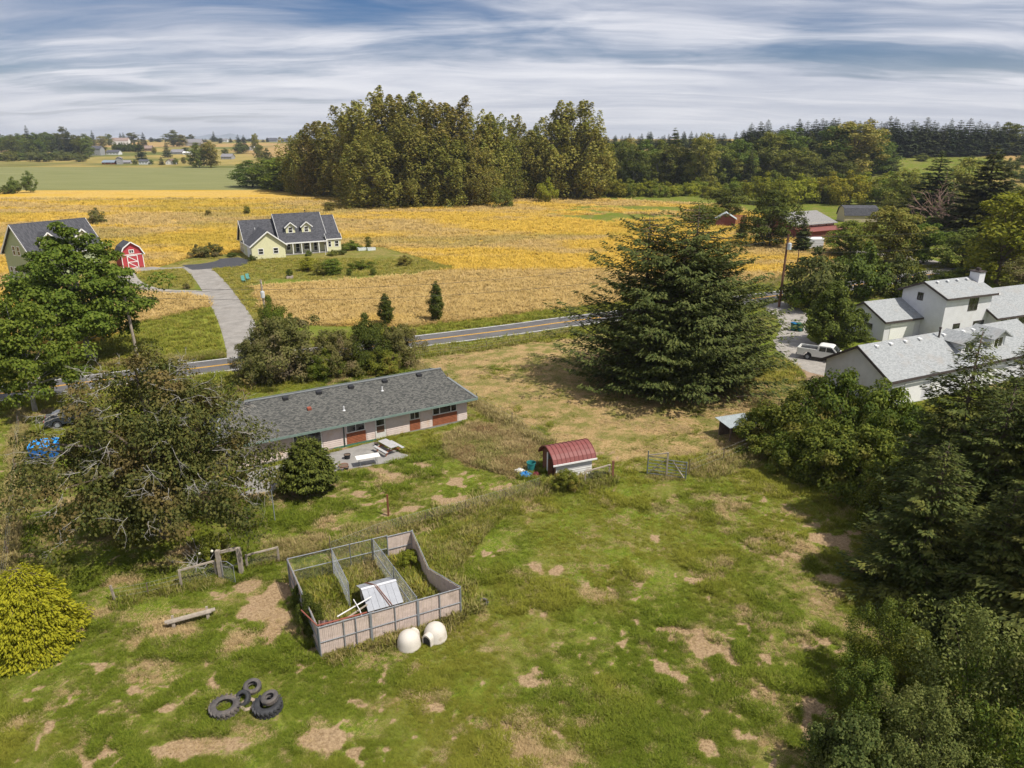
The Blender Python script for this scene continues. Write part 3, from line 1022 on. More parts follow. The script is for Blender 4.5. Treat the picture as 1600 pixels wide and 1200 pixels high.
# ridge forest
k = 0
for row, (dy, dt) in enumerate(((0, 0), (5, 6))):
    for i in range(62):
        px = 1160 + i * 7.4 + rg.uniform(-3, 3)
        if px > 1612:
            break
        top = 190 + rg.uniform(-10, 8) + max(0, (px - 1480)) * .13 + max(0, 1300 - px) * .05
        put('ridge_conifer', FARC[(i + row) % 3], px, 240 + dy - max(0, px - 1400) * .02, top + dt, 'dark green conifer in the forest along the ridge behind the far white houses', wpx=30 + rg.uniform(-4, 8), r0=5.0, rz=i * .9, group='conifers of the ridge forest', crown_mat=L_FAR)
put('broadleaf_tree', HARD[2], 1567, 240, 188, 'lone spreading tree rising above the ridge beside the green roofed house', wpx=44, r0=6.4, crown_mat=L_MID)
for i, (px, py, top, wd) in enumerate([(1420, 246, 236, 22), (1440, 252, 240, 20), (1555, 262, 240, 18), (1578, 268, 248, 22), (1596, 258, 240, 24), (1540, 270, 252, 20), (1600, 285, 262, 30), (1515, 258, 244, 24)]):
    put('hillside_shrub', SHRUB[i % 2], px, py, top, 'round shrub dotted on the grassy hillside below the far houses', 'shrub', wpx=wd, r0=4, rz=i, group='shrubs on the far hillside', crown_mat=L_MID)

# ------------------------------------------------------------ right middle: trees round the barn and the road
for nm, pr, px, py, top, wd, r0, mt, lb in [
    ('broadleaf_tree', HARD[0], 1202, 386, 300, 74, 6.4, L_DARK, 'dense round green tree between the red shed and the barn'),
    ('broadleaf_tree', HARD[1], 1137, 338, 292, 56, 6.4, L_DARK, 'grey green bushy tree behind the small red shed'),
    ('broadleaf_tree', HARD[2], 1102, 348, 318, 60, 6.4, L_YEL, 'bright green low tree showing above the big fir'),
    ('columnar_cypress', MIDC[0], 1158, 375, 332, 20, 4.0, L_FIRD, 'narrow dark cypress beside the small red shed'),
    ('conifer_tree', MIDC[1], 1252, 392, 338, 32, 4.0, L_FIR, 'slim dark tree in front of the red barn wall'),
    ('broadleaf_tree', HARD[0], 1327, 400, 346, 74, 6.4, L_MAPLE, 'fresh green tree in front of the red lean-to roof'),
    ('broadleaf_tree', HARD[1], 1383, 412, 322, 84, 6.4, L_COTTON, 'loose pale olive tree right of the barn drive'),
    ('broadleaf_tree', HARD[2], 1442, 412, 345, 62, 6.4, L_MAPLE, 'dark green tree with yellow tips beyond the road bend'),
    ('conifer_tree', MIDC[1], 1452, 352, 234, 84, 4.0, L_FIRD, 'tall dark pine above the bare brown tree'),
    ('conifer_tree', MIDC[0], 1526, 380, 226, 112, 4.0, L_FIRD, 'largest dark cedar with layered boughs on the far side of the road'),
    ('broadleaf_tree', HARD[0], 1500, 330, 250, 70, 6.4, L_COTTON, 'olive tree between the tall pine and the layered cedar'),
    ('broadleaf_tree', HARD[1], 1556, 444, 300, 130, 6.4, L_YEL, 'big yellow green tree behind the two storey white house'),
    ('broadleaf_tree', HARD[2], 1612, 430, 270, 110, 6.4, L_YEL, 'yellow green tree beside the biggest yellow green one'),
    ('broadleaf_tree', HARD[0], 1500, 420, 358, 70, 6.4, L_MID, 'mid green tree at the mouth of the side road'),
    ('broadleaf_tree', HARD[2], 1600, 470, 400, 70, 6.4, L_WILD, 'brownish green tree behind the chimney of the white house'),
    ('broadleaf_tree', HARD[1], 1410, 330, 262, 60, 6.4, L_COTTON, 'thin olive tree below the yellow meadow'),
]:
    put(nm, pr, px, py, top, lb, wpx=wd, r0=r0, rz=px * .7, crown_mat=mt)
for i, (px, py, top, wd) in enumerate([(1480, 352, 300, 60), (1420, 372, 335, 50), (1560, 345, 280, 60), (1590, 360, 300, 60), (1465, 372, 338, 44), (1395, 345, 308, 50)]):
    put('broadleaf_tree', HARD[i % 3], px, py, top, 'mid green tree filling the wood right of the red barn', wpx=wd, r0=6.4, rz=i, group='wood right of the barn', crown_mat=L_MID)
for nm, pr, px, py, top, wd, r0, mt, lb in [
    ('pine_shrub', SHRUB[0], 1268, 480, 396, 98, 4, L_FIR, 'dark spreading pine at the foot of the tall brown utility pole'),
    ('evergreen_shrub', SHRUB[1], 1338, 466, 386, 84, 4, L_DARK, 'dark green dense evergreen between the pine and the juniper'),
    ('juniper_shrub', SHRUB[0], 1396, 464, 404, 60, 4, L_FIR, 'dull green upright juniper above the white house roof'),
    ('round_shrub', SHRUB[1], 1245, 482, 448, 46, 4, L_BRAM, 'light green low shrub beside the utility pole base'),
    ('round_shrub', SHRUB[1], 1345, 534, 515, 32, 4, L_DARK, 'low dark clipped shrub against the white house wall'),
    ('roadside_shrub', SHRUB[0], 1440, 462, 436, 50, 4, L_MID, 'green shrub behind the upper white roof'),
    ('roadside_shrub', SHRUB[1], 1490, 440, 420, 60, 4, L_BRAM, 'yellowish roadside bush by the side road'),
]:
    put(nm, pr, px, py, top, lb, 'shrub', wpx=wd, r0=r0, rz=px * .7, crown_mat=mt)
CONE = broadleaf(141, 7, 3.0, .1, 110, .7, 170, .24, mapl, .9, .4, .5, .6, .12, jag=.08)
put('round_shrub', CONE, 1297, 541, 434, 'big rounded green shrub beside the gravel drive and white house', 'shrub', wpx=84, r0=3.0, crown_mat=L_DARK)

# ------------------------------------------------------------ far left countryside
for i in range(26):
    px = 4 + i * 5.4 + rg.uniform(-3, 3)
    top = 209 + rg.uniform(-4, 6)
    if i in (8, 18, 20):
        top = (195, 199, 199)[(8, 18, 20).index(i)]
    con = rg.random() < .25
    put('distant_conifer' if con else 'distant_tree', FARC[i % 3] if con else HARD[i % 3], px, 240 + rg.uniform(-6, 6), top, 'small dark conifer in the wood left of the far houses' if con else 'hazy green tree in the wood beside the far houses', wpx=14 if con else 22, r0=4.4 if con else 6.4, rz=i, group='far wood conifers' if con else 'trees of the far wood', crown_mat=L_FAR if con else L_MID)
for i in range(16):
    px = 2 + i * 8 + rg.uniform(-3, 3)
    put('distant_shrub', SHRUB[i % 2], px, 252 + rg.uniform(-3, 2), 238 + rg.uniform(-4, 4), 'grey green shrub in front of the far wood', 'shrub', wpx=22, r0=4, rz=i, group='shrubs in front of the far wood', crown_mat=L_WILLOW if i > 6 else L_MID)
far_trees = [('c', 147, 228, 203, 9), ('h', 160, 229, 212, 16), ('h', 171, 228, 208, 14), ('c', 190, 225, 207, 7), ('c', 195, 225, 206, 7), ('h', 208, 224, 206, 20), ('c', 226, 230, 206, 10), ('c', 222, 252, 216, 15), ('c', 262, 246, 220, 12), ('h', 272, 229, 204, 24), ('h', 285, 229, 210, 16), ('h', 300, 222, 209, 10), ('h', 312, 262, 224, 30), ('h', 330, 262, 221, 32), ('c', 335, 222, 204, 6), ('c', 344, 224, 216, 5), ('c', 374, 236, 210, 12), ('c', 383, 236, 210, 11), ('h', 377, 240, 224, 22), ('h', 401, 240, 208, 14), ('h', 406, 250, 224, 16), ('h', 418, 255, 232, 14), ('c', 253, 258, 244, 8), ('h', 237, 257, 249, 7), ('h', 275, 257, 247, 9), ('h', 288, 256, 245, 9), ('h', 299, 258, 245, 11), ('h', 211, 257, 250, 8), ('h', 241, 240, 230, 9), ('h', 160, 240, 226, 16), ('h', 352, 240, 232, 12), ('c', 418, 222, 214, 4), ('h', 290, 236, 230, 10)]
for i, (k, px, py, top, wd) in enumerate(far_trees):
    put('distant_conifer' if k == 'c' else 'distant_tree', FARC[i % 3] if k == 'c' else HARD[i % 3], px, py, top, 'dark conifer standing among the far houses beyond the crop field' if k == 'c' else 'round tree among the far houses beyond the crop field', wpx=wd, r0=4.4 if k == 'c' else 6.4, rz=i, group='conifers among the far houses' if k == 'c' else 'trees among the far houses', crown_mat=L_FAR if k == 'c' else (L_MID, L_COTTON, L_MID)[i % 3])
for i in range(24):
    put('skyline_tree', (HARD + FARC)[i % 6], 235 + i * 8 + rg.uniform(-3, 3), 222 + rg.uniform(-1, 1), 216 + rg.uniform(-3, 2), 'tiny tree on the skyline above the far houses', wpx=9, r0=6.4, rz=i, group='skyline trees', crown_mat=L_FAR)
for i in range(8):
    put('clipped_hedge', SHRUB[i % 2], 182 + i * 5, 237, 224, 'dense dark hedge bush in the tall hedge below the far roofs', 'shrub', wpx=12, r0=4, rz=i, group='tall far hedge', crown_mat=L_DARK)

# field shrubs
for nm, pr, px, py, top, wd, mt, lb in [
    ('field_shrub', SHRUB[0], 153, 350, 327, 27, L_WILD, 'lone brownish green bush in the golden field behind the grey roofed garage'),
    ('field_shrub', SHRUB[1], 24, 302, 278, 22, L_MID, 'round green bush at the edge of the crop field'),
    ('field_shrub', SHRUB[0], 8, 303, 291, 26, L_MID, 'low green scrub at the edge of the crop field'),
    ('sapling', HARD[0], 48, 301, 268, 18, L_MID, 'thin leaning young tree at the edge of the crop field'),
    ('sapling', HARD[1], 386, 335, 322, 12, L_MID, 'small sapling in the golden field behind the yellow house roof'),
    ('sapling', HARD[2], 515, 330, 314, 18, L_COTTON, 'pale small sapling near the grove edge'),
    ('sapling', HARD[2], 326, 338, 327, 10, L_COTTON, 'faint little sapling in the middle of the golden field'),
    ('field_shrub', SHRUB[1], 312, 403, 383, 26, L_WILD, 'brown green shrub at the end of the parking pad'),
    ('field_shrub', SHRUB[0], 331, 402, 381, 28, L_WILD, 'rounder shrub next to the parking pad'),
]:
    put(nm, pr, px, py, top, lb, 'shrub' if 'shrub' in nm else 'tree', wpx=wd, r0=4 if 'shrub' in nm else 6.4, rz=px, crown_mat=mt)
# garden of the yellow house
for nm, pr, px, py, top, wd, mt, lb in [
    ('garden_tree', HARD[0], 482, 424, 402, 28, L_YEL, 'yellow green small fruit tree on the lawn of the yellow house'),
    ('garden_tree', HARD[1], 521, 429, 404, 36, L_MAPLE, 'greenest small fruit tree on the lawn of the yellow house'),
    ('garden_tree', HARD[2], 500, 431, 408, 20, L_COTTON, 'small brown tinged fruit tree between two lawn trees'),
    ('garden_shrub', SHRUB[0], 566, 421, 408, 34, L_MAPLE, 'low leafy bush on the lawn'),
    ('garden_tree', HARD[0], 632, 415, 399, 20, L_COTTON, 'thin little tree near the lawn corner'),
    ('garden_tree', HARD[1], 576, 388, 369, 10, L_MID, 'slender young tree behind the white garden boxes'),
    ('garden_tree', HARD[1], 584, 430, 418, 12, L_MID, 'tiny tree with dark mulch ring on the lawn'),
    ('garden_tree', HARD[2], 546, 432, 419, 10, L_MID, 'smallest tree with mulch ring beside the lawn trees'),
    ('garden_shrub', SHRUB[1], 548, 390, 377, 30, L_MAPLE, 'bright green garden plants at the corner of the yellow house'),
    ('garden_shrub', SHRUB[0], 520, 399, 391, 18, L_MID, 'bush below the lamp post of the yellow house'),
    ('garden_shrub', SHRUB[1], 394, 409, 398, 12, L_DARK, 'dark round shrub at the garage corner of the yellow house'),
    ('garden_shrub', SHRUB[0], 409, 405, 400, 8, L_MID, 'tiny round shrub below the garage windows'),
    ('garden_shrub', SHRUB[0], 441, 402, 398, 8, L_MID, 'tiny shrub at the inner garage corner'),
    ('garden_shrub', SHRUB[1], 363, 401, 394, 18, L_DARK, 'low hedge against the shaded side wall'),
    ('garden_shrub', SHRUB[1], 535, 398, 388, 12, L_WILLOW, 'pale flowering bush at the porch end'),
    ('garden_shrub', SHRUB[0], 482, 400, 392, 10, L_MID, 'small shrub in front of the porch'),
    ('garden_shrub', SHRUB[0], 292, 452, 442, 10, L_WILD, 'small grey shrub at the drive junction'),
]:
    put(nm, pr, px, py, top, lb, 'shrub' if 'shrub' in nm else 'tree', wpx=wd, r0=4 if 'shrub' in nm else 6.4, rz=px, crown_mat=mt)

# ------------------------------------------------------------ two clipped cypresses by the road
COLM = broadleaf(131, 6, .95, .25, 130, .34, 100, .17, lambda t: np.clip(np.sin(np.clip(t, 0, 1) ** .7 * 2.9 + .2), .08, 1), 1.2, .4, .3, .45, .08, jag=.05)
put('columnar_cypress', COLM, 604, 509, 456, 'shorter dark columnar cypress by the roadside', wpx=22, r0=.95, crown_mat=L_DARK)
put('columnar_cypress', COLM, 682, 503, 436, 'taller dark columnar cypress by the roadside', wpx=22, r0=.95, rz=2, crown_mat=L_DARK)

# ------------------------------------------------------------ roadside shrubs in front of the road
WILDS = [broadleaf(111 + i, 6, 4.2, .1, 110, .9, 190, .23, dome, .8, .45, .5, .6, .12, jag=.2) for i in range(2)]
for nm, pr, px, py, top, wd, r0, mt, lb in [
    ('wild_shrub', WILDS[0], 452, 590, 492, 120, 4.2, L_WILD, 'big brownish half dead shrub between drive and ranch house'),
    ('wild_shrub', WILDS[1], 405, 596, 520, 70, 4.2, L_WILD, 'olive shrub at the foot of the drive'),
    ('wild_shrub', WILDS[1], 432, 560, 470, 64, 4.2, L_BRAM, 'bright green bush sticking out above the half dead shrub'),
    ('wild_shrub', WILDS[0], 530, 584, 518, 84, 4.2, L_WILD, 'dull green shrub next to the half dead shrub'),
    ('wild_shrub', WILDS[1], 578, 578, 497, 76, 4.2, L_DARK, 'darkest green upright bush of the roadside hedge'),
    ('wild_shrub', WILDS[0], 625, 574, 506, 62, 4.2, L_WILD, 'last olive bush of the hedge beside the fenced dry field'),
    ('wild_shrub', WILDS[1], 508, 592, 548, 54, 4.2, L_BRAM, 'low green bush in front of the roadside hedge'),
    ('wild_shrub', WILDS[0], 600, 582, 545, 60, 4.2, L_BRAM, 'low green bush below the darkest hedge bush'),
]:
    put(nm, pr, px, py, top, lb, 'shrub', wpx=wd, r0=r0, rz=px * .3, crown_mat=mt)

# ------------------------------------------------------------ left trees
MAPLE = broadleaf(121, 15, 7.2, 2.4, 210, 1.25, 170, .34, mapl, .62, .42, .55, .75, .34, jag=.12)
put('maple_tree', MAPLE, 140, 560, 343, 'big green maple in front of the pale green garage', wpx=205, r0=7.2, rz=.6, crown_mat=L_MAPLE, bark=BARK_GREY)
ASH = broadleaf(122, 10, 4.6, 2.2, 100, 1.0, 165, .30, roundp, .6, .45, .5, .7, .2, jag=.16)
put('broadleaf_tree', ASH, 56, 645, 470, 'open leafy tree at the roadside behind the dark car', wpx=150, r0=4.6, rz=2.0, crown_mat=L_MAPLE, bark=BARK_GREY)

# cherry tree with bare grey twigs
CH = broadleaf(123, 10.2, 7.3, 2.2, 270, 1.12, 190, .21, lambda t: np.sqrt(np.clip(1 - np.clip(t, 0, 1) ** 2.0, .02, 1)) * (.86 + .2 * np.clip(t * 4, 0, 1)), .62, .5, .5, .62, .42, droop=.06, jag=.13)
ch = put('cherry_tree', CH, 262, 838, 556, 'large spreading old cherry tree with bare grey twigs beside the ranch house', wpx=346, r0=7.3, rz=.4, crown_mat=L_CHERRY, bark=BARK)
rs = random.Random(9)
mbt = MB()


def twig(p, d, L, r, dep):
    q = [p]
    for k in range(3):
        d = (d + Vector((rs.uniform(-.3, .3), rs.uniform(-.3, .3), rs.uniform(-.28, .22)))).normalized()
        q.append(q[-1] + d * L / 3)
    mbt.tube(q, [r, r * .8, r * .6, r * .3], 4, cap=False)
    if dep:
        for k in range(rs.randint(2, 4)):
            b = q[rs.randint(1, 3)]
            twig(b, (d + Vector((rs.uniform(-1, 1), rs.uniform(-1, 1), rs.uniform(-.5, .5)))).normalized(), L * rs.uniform(.4, .7), r * .6, dep - 1)


for i in range(150):
    a, t = rs.uniform(0, 6.28), rs.uniform(.1, .95)
    rr = 7.3 * math.sqrt(1 - t ** 2) * rs.uniform(.78, .97)
    p = Vector((math.cos(a) * rr, math.sin(a) * rr, 2.2 + t * 7.6))
    d = Vector((math.cos(a), math.sin(a), rs.uniform(-.25, .5))).normalized()
    twig(p, d, rs.uniform(.7, 1.6), .016, 2)
tw = mbt.build('dead_branch', M('dead_wood', (.36, .335, .30), .9, .25, 5), ch)
tw['label'] = 'bare grey dead twigs poking out of the crown'
tw['kind'] = 'stuff'

# dead bare tree right of the barn and dry twigs in the half dead shrub
mbt = MB()
for i in range(26):
    a = rs.uniform(0, 6.28)
    twig(Vector((0, 0, rs.uniform(.5, 3))), Vector((math.cos(a), math.sin(a), rs.uniform(.6, 1.8))).normalized(), rs.uniform(3, 6), .10, 2)
bt = thing('bare_tree', 'bare brown leafless tree in front of the layered cedar', 'tree', (*PT(1470, 372), 0))
mbt.build('branches', M('dead_brown_wood', (.26, .17, .13), .9, .25, 5), bt)
MB().tube([(0, 0, -.2), (0, 0, 3.2)], [.3, .16], 7).build('trunk', BARK, bt)
bt.scale = (1.5, 1.5, 1.6)
mbt = MB()
for i in range(60):
    a = rs.uniform(0, 6.28)
    rr = rs.uniform(.3, 3.0)
    p = Vector((math.cos(a) * rr, math.sin(a) * rr, rs.uniform(2.2, 4.8) * (1 - rr / 8)))
    twig(p, Vector((math.cos(a), math.sin(a), rs.uniform(-.6, .6))).normalized(), rs.uniform(.8, 1.8), .022, 2)
bx, by = PT(455, 588)
db = thing('dead_shrub', 'tangle of dry brown twigs in the half dead shrub', 'shrub', (bx, by, 0))
mbt.build('twigs', M('dry_twig', (.27, .215, .165), .9, .3, 5), db)

# ------------------------------------------------------------ the big fir
FIR = conifer(151, 19.5, 8.6, .3, 42, 9, 140, .46, .03, .46, .34, .30, stems=((-3.0, .6, .95), (1.5, -.4, 1.0), (4.4, 1.2, .80), (-.5, -2.4, .86)), spray=.15, tip=.24)
put('big_fir_tree', FIR, 1046, 600, 316, 'huge wide spreading dark fir with several tops standing by the road', wpx=324, r0=11.2, rz=.2, crown_mat=L_FIR)

# ------------------------------------------------------------ evergreens in the yard
ESH = conifer(161, 3.6, 2.5, .1, 26, 13, 90, .30, -.25, .55, .08, .12, spray=.2, tip=.05)
put('evergreen_shrub', ESH, 484, 768, 684, 'rounded bushy evergreen at the end of the patio', 'shrub', wpx=102, r0=2.6, crown_mat=L_DARK)
GSH = conifer(162, 3.2, 2.9, .1, 24, 15, 150, .20, -.05, .42, .06, .10, spray=.17, tip=-.12)
put('golden_cypress_shrub', GSH, 56, 1008, 888, 'bright yellow golden cypress bush on the lawn', 'shrub', wpx=146, r0=2.8, crown_mat=L_GOLD)

# ------------------------------------------------------------ right hand thicket and conifers
for i, (px, py, top, wd, lb) in enumerate([
    (1195, 700, 642, 90, 'leafy bramble bush beside the tin roofed shelter'), (1245, 705, 612, 118, 'tall bramble bush in front of the grey wall of the white garage'), (1300, 716, 590, 124, 'tallest green bush under the white garage gable'),
    (1362, 724, 606, 120, 'green bush between the white garage and the conifers'), (1290, 752, 664, 126, 'bramble bush spilling onto the paddock'), (1345, 775, 672, 120, 'bramble bush in front of the tallest conifer'), (1232, 725, 672, 84, 'low bramble bush at the paddock edge'),
    (1398, 770, 640, 110, 'shaded bush under the conifers'), (1380, 835, 752, 96, 'pale leafy bush between the conifer skirts')]):
    put('bramble_bush', BRUSH[i % 3], px, py, top, lb, 'shrub', wpx=wd * 1.12, r0=3.2, rz=i * 1.4, crown_mat=L_THICK)
for i, (px, py, top, wd, lb) in enumerate([
    (1462, 850, 512, 200, 'tall dark conifer with a bare leader in front of the white garage'), (1556, 810, 520, 190, 'tall dark conifer in front of the dormers'), (1515, 900, 588, 190, 'dark conifer between the two tallest ones'),
    (1592, 930, 575, 230, 'dark conifer at the edge of the thicket behind the willow'), (1432, 930, 690, 190, 'low dark conifer skirting the paddock'), (1640, 1040, 640, 280, 'big conifer with sunlit yellow green bough tips'), (1530, 1000, 760, 200, 'shaded conifer above the willow bushes'), (1640, 780, 540, 200, 'conifer hiding the end of the white garage')]):
    put('near_conifer', NEARC[i % 3], px, py, top, lb, wpx=wd * 1.1, r0=4.3, rz=i * 1.1 + .3, crown_mat=L_FIRD)
for i, (px, py, top, wd, lb) in enumerate([
    (1372, 1080, 948, 120, 'grey green willow bush at the shaded edge of the paddock'), (1490, 1180, 960, 190, 'tallest grey green willow bush with upright shoots'), (1350, 1150, 1030, 120, 'willow bush over the bare soil edge'),
    (1430, 1240, 1090, 150, 'broad willow bush at the bottom of the thicket'), (1570, 1230, 1010, 180, 'greyish willow bush under the sunlit conifer'), (1320, 1230, 1120, 120, 'low leafy willow bush beside the paddock'), (1400, 1120, 985, 110, 'pale willow bush between its neighbours')]):
    put('willow_bush', WILLOW[i % 2] if i != 5 else BRUSH[0], px, py, top, lb, 'shrub', wpx=wd * 1.1, r0=3.2, rz=i * 1.7, crown_mat=L_WILLOW if i % 2 else L_THICK)

# ------------------------------------------------------------ building parts
GLASS = glassmat()
WTRIM = M('white_trim', (.78, .77, .74), .6, .06, 3)
CREAM = M('pale_yellow_siding', (.66, .64, .40), .75, .06, 2)
SAGE = M('pale_green_siding', (.36, .41, .24), .75, .08, 2)
WSIDE = M('white_siding', (.63, .625, .64), .75, .07, 1.5, dirt=(.55, .52, .50), dscale=.4)
PINK = M('faded_pinkish_siding', (.60, .50, .45), .8, .10, 2, dirt=(.52, .36, .22), dscale=.8)
REDP = M('red_brown_board', (.25, .085, .040), .8, .22, 3)
SH_DARK = shinglemat('dark_shingle', (.045, .046, .052), (.095, .095, .105))
SH_RANCH = shinglemat('ranch_shingle', (.040, .042, .040), (.145, .14, .125), .20, .12)
SH_GREY = shinglemat('grey_shingle', (.24, .25, .25), (.345, .355, .355), .24, .13, stain=(.29, .27, .245))
VENT = M('black_vent', (.03, .03, .032), .6)
PIPE = M('white_pipe', (.7, .7, .7), .5)
FASC_D = M('dark_fascia', (.07, .055, .05), .8)
FASC_G = M('green_fascia', (.16, .22, .19), .8)


def gable(parent, x0, y0, x1, y1, ev, rg_, axis, wall, roof, over=.4, th=.16, fascia=None, z0=0., ev2=None, ridge=None, lap=0.0):
    """gabled block: wall and roof slopes as parts. axis: direction of the ridge. ev/ev2: eave heights on low/high side"""
    ev2 = ev if ev2 is None else ev2
    mb = MB()
    if axis == 'x':
        ym = (y0 + y1) / 2 if ridge is None else ridge
        mb.prism([(x0, y0, z0), (x0, y1, z0), (x0, y1, ev2), (x0, ym, rg_), (x0, y0, ev)], (x1 - x0, 0, 0))
        a = [(x0 - over, y0, ev), (x1 + over, y0, ev), (x1 + over, ym, rg_), (x0 - over, ym, rg_)]
        b = [(x0 - over, ym, rg_), (x1 + over, ym, rg_), (x1 + over, y1, ev2), (x0 - over, y1, ev2)]
        s1, s2 = (rg_ - ev) / (ym - y0), (rg_ - ev2) / (y1 - ym)
        a[0], a[1] = (a[0][0], y0 - over, ev - over * s1), (a[1][0], y0 - over, ev - over * s1)
        b[2], b[3] = (b[2][0], y1 + over, ev2 - over * s2), (b[3][0], y1 + over, ev2 - over * s2)
    else:
        xm = (x0 + x1) / 2 if ridge is None else ridge
        mb.prism([(x0, y0, z0), (x1, y0, z0), (x1, y0, ev2), (xm, y0, rg_), (x0, y0, ev)], (0, y1 - y0, 0))
        a = [(x0, y1 + over, ev), (x0, y0 - over, ev), (xm, y0 - over, rg_), (xm, y1 + over, rg_)]
        b = [(xm, y1 + over, rg_), (xm, y0 - over, rg_), (x1, y0 - over, ev2), (x1, y1 + over, ev2)]
        s1, s2 = (rg_ - ev) / (xm - x0), (rg_ - ev2) / (x1 - xm)
        a[0], a[1] = (x0 - over, a[0][1], ev - over * s1), (x0 - over, a[1][1], ev - over * s1)
        b[2], b[3] = (x1 + over, b[2][1], ev2 - over * s2), (x1 + over, b[3][1], ev2 - over * s2)
    mb.build('wall', wall, parent)
    up = lambda q: [(p[0], p[1], p[2] + th + .02) for p in q]
    mr = MB().slab(up(a), th).slab(up(b), th)
    r = mr.build('roof', roof, parent)
    if fascia:
        mf = MB()
        f = .05
        for q in (a, b):
            ctr = sum((Vector(p) for p in q), Vector()) / 4
            edges = [(0, 1), (1, 2), (2, 3), (3, 0)]
            for i, j in edges:
                p, s = Vector(q[i]), Vector(q[j])
                if abs(p.z - rg_) < 1e-6 and abs(s.z - rg_) < 1e-6:
                    continue
                mid = (p + s) / 2
                d = (s - p).normalized()
                n = Vector((0, 0, 1)).cross(d).normalized()
                if n.dot(mid - ctr) < 0:
                    n = -n
                o = n * (f / 2 + .003)
                mf.bar(p + o + Vector((0, 0, .03)), s + o + Vector((0, 0, .03)), f, .24)
        mf.build('fascia', fascia, r)
    return r


def face_frame(face):
    (ox, oy), ang = face
    ux, uy = math.cos(ang), math.sin(ang)
    return Vector((ox, oy, 0)), Vector((ux, uy, 0)), Vector((uy, -ux, 0))


def window(parent, face, u, z, w_, h_, frame=WTRIM, fw=.09, cols=1, rows=1, name='window', glass=None):
    """window in a wall: frame ring proud of the wall, recessed pane, glazing bars"""
    o, U, N = face_frame(face)
    mb = MB()

    def bx(u0, z0, u1, z1, d0, d1):
        vs = [o + U * uu + N * dd + Vector((0, 0, zz)) for zz in (z0, z1) for dd in (d1, d0) for uu in (u0, u1)]
        mb.add(vs, [(0, 2, 3, 1), (4, 5, 7, 6), (0, 1, 5, 4), (2, 6, 7, 3), (0, 4, 6, 2), (1, 3, 7, 5)])
    bx(u, z, u + fw, z + h_, -.05, .05)
    bx(u + w_ - fw, z, u + w_, z + h_, -.05, .05)
    bx(u + fw, z, u + w_ - fw, z + fw, -.05, .05)
    bx(u + fw, z + h_ - fw, u + w_ - fw, z + h_, -.05, .05)
    for i in range(1, cols):
        c = u + w_ * i / cols
        bx(c - fw * .3, z + fw, c + fw * .3, z + h_ - fw, -.02, .035)
    for i in range(1, rows):
        c = z + h_ * i / rows
        bx(u + fw, c - fw * .3, u + w_ - fw, c + fw * .3, -.02, .031)
    f = mb.build(name, frame, parent)
    mb = MB()
    bx(u + fw * .9, z + fw * .9, u + w_ - fw * .9, z + h_ - fw * .9, -.02, .015)
    mb.build('pane', glass or GLASS, f)
    return f


def panel(parent, face, u0, z0, u1, z1, d0, d1, mat, name):
    o, U, N = face_frame(face)
    vs = [o + U * uu + N * dd + Vector((0, 0, zz)) for zz in (z0, z1) for dd in (d1, d0) for uu in (u0, u1)]
    return MB().add(vs, [(0, 2, 3, 1), (4, 5, 7, 6), (0, 1, 5, 4), (2, 6, 7, 3), (0, 4, 6, 2), (1, 3, 7, 5)]).build(name, mat, parent)


def lap_panel(parent, face, u0, z0, u1, z1, mat, name, pitch=.15, d=.045):
    """lapped boards, each one a tilted strip"""
    o, U, N = face_frame(face)
    mb = MB()
    n = max(1, int(round((z1 - z0) / pitch)))
    for i in range(n):
        a, b = z0 + (z1 - z0) * i / n, z0 + (z1 - z0) * (i + 1) / n
        q = [o + U * u0 + N * d + Vector((0, 0, a)), o + U * u1 + N * d + Vector((0, 0, a)), o + U * u1 + N * .012 + Vector((0, 0, b)), o + U * u0 + N * .012 + Vector((0, 0, b)),
             o + U * u0 - N * .01 + Vector((0, 0, a)), o + U * u1 - N * .01 + Vector((0, 0, a))]
        mb.add(q, [(0, 1, 2, 3), (4, 5, 1, 0), (0, 3, 4), (1, 5, 2)])
    o_ = mb.build(name, mat, parent)
    return o_


def vents(parent, pts, mat=VENT, s=.34, hh=.16):
    for p in pts:
        MB().prism([(p[0] - s / 2, p[1] - s / 2, p[2]), (p[0] + s / 2, p[1] - s / 2, p[2]), (p[0] + s / 2, p[1] + s / 2, p[2] + .05), (p[0] - s / 2, p[1] + s / 2, p[2] + .05)], (0, 0, hh)).build('roof_vent', mat, parent)


# ------------------------------------------------------------ ranch house
RA = R(30.9)
rx, ry = P(730, 656.5)
RL, RD = 20.5, 8.6
ranch = thing('ranch_house', 'long low pinkish ranch house with dark shingled hip roof and red board panels', 'house', (rx - RL * math.cos(RA), ry - RL * math.sin(RA), 0), RA)
EV = 2.12
MB().box(0, 0, -.1, RL, RD, EV).build('wall', PINK, ranch)
FF = ((0, 0), 0.0)
wx_, wy_ = rx - 1.2 * math.cos(RA) - RD / 2 * math.sin(RA), ry - 1.2 * math.sin(RA) + RD / 2 * math.cos(RA)
RH = Zat(wx_, wy_, 579.5)
ov = .7
e0 = EV - .02
ym = RD / 2
sl = (RH - e0) / (ym + ov)
g0, g1 = .45, RL - .75           # gable ends above the hip skirts
yg = ov + ym - 1.3
zg = RH - sl * 1.5
c = lambda x, y, z: (x, y, z)
FL, FR, BR, BL = (-ov, -ov, e0), (RL + ov, -ov, e0), (RL + ov, RD + ov, e0), (-ov, RD + ov, e0)
A1, A2 = (g0 - .3, ym, RH), (g1 + .3, ym, RH)
FGr, BGr = (g1 + .25, ym - 1.5, zg), (g1 + .25, ym + 1.5, zg)
FGl, BGl = (g0 - .25, ym - 1.5, zg), (g0 - .25, ym + 1.5, zg)
lift = lambda q: [(p[0], p[1], p[2] + .14) for p in q]
mr = MB()
mr.slab(lift([FL, FR, FGr, A2, A1, FGl]), .13)
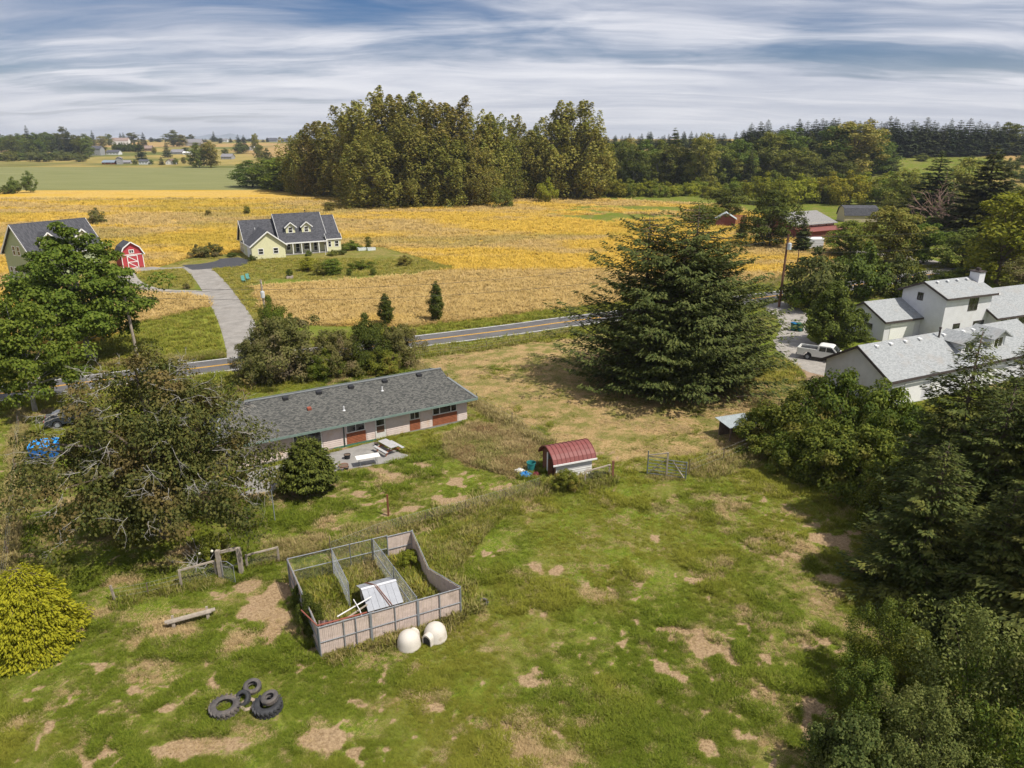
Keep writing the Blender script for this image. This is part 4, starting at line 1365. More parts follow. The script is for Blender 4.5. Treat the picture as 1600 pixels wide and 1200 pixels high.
mr.slab(lift([BR, BL, BGl, A1, A2, BGr]), .13)
mr.slab(lift([FR, BR, BGr, FGr]), .13)
mr.slab(lift([BL, FL, FGl, BGl]), .13)
rroof = mr.build('roof', SH_RANCH, ranch)
mf = MB()
for p, q in ((FL, FR), (FR, BR), (BR, BL), (BL, FL)):
    d = (Vector(q) - Vector(p)).normalized()
    n = Vector((d.y, -d.x, 0)) * .03
    mf.bar(Vector(p) + n + Vector((0, 0, .05)), Vector(q) + n + Vector((0, 0, .05)), .05, .19)
mf.build('fascia', FASC_G, rroof)
mc = MB()
up = Vector((0, 0, .16))
mc.bar(Vector(A1) + up, Vector(A2) + up, .26, .05)
for p, q in ((FR, FGr), (BR, BGr), (FL, FGl), (BL, BGl)):
    mc.bar(Vector(p) + up, Vector(q) + up, .24, .05)
mc.build('ridge_cap', M('ridge_cap', (.17, .18, .18), .9), rroof)
for gx, s in ((g0 - .2, -1), (g1 + .2, 1)):
    MB().prism([(gx, ym - 1.4, zg + .05), (gx, ym + 1.4, zg + .05), (gx, ym, RH)], (.06 * s, 0, 0)).build('gable_end', M('dark_board', (.14, .12, .11), .8), ranch)
rz_ = lambda y: RH + .14 - sl * abs(y - ym)
vents(rroof, [(x, ym - .55, rz_(ym - .55) - .02) for x in (2.6, 5.6, 8.4, 11.2, 14.3, 17.6)], VENT, .42, .2)
vents(rroof, [(7.0, 1.9, rz_(1.9) - .02)], M('rusty_vent', (.25, .07, .04), .8), .32, .18)
for x, y in ((9.6, 1.0), (13.6, 2.6)):
    MB().lathe([(.12, -.06), (.12, .02), (.05, .06), (.05, .38), (0, .38)], 8, (x, y, rz_(y))).build('vent_pipe', PIPE, rroof)
# front wall panels, windows, door
for u0, u1 in ((0, 4.9), (7.35, 9.28), (11.05, 11.78), (12.78, 14.9), (15.95, 17.05), (19.55, 20.5)):
    lap_panel(ranch, FF, u0 + .02, .14, u1 - .02, EV - .03, PINK, 'siding_panel', .17)
for u0, u1 in ((9.34, 10.98), (14.95, 15.9), (17.1, 19.48)):
    lap_panel(ranch, FF, u0, .16, u1, 1.10, REDP, 'red_board_panel', .13)
wt = M('greyed_white_trim', (.62, .60, .56), .7, .12, 3)
window(ranch, FF, 9.34, 1.13, 1.62, .90, wt, .07, 2)
window(ranch, FF, 14.95, 1.13, .95, .90, wt, .07, 2)
window(ranch, FF, 17.1, 1.13, 2.38, .90, wt, .07, 1)
for u in (17.75, 18.85):
    panel(ranch, FF, u, 1.16, u + .07, 2.0, .0, .05, wt, 'mullion')
window(ranch, FF, 5.0, .12, 2.3, 1.93, wt, .08, 2, name='sliding_door')
dr = panel(ranch, FF, 11.82, .08, 12.74, 2.03, .0, .05, wt, 'door')
panel(ranch, FF, 11.94, 1.28, 12.62, 1.93, .03, .058, GLASS, 'pane').parent = dr
panel(ranch, FF, 11.94, .62, 12.62, 1.2, .03, .058, M('brown_screen', (.13, .075, .05), .5), 'screen').parent = dr
MB().bar((9.12, -.09, .1), (9.12, -.09, EV - .1), .08).build('downspout', M('dark_green_pipe', (.05, .07, .06), .6), ranch)
panel(ranch, FF, 0, -.1, RL, .13, 0, .03, CONC, 'foundation')
panel(ranch, FF, 8.2, -.05, 11.8, .14, .03, .06, M('green_base_board', (.07, .17, .12), .8), 'base_board')
for (y0, y1) in ((2.0, 3.6), (5.4, 6.8)):
    window(ranch, ((RL, 0), R(90)), y0, 1.0, y1 - y0, .95, wt, .07, 2)

# ------------------------------------------------------------ pale yellow house
YA = R(30)
yh = thing('yellow_house', 'pale yellow farmhouse with dark roof, two dormers, porch and front garage gable', 'house', P(395, 406), YA)
c30, s30 = math.cos(YA), math.sin(YA)
yo = P(395, 406)


def ywz(lx, ly, py, o=yo, a=YA):
    x = o[0] + lx * math.cos(a) - ly * math.sin(a)
    y = o[1] + lx * math.sin(a) + ly * math.cos(a)
    return Zat(x, y, py)


GE = 2.95
gable(yh, 0, 0, 6.9, 9.0, GE, ywz(3.45, 0, 362), 'y', CREAM, SH_DARK, .42, .14, WTRIM)
gable(yh, 0.02, 6.2, 8.2, 13.6, 3.0, ywz(1.0, 9.9, 345), 'x', CREAM, SH_DARK, .42, .14, WTRIM)
YR = ywz(8, 9.4, 335)
gable(yh, 7.2, 4.6, 17.0, 14.2, 3.05, YR, 'x', CREAM, SH_DARK, .4, .15, WTRIM)
gable(yh, 16.8, 4.62, 20.0, 14.15, 3.03, YR - .75, 'x', CREAM, SH_DARK, .4, .15, WTRIM)
F0 = ((0, 0), 0.)
F4 = ((0, 4.6), 0.)
for u in (1.25, 4.35):
    window(yh, F0, u, .95, 1.15, 1.3, WTRIM, .12, 1, 2)
# porch: roof plane reaches forward over posts
pk = (YR - 3.05) / 4.8
mb = MB().slab([(7.3, 2.6, 3.05 - .55 * pk * 1.0 + .05), (16.8, 2.6, 3.05 - .55 * pk + .05), (16.8, 4.6, 3.22), (7.3, 4.6, 3.22)], .12)
pr = mb.build('porch_roof', SH_DARK, yh)
MB().box(7.0, 2.55, 2.42, 16.9, 2.68, 2.66).build('porch_beam', WTRIM, yh)
for x in (7.2, 9.2, 11.1, 13.0, 14.9, 16.7):
    MB().box(x - .09, 2.62, .1, x + .09, 2.80, 2.45).build('porch_post', WTRIM, yh)
MB().box(7.0, 2.5, -.05, 16.9, 4.6, .12).build('porch_floor', CONC, yh)
SHAD = M('porch_wall_siding', (.55, .54, .35), .75, .06)
for u, w_, z, h_ in ((8.2, .95, .8, 1.5), (10.2, .95, .2, 2.05), (12.0, 1.3, .7, 1.6), (14.2, .9, .3, 2.0)):
    window(yh, F4, u, z, w_, h_, WTRIM, .1, 1, 2)
gable(yh, 16.85, 2.9, 19.98, 4.7, 3.0, 3.9, 'x', CREAM, SH_DARK, .2, .12, WTRIM)
window(yh, ((0, 2.9), 0), 18.5, 1.1, 1.0, 1.35, WTRIM, .11, 1, 2)
window(yh, ((0, 2.9), 0), 17.0, 1.1, .8, 1.35, WTRIM, .11, 1, 2)
for dx in (9.7, 13.2):
    dm = 7.0
    zb = 3.05 + pk * (5.9 - 4.6) - .2
    MB().prism([(dx - 1.0, 5.7, zb), (dx + 1.0, 5.7, zb), (dx + 1.0, 5.7, zb + 1.55), (dx, 5.7, zb + 2.35), (dx - 1.0, 5.7, zb + 1.55)], (0, 3.0, 0)).build('dormer', CREAM, yh)
    dr_ = MB().slab([(dx - 1.35, 5.35, zb + 1.38), (dx, 5.35, zb + 2.48), (dx, 9.0, zb + 2.48), (dx - 1.35, 9.0, zb + 1.38)], .1).slab([(dx, 5.35, zb + 2.48), (dx + 1.35, 5.35, zb + 1.38), (dx + 1.35, 9.0, zb + 1.38), (dx, 9.0, zb + 2.48)], .1).build('dormer_roof', SH_DARK, yh)
    tb = MB()
    for s in (-1, 1):
        tb.bar((dx + s * 1.38, 5.32, zb + 1.28), (dx, 5.32, zb + 2.42), .06, .2)
    tb.build('fascia', WTRIM, dr_)
    window(yh, ((0, 5.7), 0), dx - .5, zb + .15, 1.0, 1.3, WTRIM, .11, 1, 2)
LFT = ((0, 9.0), R(-90))
for u in (1.0, 3.4, 5.8):
    pass
FW = ((.02, 13.6), R(-90))
for u in (1.2, 2.9, 4.6):
    window(yh, FW, u, .3, 1.1, 2.1, WTRIM, .1, 1, 2)
window(yh, FW, 3.2, 4.0, .9, 1.1, WTRIM, .1, 1, 2)
panel(yh, ((0, 6.0), R(-90)), 1.2, .05, 4.6, 2.4, 0, .05, WTRIM, 'garage_door')
for x, y in ((2.6, 8.2), (3.2, 9.0)):
    MB().lathe([(.07, -.4), (.07, .8), (0, .8)], 8, (x, y, 4.9)).build('vent_pipe', PIPE, yh)
MB().lathe([(.1, -.3), (.1, .5), (.2, .55), (.2, .7), (0, .75)], 8, (14.2, 9.6, YR)).build('chimney_pipe', FASC_D, yh)
lp = thing('lamp_post', 'white garden lamp post in front of the yellow house', 'lamp post', P(509, 398))
MB().tube([(0, 0, 0), (0, 0, 2.2)], .05, 6).build('post', WTRIM, lp)
MB().lathe([(.04, 2.2), (.14, 2.25), (.17, 2.55), (.06, 2.7), (0, 2.72)], 6).build('lantern', FASC_D, lp)

# ------------------------------------------------------------ pale green garage
go = P(17, 437)
r0_ = P(30, 351, 9.2)
r1_ = P(135, 341, 9.2)
GA = math.atan2(r1_[1] - r0_[1], r1_[0] - r0_[0])
gg = thing('green_garage', 'tall pale green gabled garage house with dark roof and dormer', 'house', go, GA - R(90))
# local: y runs along the ridge, x across the gable
GW = 8.2
ga_ = GA - R(90)
gx_ = lambda lx, ly, py: Zat(go[0] + lx * math.cos(ga_) - ly * math.sin(ga_), go[1] + lx * math.sin(ga_) + ly * math.cos(ga_), py)
gr = gx_(GW / 2, 0, 352)
ge = gx_(0, 0, 392)
GLN = math.hypot(r1_[0] - r0_[0], r1_[1] - r0_[1])
gable(gg, 0, 0, GW, GLN, ge, gr, 'y', SAGE, SH_DARK, .45, .16, WTRIM)
GF = ((0, 0), 0)
for u, z in ((1.6, .42), (2.9, .42)):
    window(gg, GF, u - .9, .9, .95, 1.6, WTRIM, .12, 1, 2)
for u in (2.7, 4.1):
    window(gg, GF, u, ge - .6, .95, 1.7, WTRIM, .12, 1, 2)
MB().tube([(5.0, -.12, 0), (5.0, -.12, 1.9), (4.7, -.12, 2.1)], .07, 6).build('exhaust_pipe', PIPE, gg)
for dy in (3.6, GLN - 3.0):
    k = (gr - ge) / (GW / 2)
    zb = ge + .3
    MB().prism([(GW - .6, dy - 1.4, zb - .4), (GW - .6, dy + 1.4, zb - .4), (GW - .6, dy + 1.4, zb + 1.5), (GW - .6, dy, zb + 2.9), (GW - .6, dy - 1.4, zb + 1.5)], (-3.0, 0, 0)).build('dormer', CREAM, gg)
    d_ = MB().slab([(GW - .2, dy - 1.8, zb + 1.3), (GW - .2, dy, zb + 3.05), (GW / 2 + .2, dy, zb + 3.05), (GW / 2 + .2, dy - 1.8, zb + 1.3)], .12).slab([(GW - .2, dy, zb + 3.05), (GW - .2, dy + 1.8, zb + 1.3), (GW / 2 + .2, dy + 1.8, zb + 1.3), (GW / 2 + .2, dy, zb + 3.05)], .12).build('dormer_roof', SH_DARK, gg)
    tb = MB()
    for s in (-1, 1):
        tb.bar((GW - .16, dy + s * 1.8, zb + 1.22), (GW - .16, dy, zb + 2.97), .06, .22)
    tb.build('fascia', WTRIM, d_)
    window(gg, ((GW - .6, 0), R(90)), dy - .5, zb + .1, 1.0, 1.3, WTRIM, .1, 1, 2)
window(gg, ((GW, 0), R(90)), 2.5, .9, 1.2, 1.3, WTRIM, .1, 1, 2)
window(gg, ((GW, 0), R(90)), GLN - 4, .9, 1.2, 1.3, WTRIM, .1, 1, 2)
ac = thing('air_conditioner', 'grey outdoor air conditioner beside the pale green garage', 'air conditioner', P(18, 440))
MB().box(-.45, -.4, 0, .45, .4, 1.0).build('body', M('metal_grey', (.42, .42, .42), .5, .1), ac)
MB().lathe([(.32, 1.0), (.32, 1.04), (0, 1.05)], 12).build('fan_grille', VENT, ac)
mb = MB()
for i in range(6):
    mb.box(-.40, -.43, .12 + i * .14, .40, -.40, .18 + i * .14)
mb.build('louvre', VENT, ac)

# ------------------------------------------------------------ red barn shaped shed
rsx, rsy = P(193, 421)
RED = M('barn_red', (.42, .055, .065), .7, .08, 2)
sh = thing('barn_shed', 'small red barn shaped garden shed with white trim and gambrel roof', 'shed', (rsx, rsy, 0), R(42))
sw, sd_, eh, kh, th_ = 3.9, 4.2, Zat(rsx, rsy, 399), Zat(rsx, rsy, 389), Zat(rsx, rsy, 380.5)
gam = [(0, eh), (.55, kh), (sw / 2, th_), (sw - .55, kh), (sw, eh)]
MB().prism([(0, 0, 0), (sw, 0, 0)] + [(x, 0, z) for x, z in gam[::-1]], (0, sd_, 0)).build('wall', RED, sh)
g2 = [(-.3, eh - .12)] + [(x + (x - sw / 2) * .05, z + .14) for x, z in gam[1:-1]] + [(sw + .3, eh - .12)]
mr = MB()
for (xa, za), (xb, zb) in zip(g2[:-1], g2[1:]):
    mr.slab([(xa, -.3, za), (xb, -.3, zb), (xb, sd_ + .3, zb), (xa, sd_ + .3, za)], .1)
srf = mr.build('roof', SH_DARK, sh)
tb = MB()
for (xa, za), (xb, zb) in zip(g2[:-1], g2[1:]):
    tb.bar((xa, -.34, za - .02), (xb, -.34, zb - .02), .06, .2)
tb.build('fascia', WTRIM, srf)
tb = MB()
for a, b in (((.05, -.03, 0), (.05, -.03, eh)), ((sw - .05, -.03, 0), (sw - .05, -.03, eh)), ((0, -.03, eh - .05), (sw, -.03, eh - .05))):
    tb.bar(a, b, .06, .12) if a[2] != b[2] else tb.bar(a, b, .06, .14)
tb.build('corner_trim', WTRIM, sh)
dr = panel(sh, ((0, 0), 0), sw / 2 - 1.0, .05, sw / 2 + .9, eh - .2, .0, .04, RED, 'door')
tb = MB()
x0, x1, z0, z1 = sw / 2 - .95, sw / 2 + .85, .08, eh - .25
zm = (z0 + z1) / 2
for a, b in (((x0, z0), (x0, z1)), ((x1, z0), (x1, z1)), ((x0, zm), (x1, zm)), ((x0, z0), (x1, z0)), ((x0, z1), (x1, z1)), ((x0, z1), (x1, zm)), ((x0, zm), (x1, z0))):
    tb.bar((a[0], -.07, a[1]), (b[0], -.07, b[1]), .05 if a[0] != b[0] else .13, .13)
tb.build('white_brace', WTRIM, dr)
window(sh, ((0, 0), 0), sw / 2 - .5, eh + .2, .95, .75, WTRIM, .12, 2)

# ------------------------------------------------------------ white garage with dormers
WB = (35.15, 62.55)
WA = R(25.5)
wg = thing('white_garage', 'long white building with grey shingled roof, two dormers and blank gable end', 'house', (WB[0], WB[1], 0), WA)
WW, WLn = 7.3, 24.0


def lz(o, a, lx, ly, py):
    return Zat(o[0] + lx * math.cos(a) - ly * math.sin(a), o[1] + lx * math.sin(a) + ly * math.cos(a), py)


we, wr = 2.95, 5.15
gable(wg, 0, 0, WLn, WW, we, wr, 'x', WSIDE, SH_GREY, .45, .16, FASC_D)
wk = (wr - we) / (WW / 2)
wz = lambda y: we + wk * min(y, WW - y) + .19
vents(wg, [(x, WW / 2 - .5, wz(WW / 2 - .5) - .03) for x in (1.6, 3.6, 5.7, 7.8, 11.5, 14.6, 16.2, 17.8)], M('pale_vent', (.66, .66, .65), .5), .34, .16)
MB().lathe([(.09, -.2), (.09, .9), (.13, .9), (.13, 1.05), (0, 1.08)], 8, (10.6, WW / 2 - .6, wz(WW / 2 - .6))).build('stove_pipe', FASC_D, wg)
for dx in (12.5, 17.2):
    y0 = 1.0
    zb = wz(y0) - .25
    MB().prism([(dx - 1.15, y0, zb), (dx + 1.15, y0, zb), (dx + 1.15, y0, zb + 1.35), (dx, y0, zb + 1.95), (dx - 1.15, y0, zb + 1.35)], (0, 2.5, 0)).build('dormer', WSIDE, wg)
    d_ = MB().slab([(dx - 1.55, y0 - .5, zb + 1.25), (dx, y0 - .5, zb + 2.1), (dx, WW / 2, zb + 2.1), (dx - 1.55, WW / 2, zb + 1.25)], .12).slab([(dx, y0 - .5, zb + 2.1), (dx + 1.55, y0 - .5, zb + 1.25), (dx + 1.55, WW / 2, zb + 1.25), (dx, WW / 2, zb + 2.1)], .12).build('dormer_roof', SH_GREY, wg)
    window(wg, ((0, y0), 0), dx - .75, zb + .12, 1.5, 1.15, WTRIM, .09, 2)
for x in (2.2, 6.0, 9.8, 13.6):
    panel(wg, ((0, 0), 0), x, .05, x + 2.6, min(2.2, we - .3), 0, .04, WTRIM, 'garage_door')
panel(wg, ((0, 7.0), R(-90)), 3.1, 1.5, 3.5, 1.8, 0, .03, M('wall_light', (.3, .3, .3), .5), 'wall_lamp')

# ------------------------------------------------------------ two storey white house
HA = R(23)
HQ = (46.6, 86.3)
wh = thing('white_house', 'two storey white house with grey roof, chimney and low wings', 'house', (HQ[0], HQ[1], 0), HA)
gable(wh, 0, 0, 6.3, 6.6, 2.6, 4.25, 'x', WSIDE, SH_GREY, .4, .15, FASC_D)
h2e, h2r = 5.6, 6.95
gable(wh, 6.2, -3.0, 14.6, 3.2, h2e, h2r, 'x', WSIDE, SH_GREY, .45, .16, FASC_D)
gable(wh, 14.5, -4.2, 25.0, 4.2, 2.7, 5.1, 'x', WSIDE, SH_GREY, .45, .16, FASC_D)
H2 = ((0, -3.0), 0)
HL = ((6.2, 3.2), R(-90))
window(wh, HL, 2.2, h2e - 1.0, .8, 1.0, FASC_D, .07, 2)
window(wh, ((0, 6.6), R(-90)), 2.0, 1.0, 2.8, .8, FASC_D, .07, 3)
window(wh, H2, 10.4, h2e - 2.05, 1.7, 1.75, FASC_D, .07, 2)
window(wh, H2, 12.0, .9, 2.0, 1.2, FASC_D, .07, 2)
window(wh, H2, 8.3, 1.0, 1.2, 1.1, FASC_D, .07, 1)
for u in (15.2, 17.0, 18.8, 20.6, 22.4):
    window(wh, ((0, -4.2), 0), u, .3, 1.5, 2.0, WTRIM, .09, 1)
chm = MB().box(14.0, -1.2, 2.0, 15.1, .1, h2r + .9).build('chimney', WSIDE, wh)
MB().box(13.9, -1.3, h2r + .9, 15.2, .2, h2r + 1.05).box(14.35, -.8, h2r + 1.05, 14.75, -.3, h2r + 1.4).build('chimney_cap', FASC_D, chm)
pv = M('pale_vent', (.66, .66, .65), .5)
vents(wh, [(x, -.5, h2r + .0) for x in (7.4, 9.2, 11.0, 12.8)], pv, .3, .14)
vents(wh, [(x, -1.2, 4.65) for x in (16.4, 18.6)], pv, .3, .14)
panel(wh, ((0, 0), 0), 1.0, .05, 5.2, 2.1, 0, .04, WTRIM, 'garage_door')
# closed patio umbrella in front of the low wing
ux, uy = P(1590, 520)
um = thing('patio_umbrella', 'closed teal patio umbrella beside the low wing of the white house', 'umbrella', (ux, uy, 0))
MB().tube([(0, 0, 0), (0, 0, 2.6)], .03, 6).build('pole', WTRIM, um)
MB().lathe([(.05, .8), (.16, 1.0), (.12, 1.9), (.03, 2.5)], 8).build('canopy', M('teal_cloth', (.02, .22, .30), .8), um)

# ------------------------------------------------------------ barn, shed and tank across the road
BROWNR = M('dark_red_brown', (.16, .06, .055), .85, .15, 1.5)
REDROOF = M('dull_red_metal', (.22, .075, .06), .7, .15, 1)
bo = P(1262, 376)
barn = thing('red_barn', 'dark red barn with shallow grey roof and red lean-to roof', 'barn', (bo[0], bo[1], 0), R(30))
bl_ = lambda lx, ly, py: lz(bo, R(30), lx, ly, py)
gable(barn, 0, 4.5, 15.5, 17.5, bl_(8, 5, 349), bl_(0, 11, 334), 'x', BROWNR, SH_GREY if False else shinglemat('barn_grey_roof', (.20, .19, .18), (.27, .26, .25)), .7, .16, None)
be = bl_(8, 5, 352)
MB().prism([(0, 0, 0), (0, 4.6, 0), (0, 4.6, be - .6), (0, 0, 2.2)], (15.5, 0, 0)).build('lean_to_wall', BROWNR, barn)
MB().slab([(-.4, -.6, 2.25), (15.9, -.6, 2.25), (15.9, 4.7, be - .35), (-.4, 4.7, be - .35)], .12).build('lean_to_roof', REDROOF, barn)
clm = M('clerestory_panel', (.5, .46, .36), .6)
for i in range(5):
    panel(barn, ((0, 4.5), 0), .6 + i * 3.0, be - .1, 3.2 + i * 3.0, be + .75, 0, .04, clm, 'clerestory')
panel(barn, ((0, 17.5), R(-90)), 2.0, .4, 6.0, 4.0, 0, .04, clm, 'barn_door')
to = P(1319, 347)
TAN = M('tan_siding', (.48, .41, .27), .8, .1)
ts = thing('tan_shed', 'tan shed with dark gambrel roof behind the red barn', 'shed', (to[0], to[1], 0), R(-2))
t1, t2, t3 = Zat(to[0], to[1], 336), Zat(to[0], to[1], 326), Zat(to[0], to[1], 322.5)
TL, TWd = 9.8, 6.0
MB().prism([(0, 0, 0), (0, TWd, 0), (0, TWd, t1), (0, TWd - 1, t2), (0, TWd / 2, t3), (0, 1, t2), (0, 0, t1)], (TL, 0, 0)).build('wall', TAN, ts)
mr = MB()
pf = [(-.3, t1 - .2), (.9, t2 + .1), (TWd / 2, t3 + .14), (TWd - .9, t2 + .1), (TWd + .3, t1 - .2)]
for (ya, za), (yb, zb) in zip(pf[:-1], pf[1:]):
    mr.slab([(-.3, ya, za), (TL + .3, ya, za), (TL + .3, yb, zb), (-.3, yb, zb)], .1)
mr.build('roof', SH_DARK, ts)
tb = MB()
for y in (.1, 1.6, 3.0, 4.4, 5.9):
    tb.bar((TL + .05, y, 0), (TL + .05, y, t1 + .2), .08, .14)
tb.build('white_trim', WTRIM, ts)
panel(ts, ((TL, 0), R(90)), 1.7, .05, 4.3, t1 - .2, 0, .03, WTRIM, 'door')
wo_ = P(1262, 391)
wt_ = thing('horse_trailer', 'white ribbed horse trailer parked beside the red barn', 'trailer', (wo_[0], wo_[1], 0), R(8))
mb = MB().prism([(0, 0, .45), (0, 2.2, .45), (0, 2.2, 2.5), (0, 1.9, 2.75), (0, .3, 2.75), (0, 0, 2.5)], (3.7, 0, 0))
mb.build('body', M('trailer_white', (.72, .72, .72), .5, .05), wt_)
mb = MB()
for i in range(5):
    mb.box(0, -.03, .75 + i * .36, 3.7, 0, .85 + i * .36)
mb.build('rib', M('trailer_rib', (.45, .45, .46), .5), wt_)
for x in (1.4, 2.3):
    MB().lathe([(.0, 0), (.34, 0), (.34, .22), (0, .22)], 14, (x, .0, .36), axis='Y').build('wheel', VENT, wt_)
so_ = P(1118, 354)
rs2 = thing('tin_roof_shed', 'small red brown shed with pale metal roof beside the round tree', 'shed', (so_[0], so_[1], 0), R(-15))
gable(rs2, 0, 0, 5.4, 4.4, 2.3, 3.9, 'y', BROWNR, M('pale_tin', (.42, .46, .46), .45, .12, 2, .4, .2), .4, .08)
fo = P(1142, 352)
pf_ = thing('plank_fence', 'red brown plank fence beside the tin roofed shed', 'fence', (fo[0], fo[1], 0), R(5))
for i in range(7):
    MB().box(0, 0, .35 + i * .38, 4.6, .05, .65 + i * .38).build('plank', M('red_plank', (.30, .12, .07), .85), pf_)
for x in (0.05, 2.3, 4.5):
    MB().box(x, .06, 0, x + .12, .18, 3.0).build('post', BROWNR, pf_)


# ------------------------------------------------------------ far houses
def far_house(px, py, wpx, wall_px, roof_px, wall, roof, label, rz=0., depth=9., axis='x', nwin=3, two=False, name='farmhouse', group=None):
    x, y = PT(px, py)
    g = float(hz(x, y))
    m = (y * CT + (CAM_H - g) * ST) / FPX
    W = wpx * m
    ev, rd = wall_px * m, (wall_px + roof_px) * m
    o = thing(name, label, 'house', (x - W / 2, y, g), rz, group)
    gable(o, 0, 0, W, depth, ev, rd, axis, wall, roof, .5, .2)
    f = ((0, 0), 0)
    for i in range(nwin):
        u = W * (i + .5) / nwin - .7
        for zz in ((.9, ev * .5 + .5) if two else (.9,)):
            window(o, f, u, zz, 1.4, min(1.4, ev * .4), WTRIM, .15)
    return o


WHT = M('far_white', (.66, .66, .65), .8, .05)
GRY = M('far_grey', (.30, .30, .30), .8, .08)
BRN = M('far_brown', (.22, .16, .12), .85, .1)
BLU = M('far_blue_roof', (.20, .24, .29), .7, .08)
RDK = M('far_dark_roof', (.085, .085, .10), .85, .1)
RBR = M('far_brown_roof', (.17, .11, .085), .85, .1)
RGN = M('far_green_roof', (.17, .27, .235), .7, .08)
RGY = M('far_grey_roof', (.22, .21, .22), .85, .1)
PNK = M('far_pinkish_roof', (.27, .20, .17), .85, .1)
for a in [
    (133, 234, 14, 5, 3, WHT, RGY, 'far white house with grey roof just below the wood', .1, 10, 'x', 3),
    (149, 243, 18, 10, 4, GRY, RDK, 'far grey two storey house with balcony fronts', -.05, 10, 'x', 4, True),
    (176, 242, 19, 4, 3, WHT, RDK, 'far white bungalow with dark roof beside the tall hedge', 0, 9, 'x', 4),
    (187, 226, 25, 6, 4, WHT, PNK, 'far large white house with pinkish roofs above the tall hedge', .1, 12, 'x', 5),
    (169, 257, 19, 3, 3, REDP, BLU, 'far low barn with blue grey roof and red wall', 0, 9, 'x', 2),
    (186, 257, 7, 9, 2, GRY, RGY, 'far tall grey silo building beside the red walled barn', .3, 8, 'y', 1),
    (195, 256, 14, 2, 3, GRY, RGY, 'far low grey shed beside the silo building', .2, 8, 'x', 2),
    (224, 257, 14, 5, 2, WHT, RDK, 'far white house behind the dark conifer', 0, 8, 'x', 3),
    (265, 257, 12, 4, 4, WHT, RBR, 'far white cottage with brown gable roof', 0, 9, 'y', 2),
    (276, 241, 18, 3, 4, GRY, RGY, 'far wide grey roofed house on the slope', 0, 10, 'x', 3),
    (292, 242, 12, 3, 2, WHT, WHT, 'far white flat shed beside the wide grey roofed house', 0, 6, 'x', 2),
    (302, 228, 24, 5, 5, GRY, RGY, 'far grey house with hipped gables above the green slope', .1, 12, 'x', 4),
    (354, 249, 17, 4, 4, GRY, RGY, 'far grey house right of the big round tree', -.1, 9, 'x', 3),
    (393, 235, 10, 4, 3, WHT, WHT, 'far bright white barn beside the tall tree', 0, 9, 'y', 1),
    (231, 236, 12, 4, 4, BRN, PNK, 'far brown shingled barn beside the conifers', 0, 8, 'x', 1),
    (424, 222, 16, 2.5, 3.5, GRY, RDK, 'far dark roofed house on the skyline left of the grove', .1, 12, 'x', 3),
    (448, 222, 18, 2.5, 3, GRY, RDK, 'far dark roofed house on the skyline closest to the grove', -.1, 12, 'x', 3),
    (351, 222, 8, 3, 2, WHT, RGY, 'tiny pale house on the skyline below the mountains', 0, 10, 'x', 2),
    (4, 224, 14, 4, 4, GRY, RDK, 'far dark roofed house at the end of the far wood', 0, 10, 'x', 2),
    (1466, 239, 20, 8, 7, WHT, GRY, 'white gabled far house in front of the ridge forest, with one dark gable window', .2, 12, 'y', 1),
    (1488, 239, 19, 7, 7, WHT, GRY, 'second white gabled far house beside the first', .2, 12, 'y', 1),
    (1520, 239, 26, 6, 8, WHT, PNK, 'far house with mauve roof beside the white gabled ones', .1, 12, 'x', 3),
    (1550, 240, 18, 5, 5, WHT, RGN, 'white walled far wing with a green roof', .0, 10, 'x', 2),
    (1577, 240, 30, 6, 6, BRN, RGN, 'brown far house with a wide green roof', .0, 12, 'x', 4),
]:
    far_house(*a[:8], *a[8:])

# far blue mountains
def mountains():
    xs = np.linspace(-9000, 9000, 260)
    rng = np.random.default_rng(3)
    prof = 8 + 22 * fbm(xs, xs * 0 + 3, 900, 5)
    for cx, hh, wd in ((-3150, 62, 150), (-2950, 66, 130), (-3330, 30, 160), (5300, 40, 500), (-5200, 30, 400)):
        prof += hh * np.clip(1 - np.abs(xs - cx) / wd, 0, 1)
    V, F = [], []
    for x, p in zip(xs, prof):
        V += [(x, 7000, 0), (x, 7400 + rng.uniform(-60, 60), p * .55), (x, 7900, p), (x, 8800, 0)]
    for i in range(len(xs) - 1):
        for k in range(3):
            F.append((i * 4 + k, i * 4 + 4 + k, i * 4 + 5 + k, i * 4 + 1 + k))
    o = link('mountains', np_mesh('mountains', np.array(V), np.array(F)), None, M('mountain_rock', (.20, .22, .24), .95, .2, .003))
    tag(o, kind='structure')


mountains()

# ------------------------------------------------------------ weathered materials for small things
WOOD = M('weathered_wood', (.33, .28, .225), .9, .25, 4, .1, fine=25)
WOODD = M('dark_wood', (.15, .11, .08), .9, .25, 4, .1)
SLAT = M('faded_pink_slat', (.56, .45, .39), .8, .16, 3, .15, dirt=(.30, .23, .17), dscale=1.2)
GALV = M('galvanised_steel', (.27, .285, .30), .55, .15, 3, .3, .2)
RUST = M('rusty_steel', (.22, .10, .06), .8, .25, 5)
RUBBER = M('dusty_rubber', (.095, .085, .08), .85, .35, 3, .2, dirt=(.22, .17, .125), dscale=1.5)
RUBBERP = M('mud_caked_rubber', (.30, .235, .18), .9, .25, 4, .1)
RUBBERD = M('dark_rubber', (.04, .04, .042), .7, .3, 3, .3)
PLAST = M('off_white_plastic', (.58, .53, .46), .6, .08, 2, .3, dirt=(.42, .35, .27), dscale=1.6)


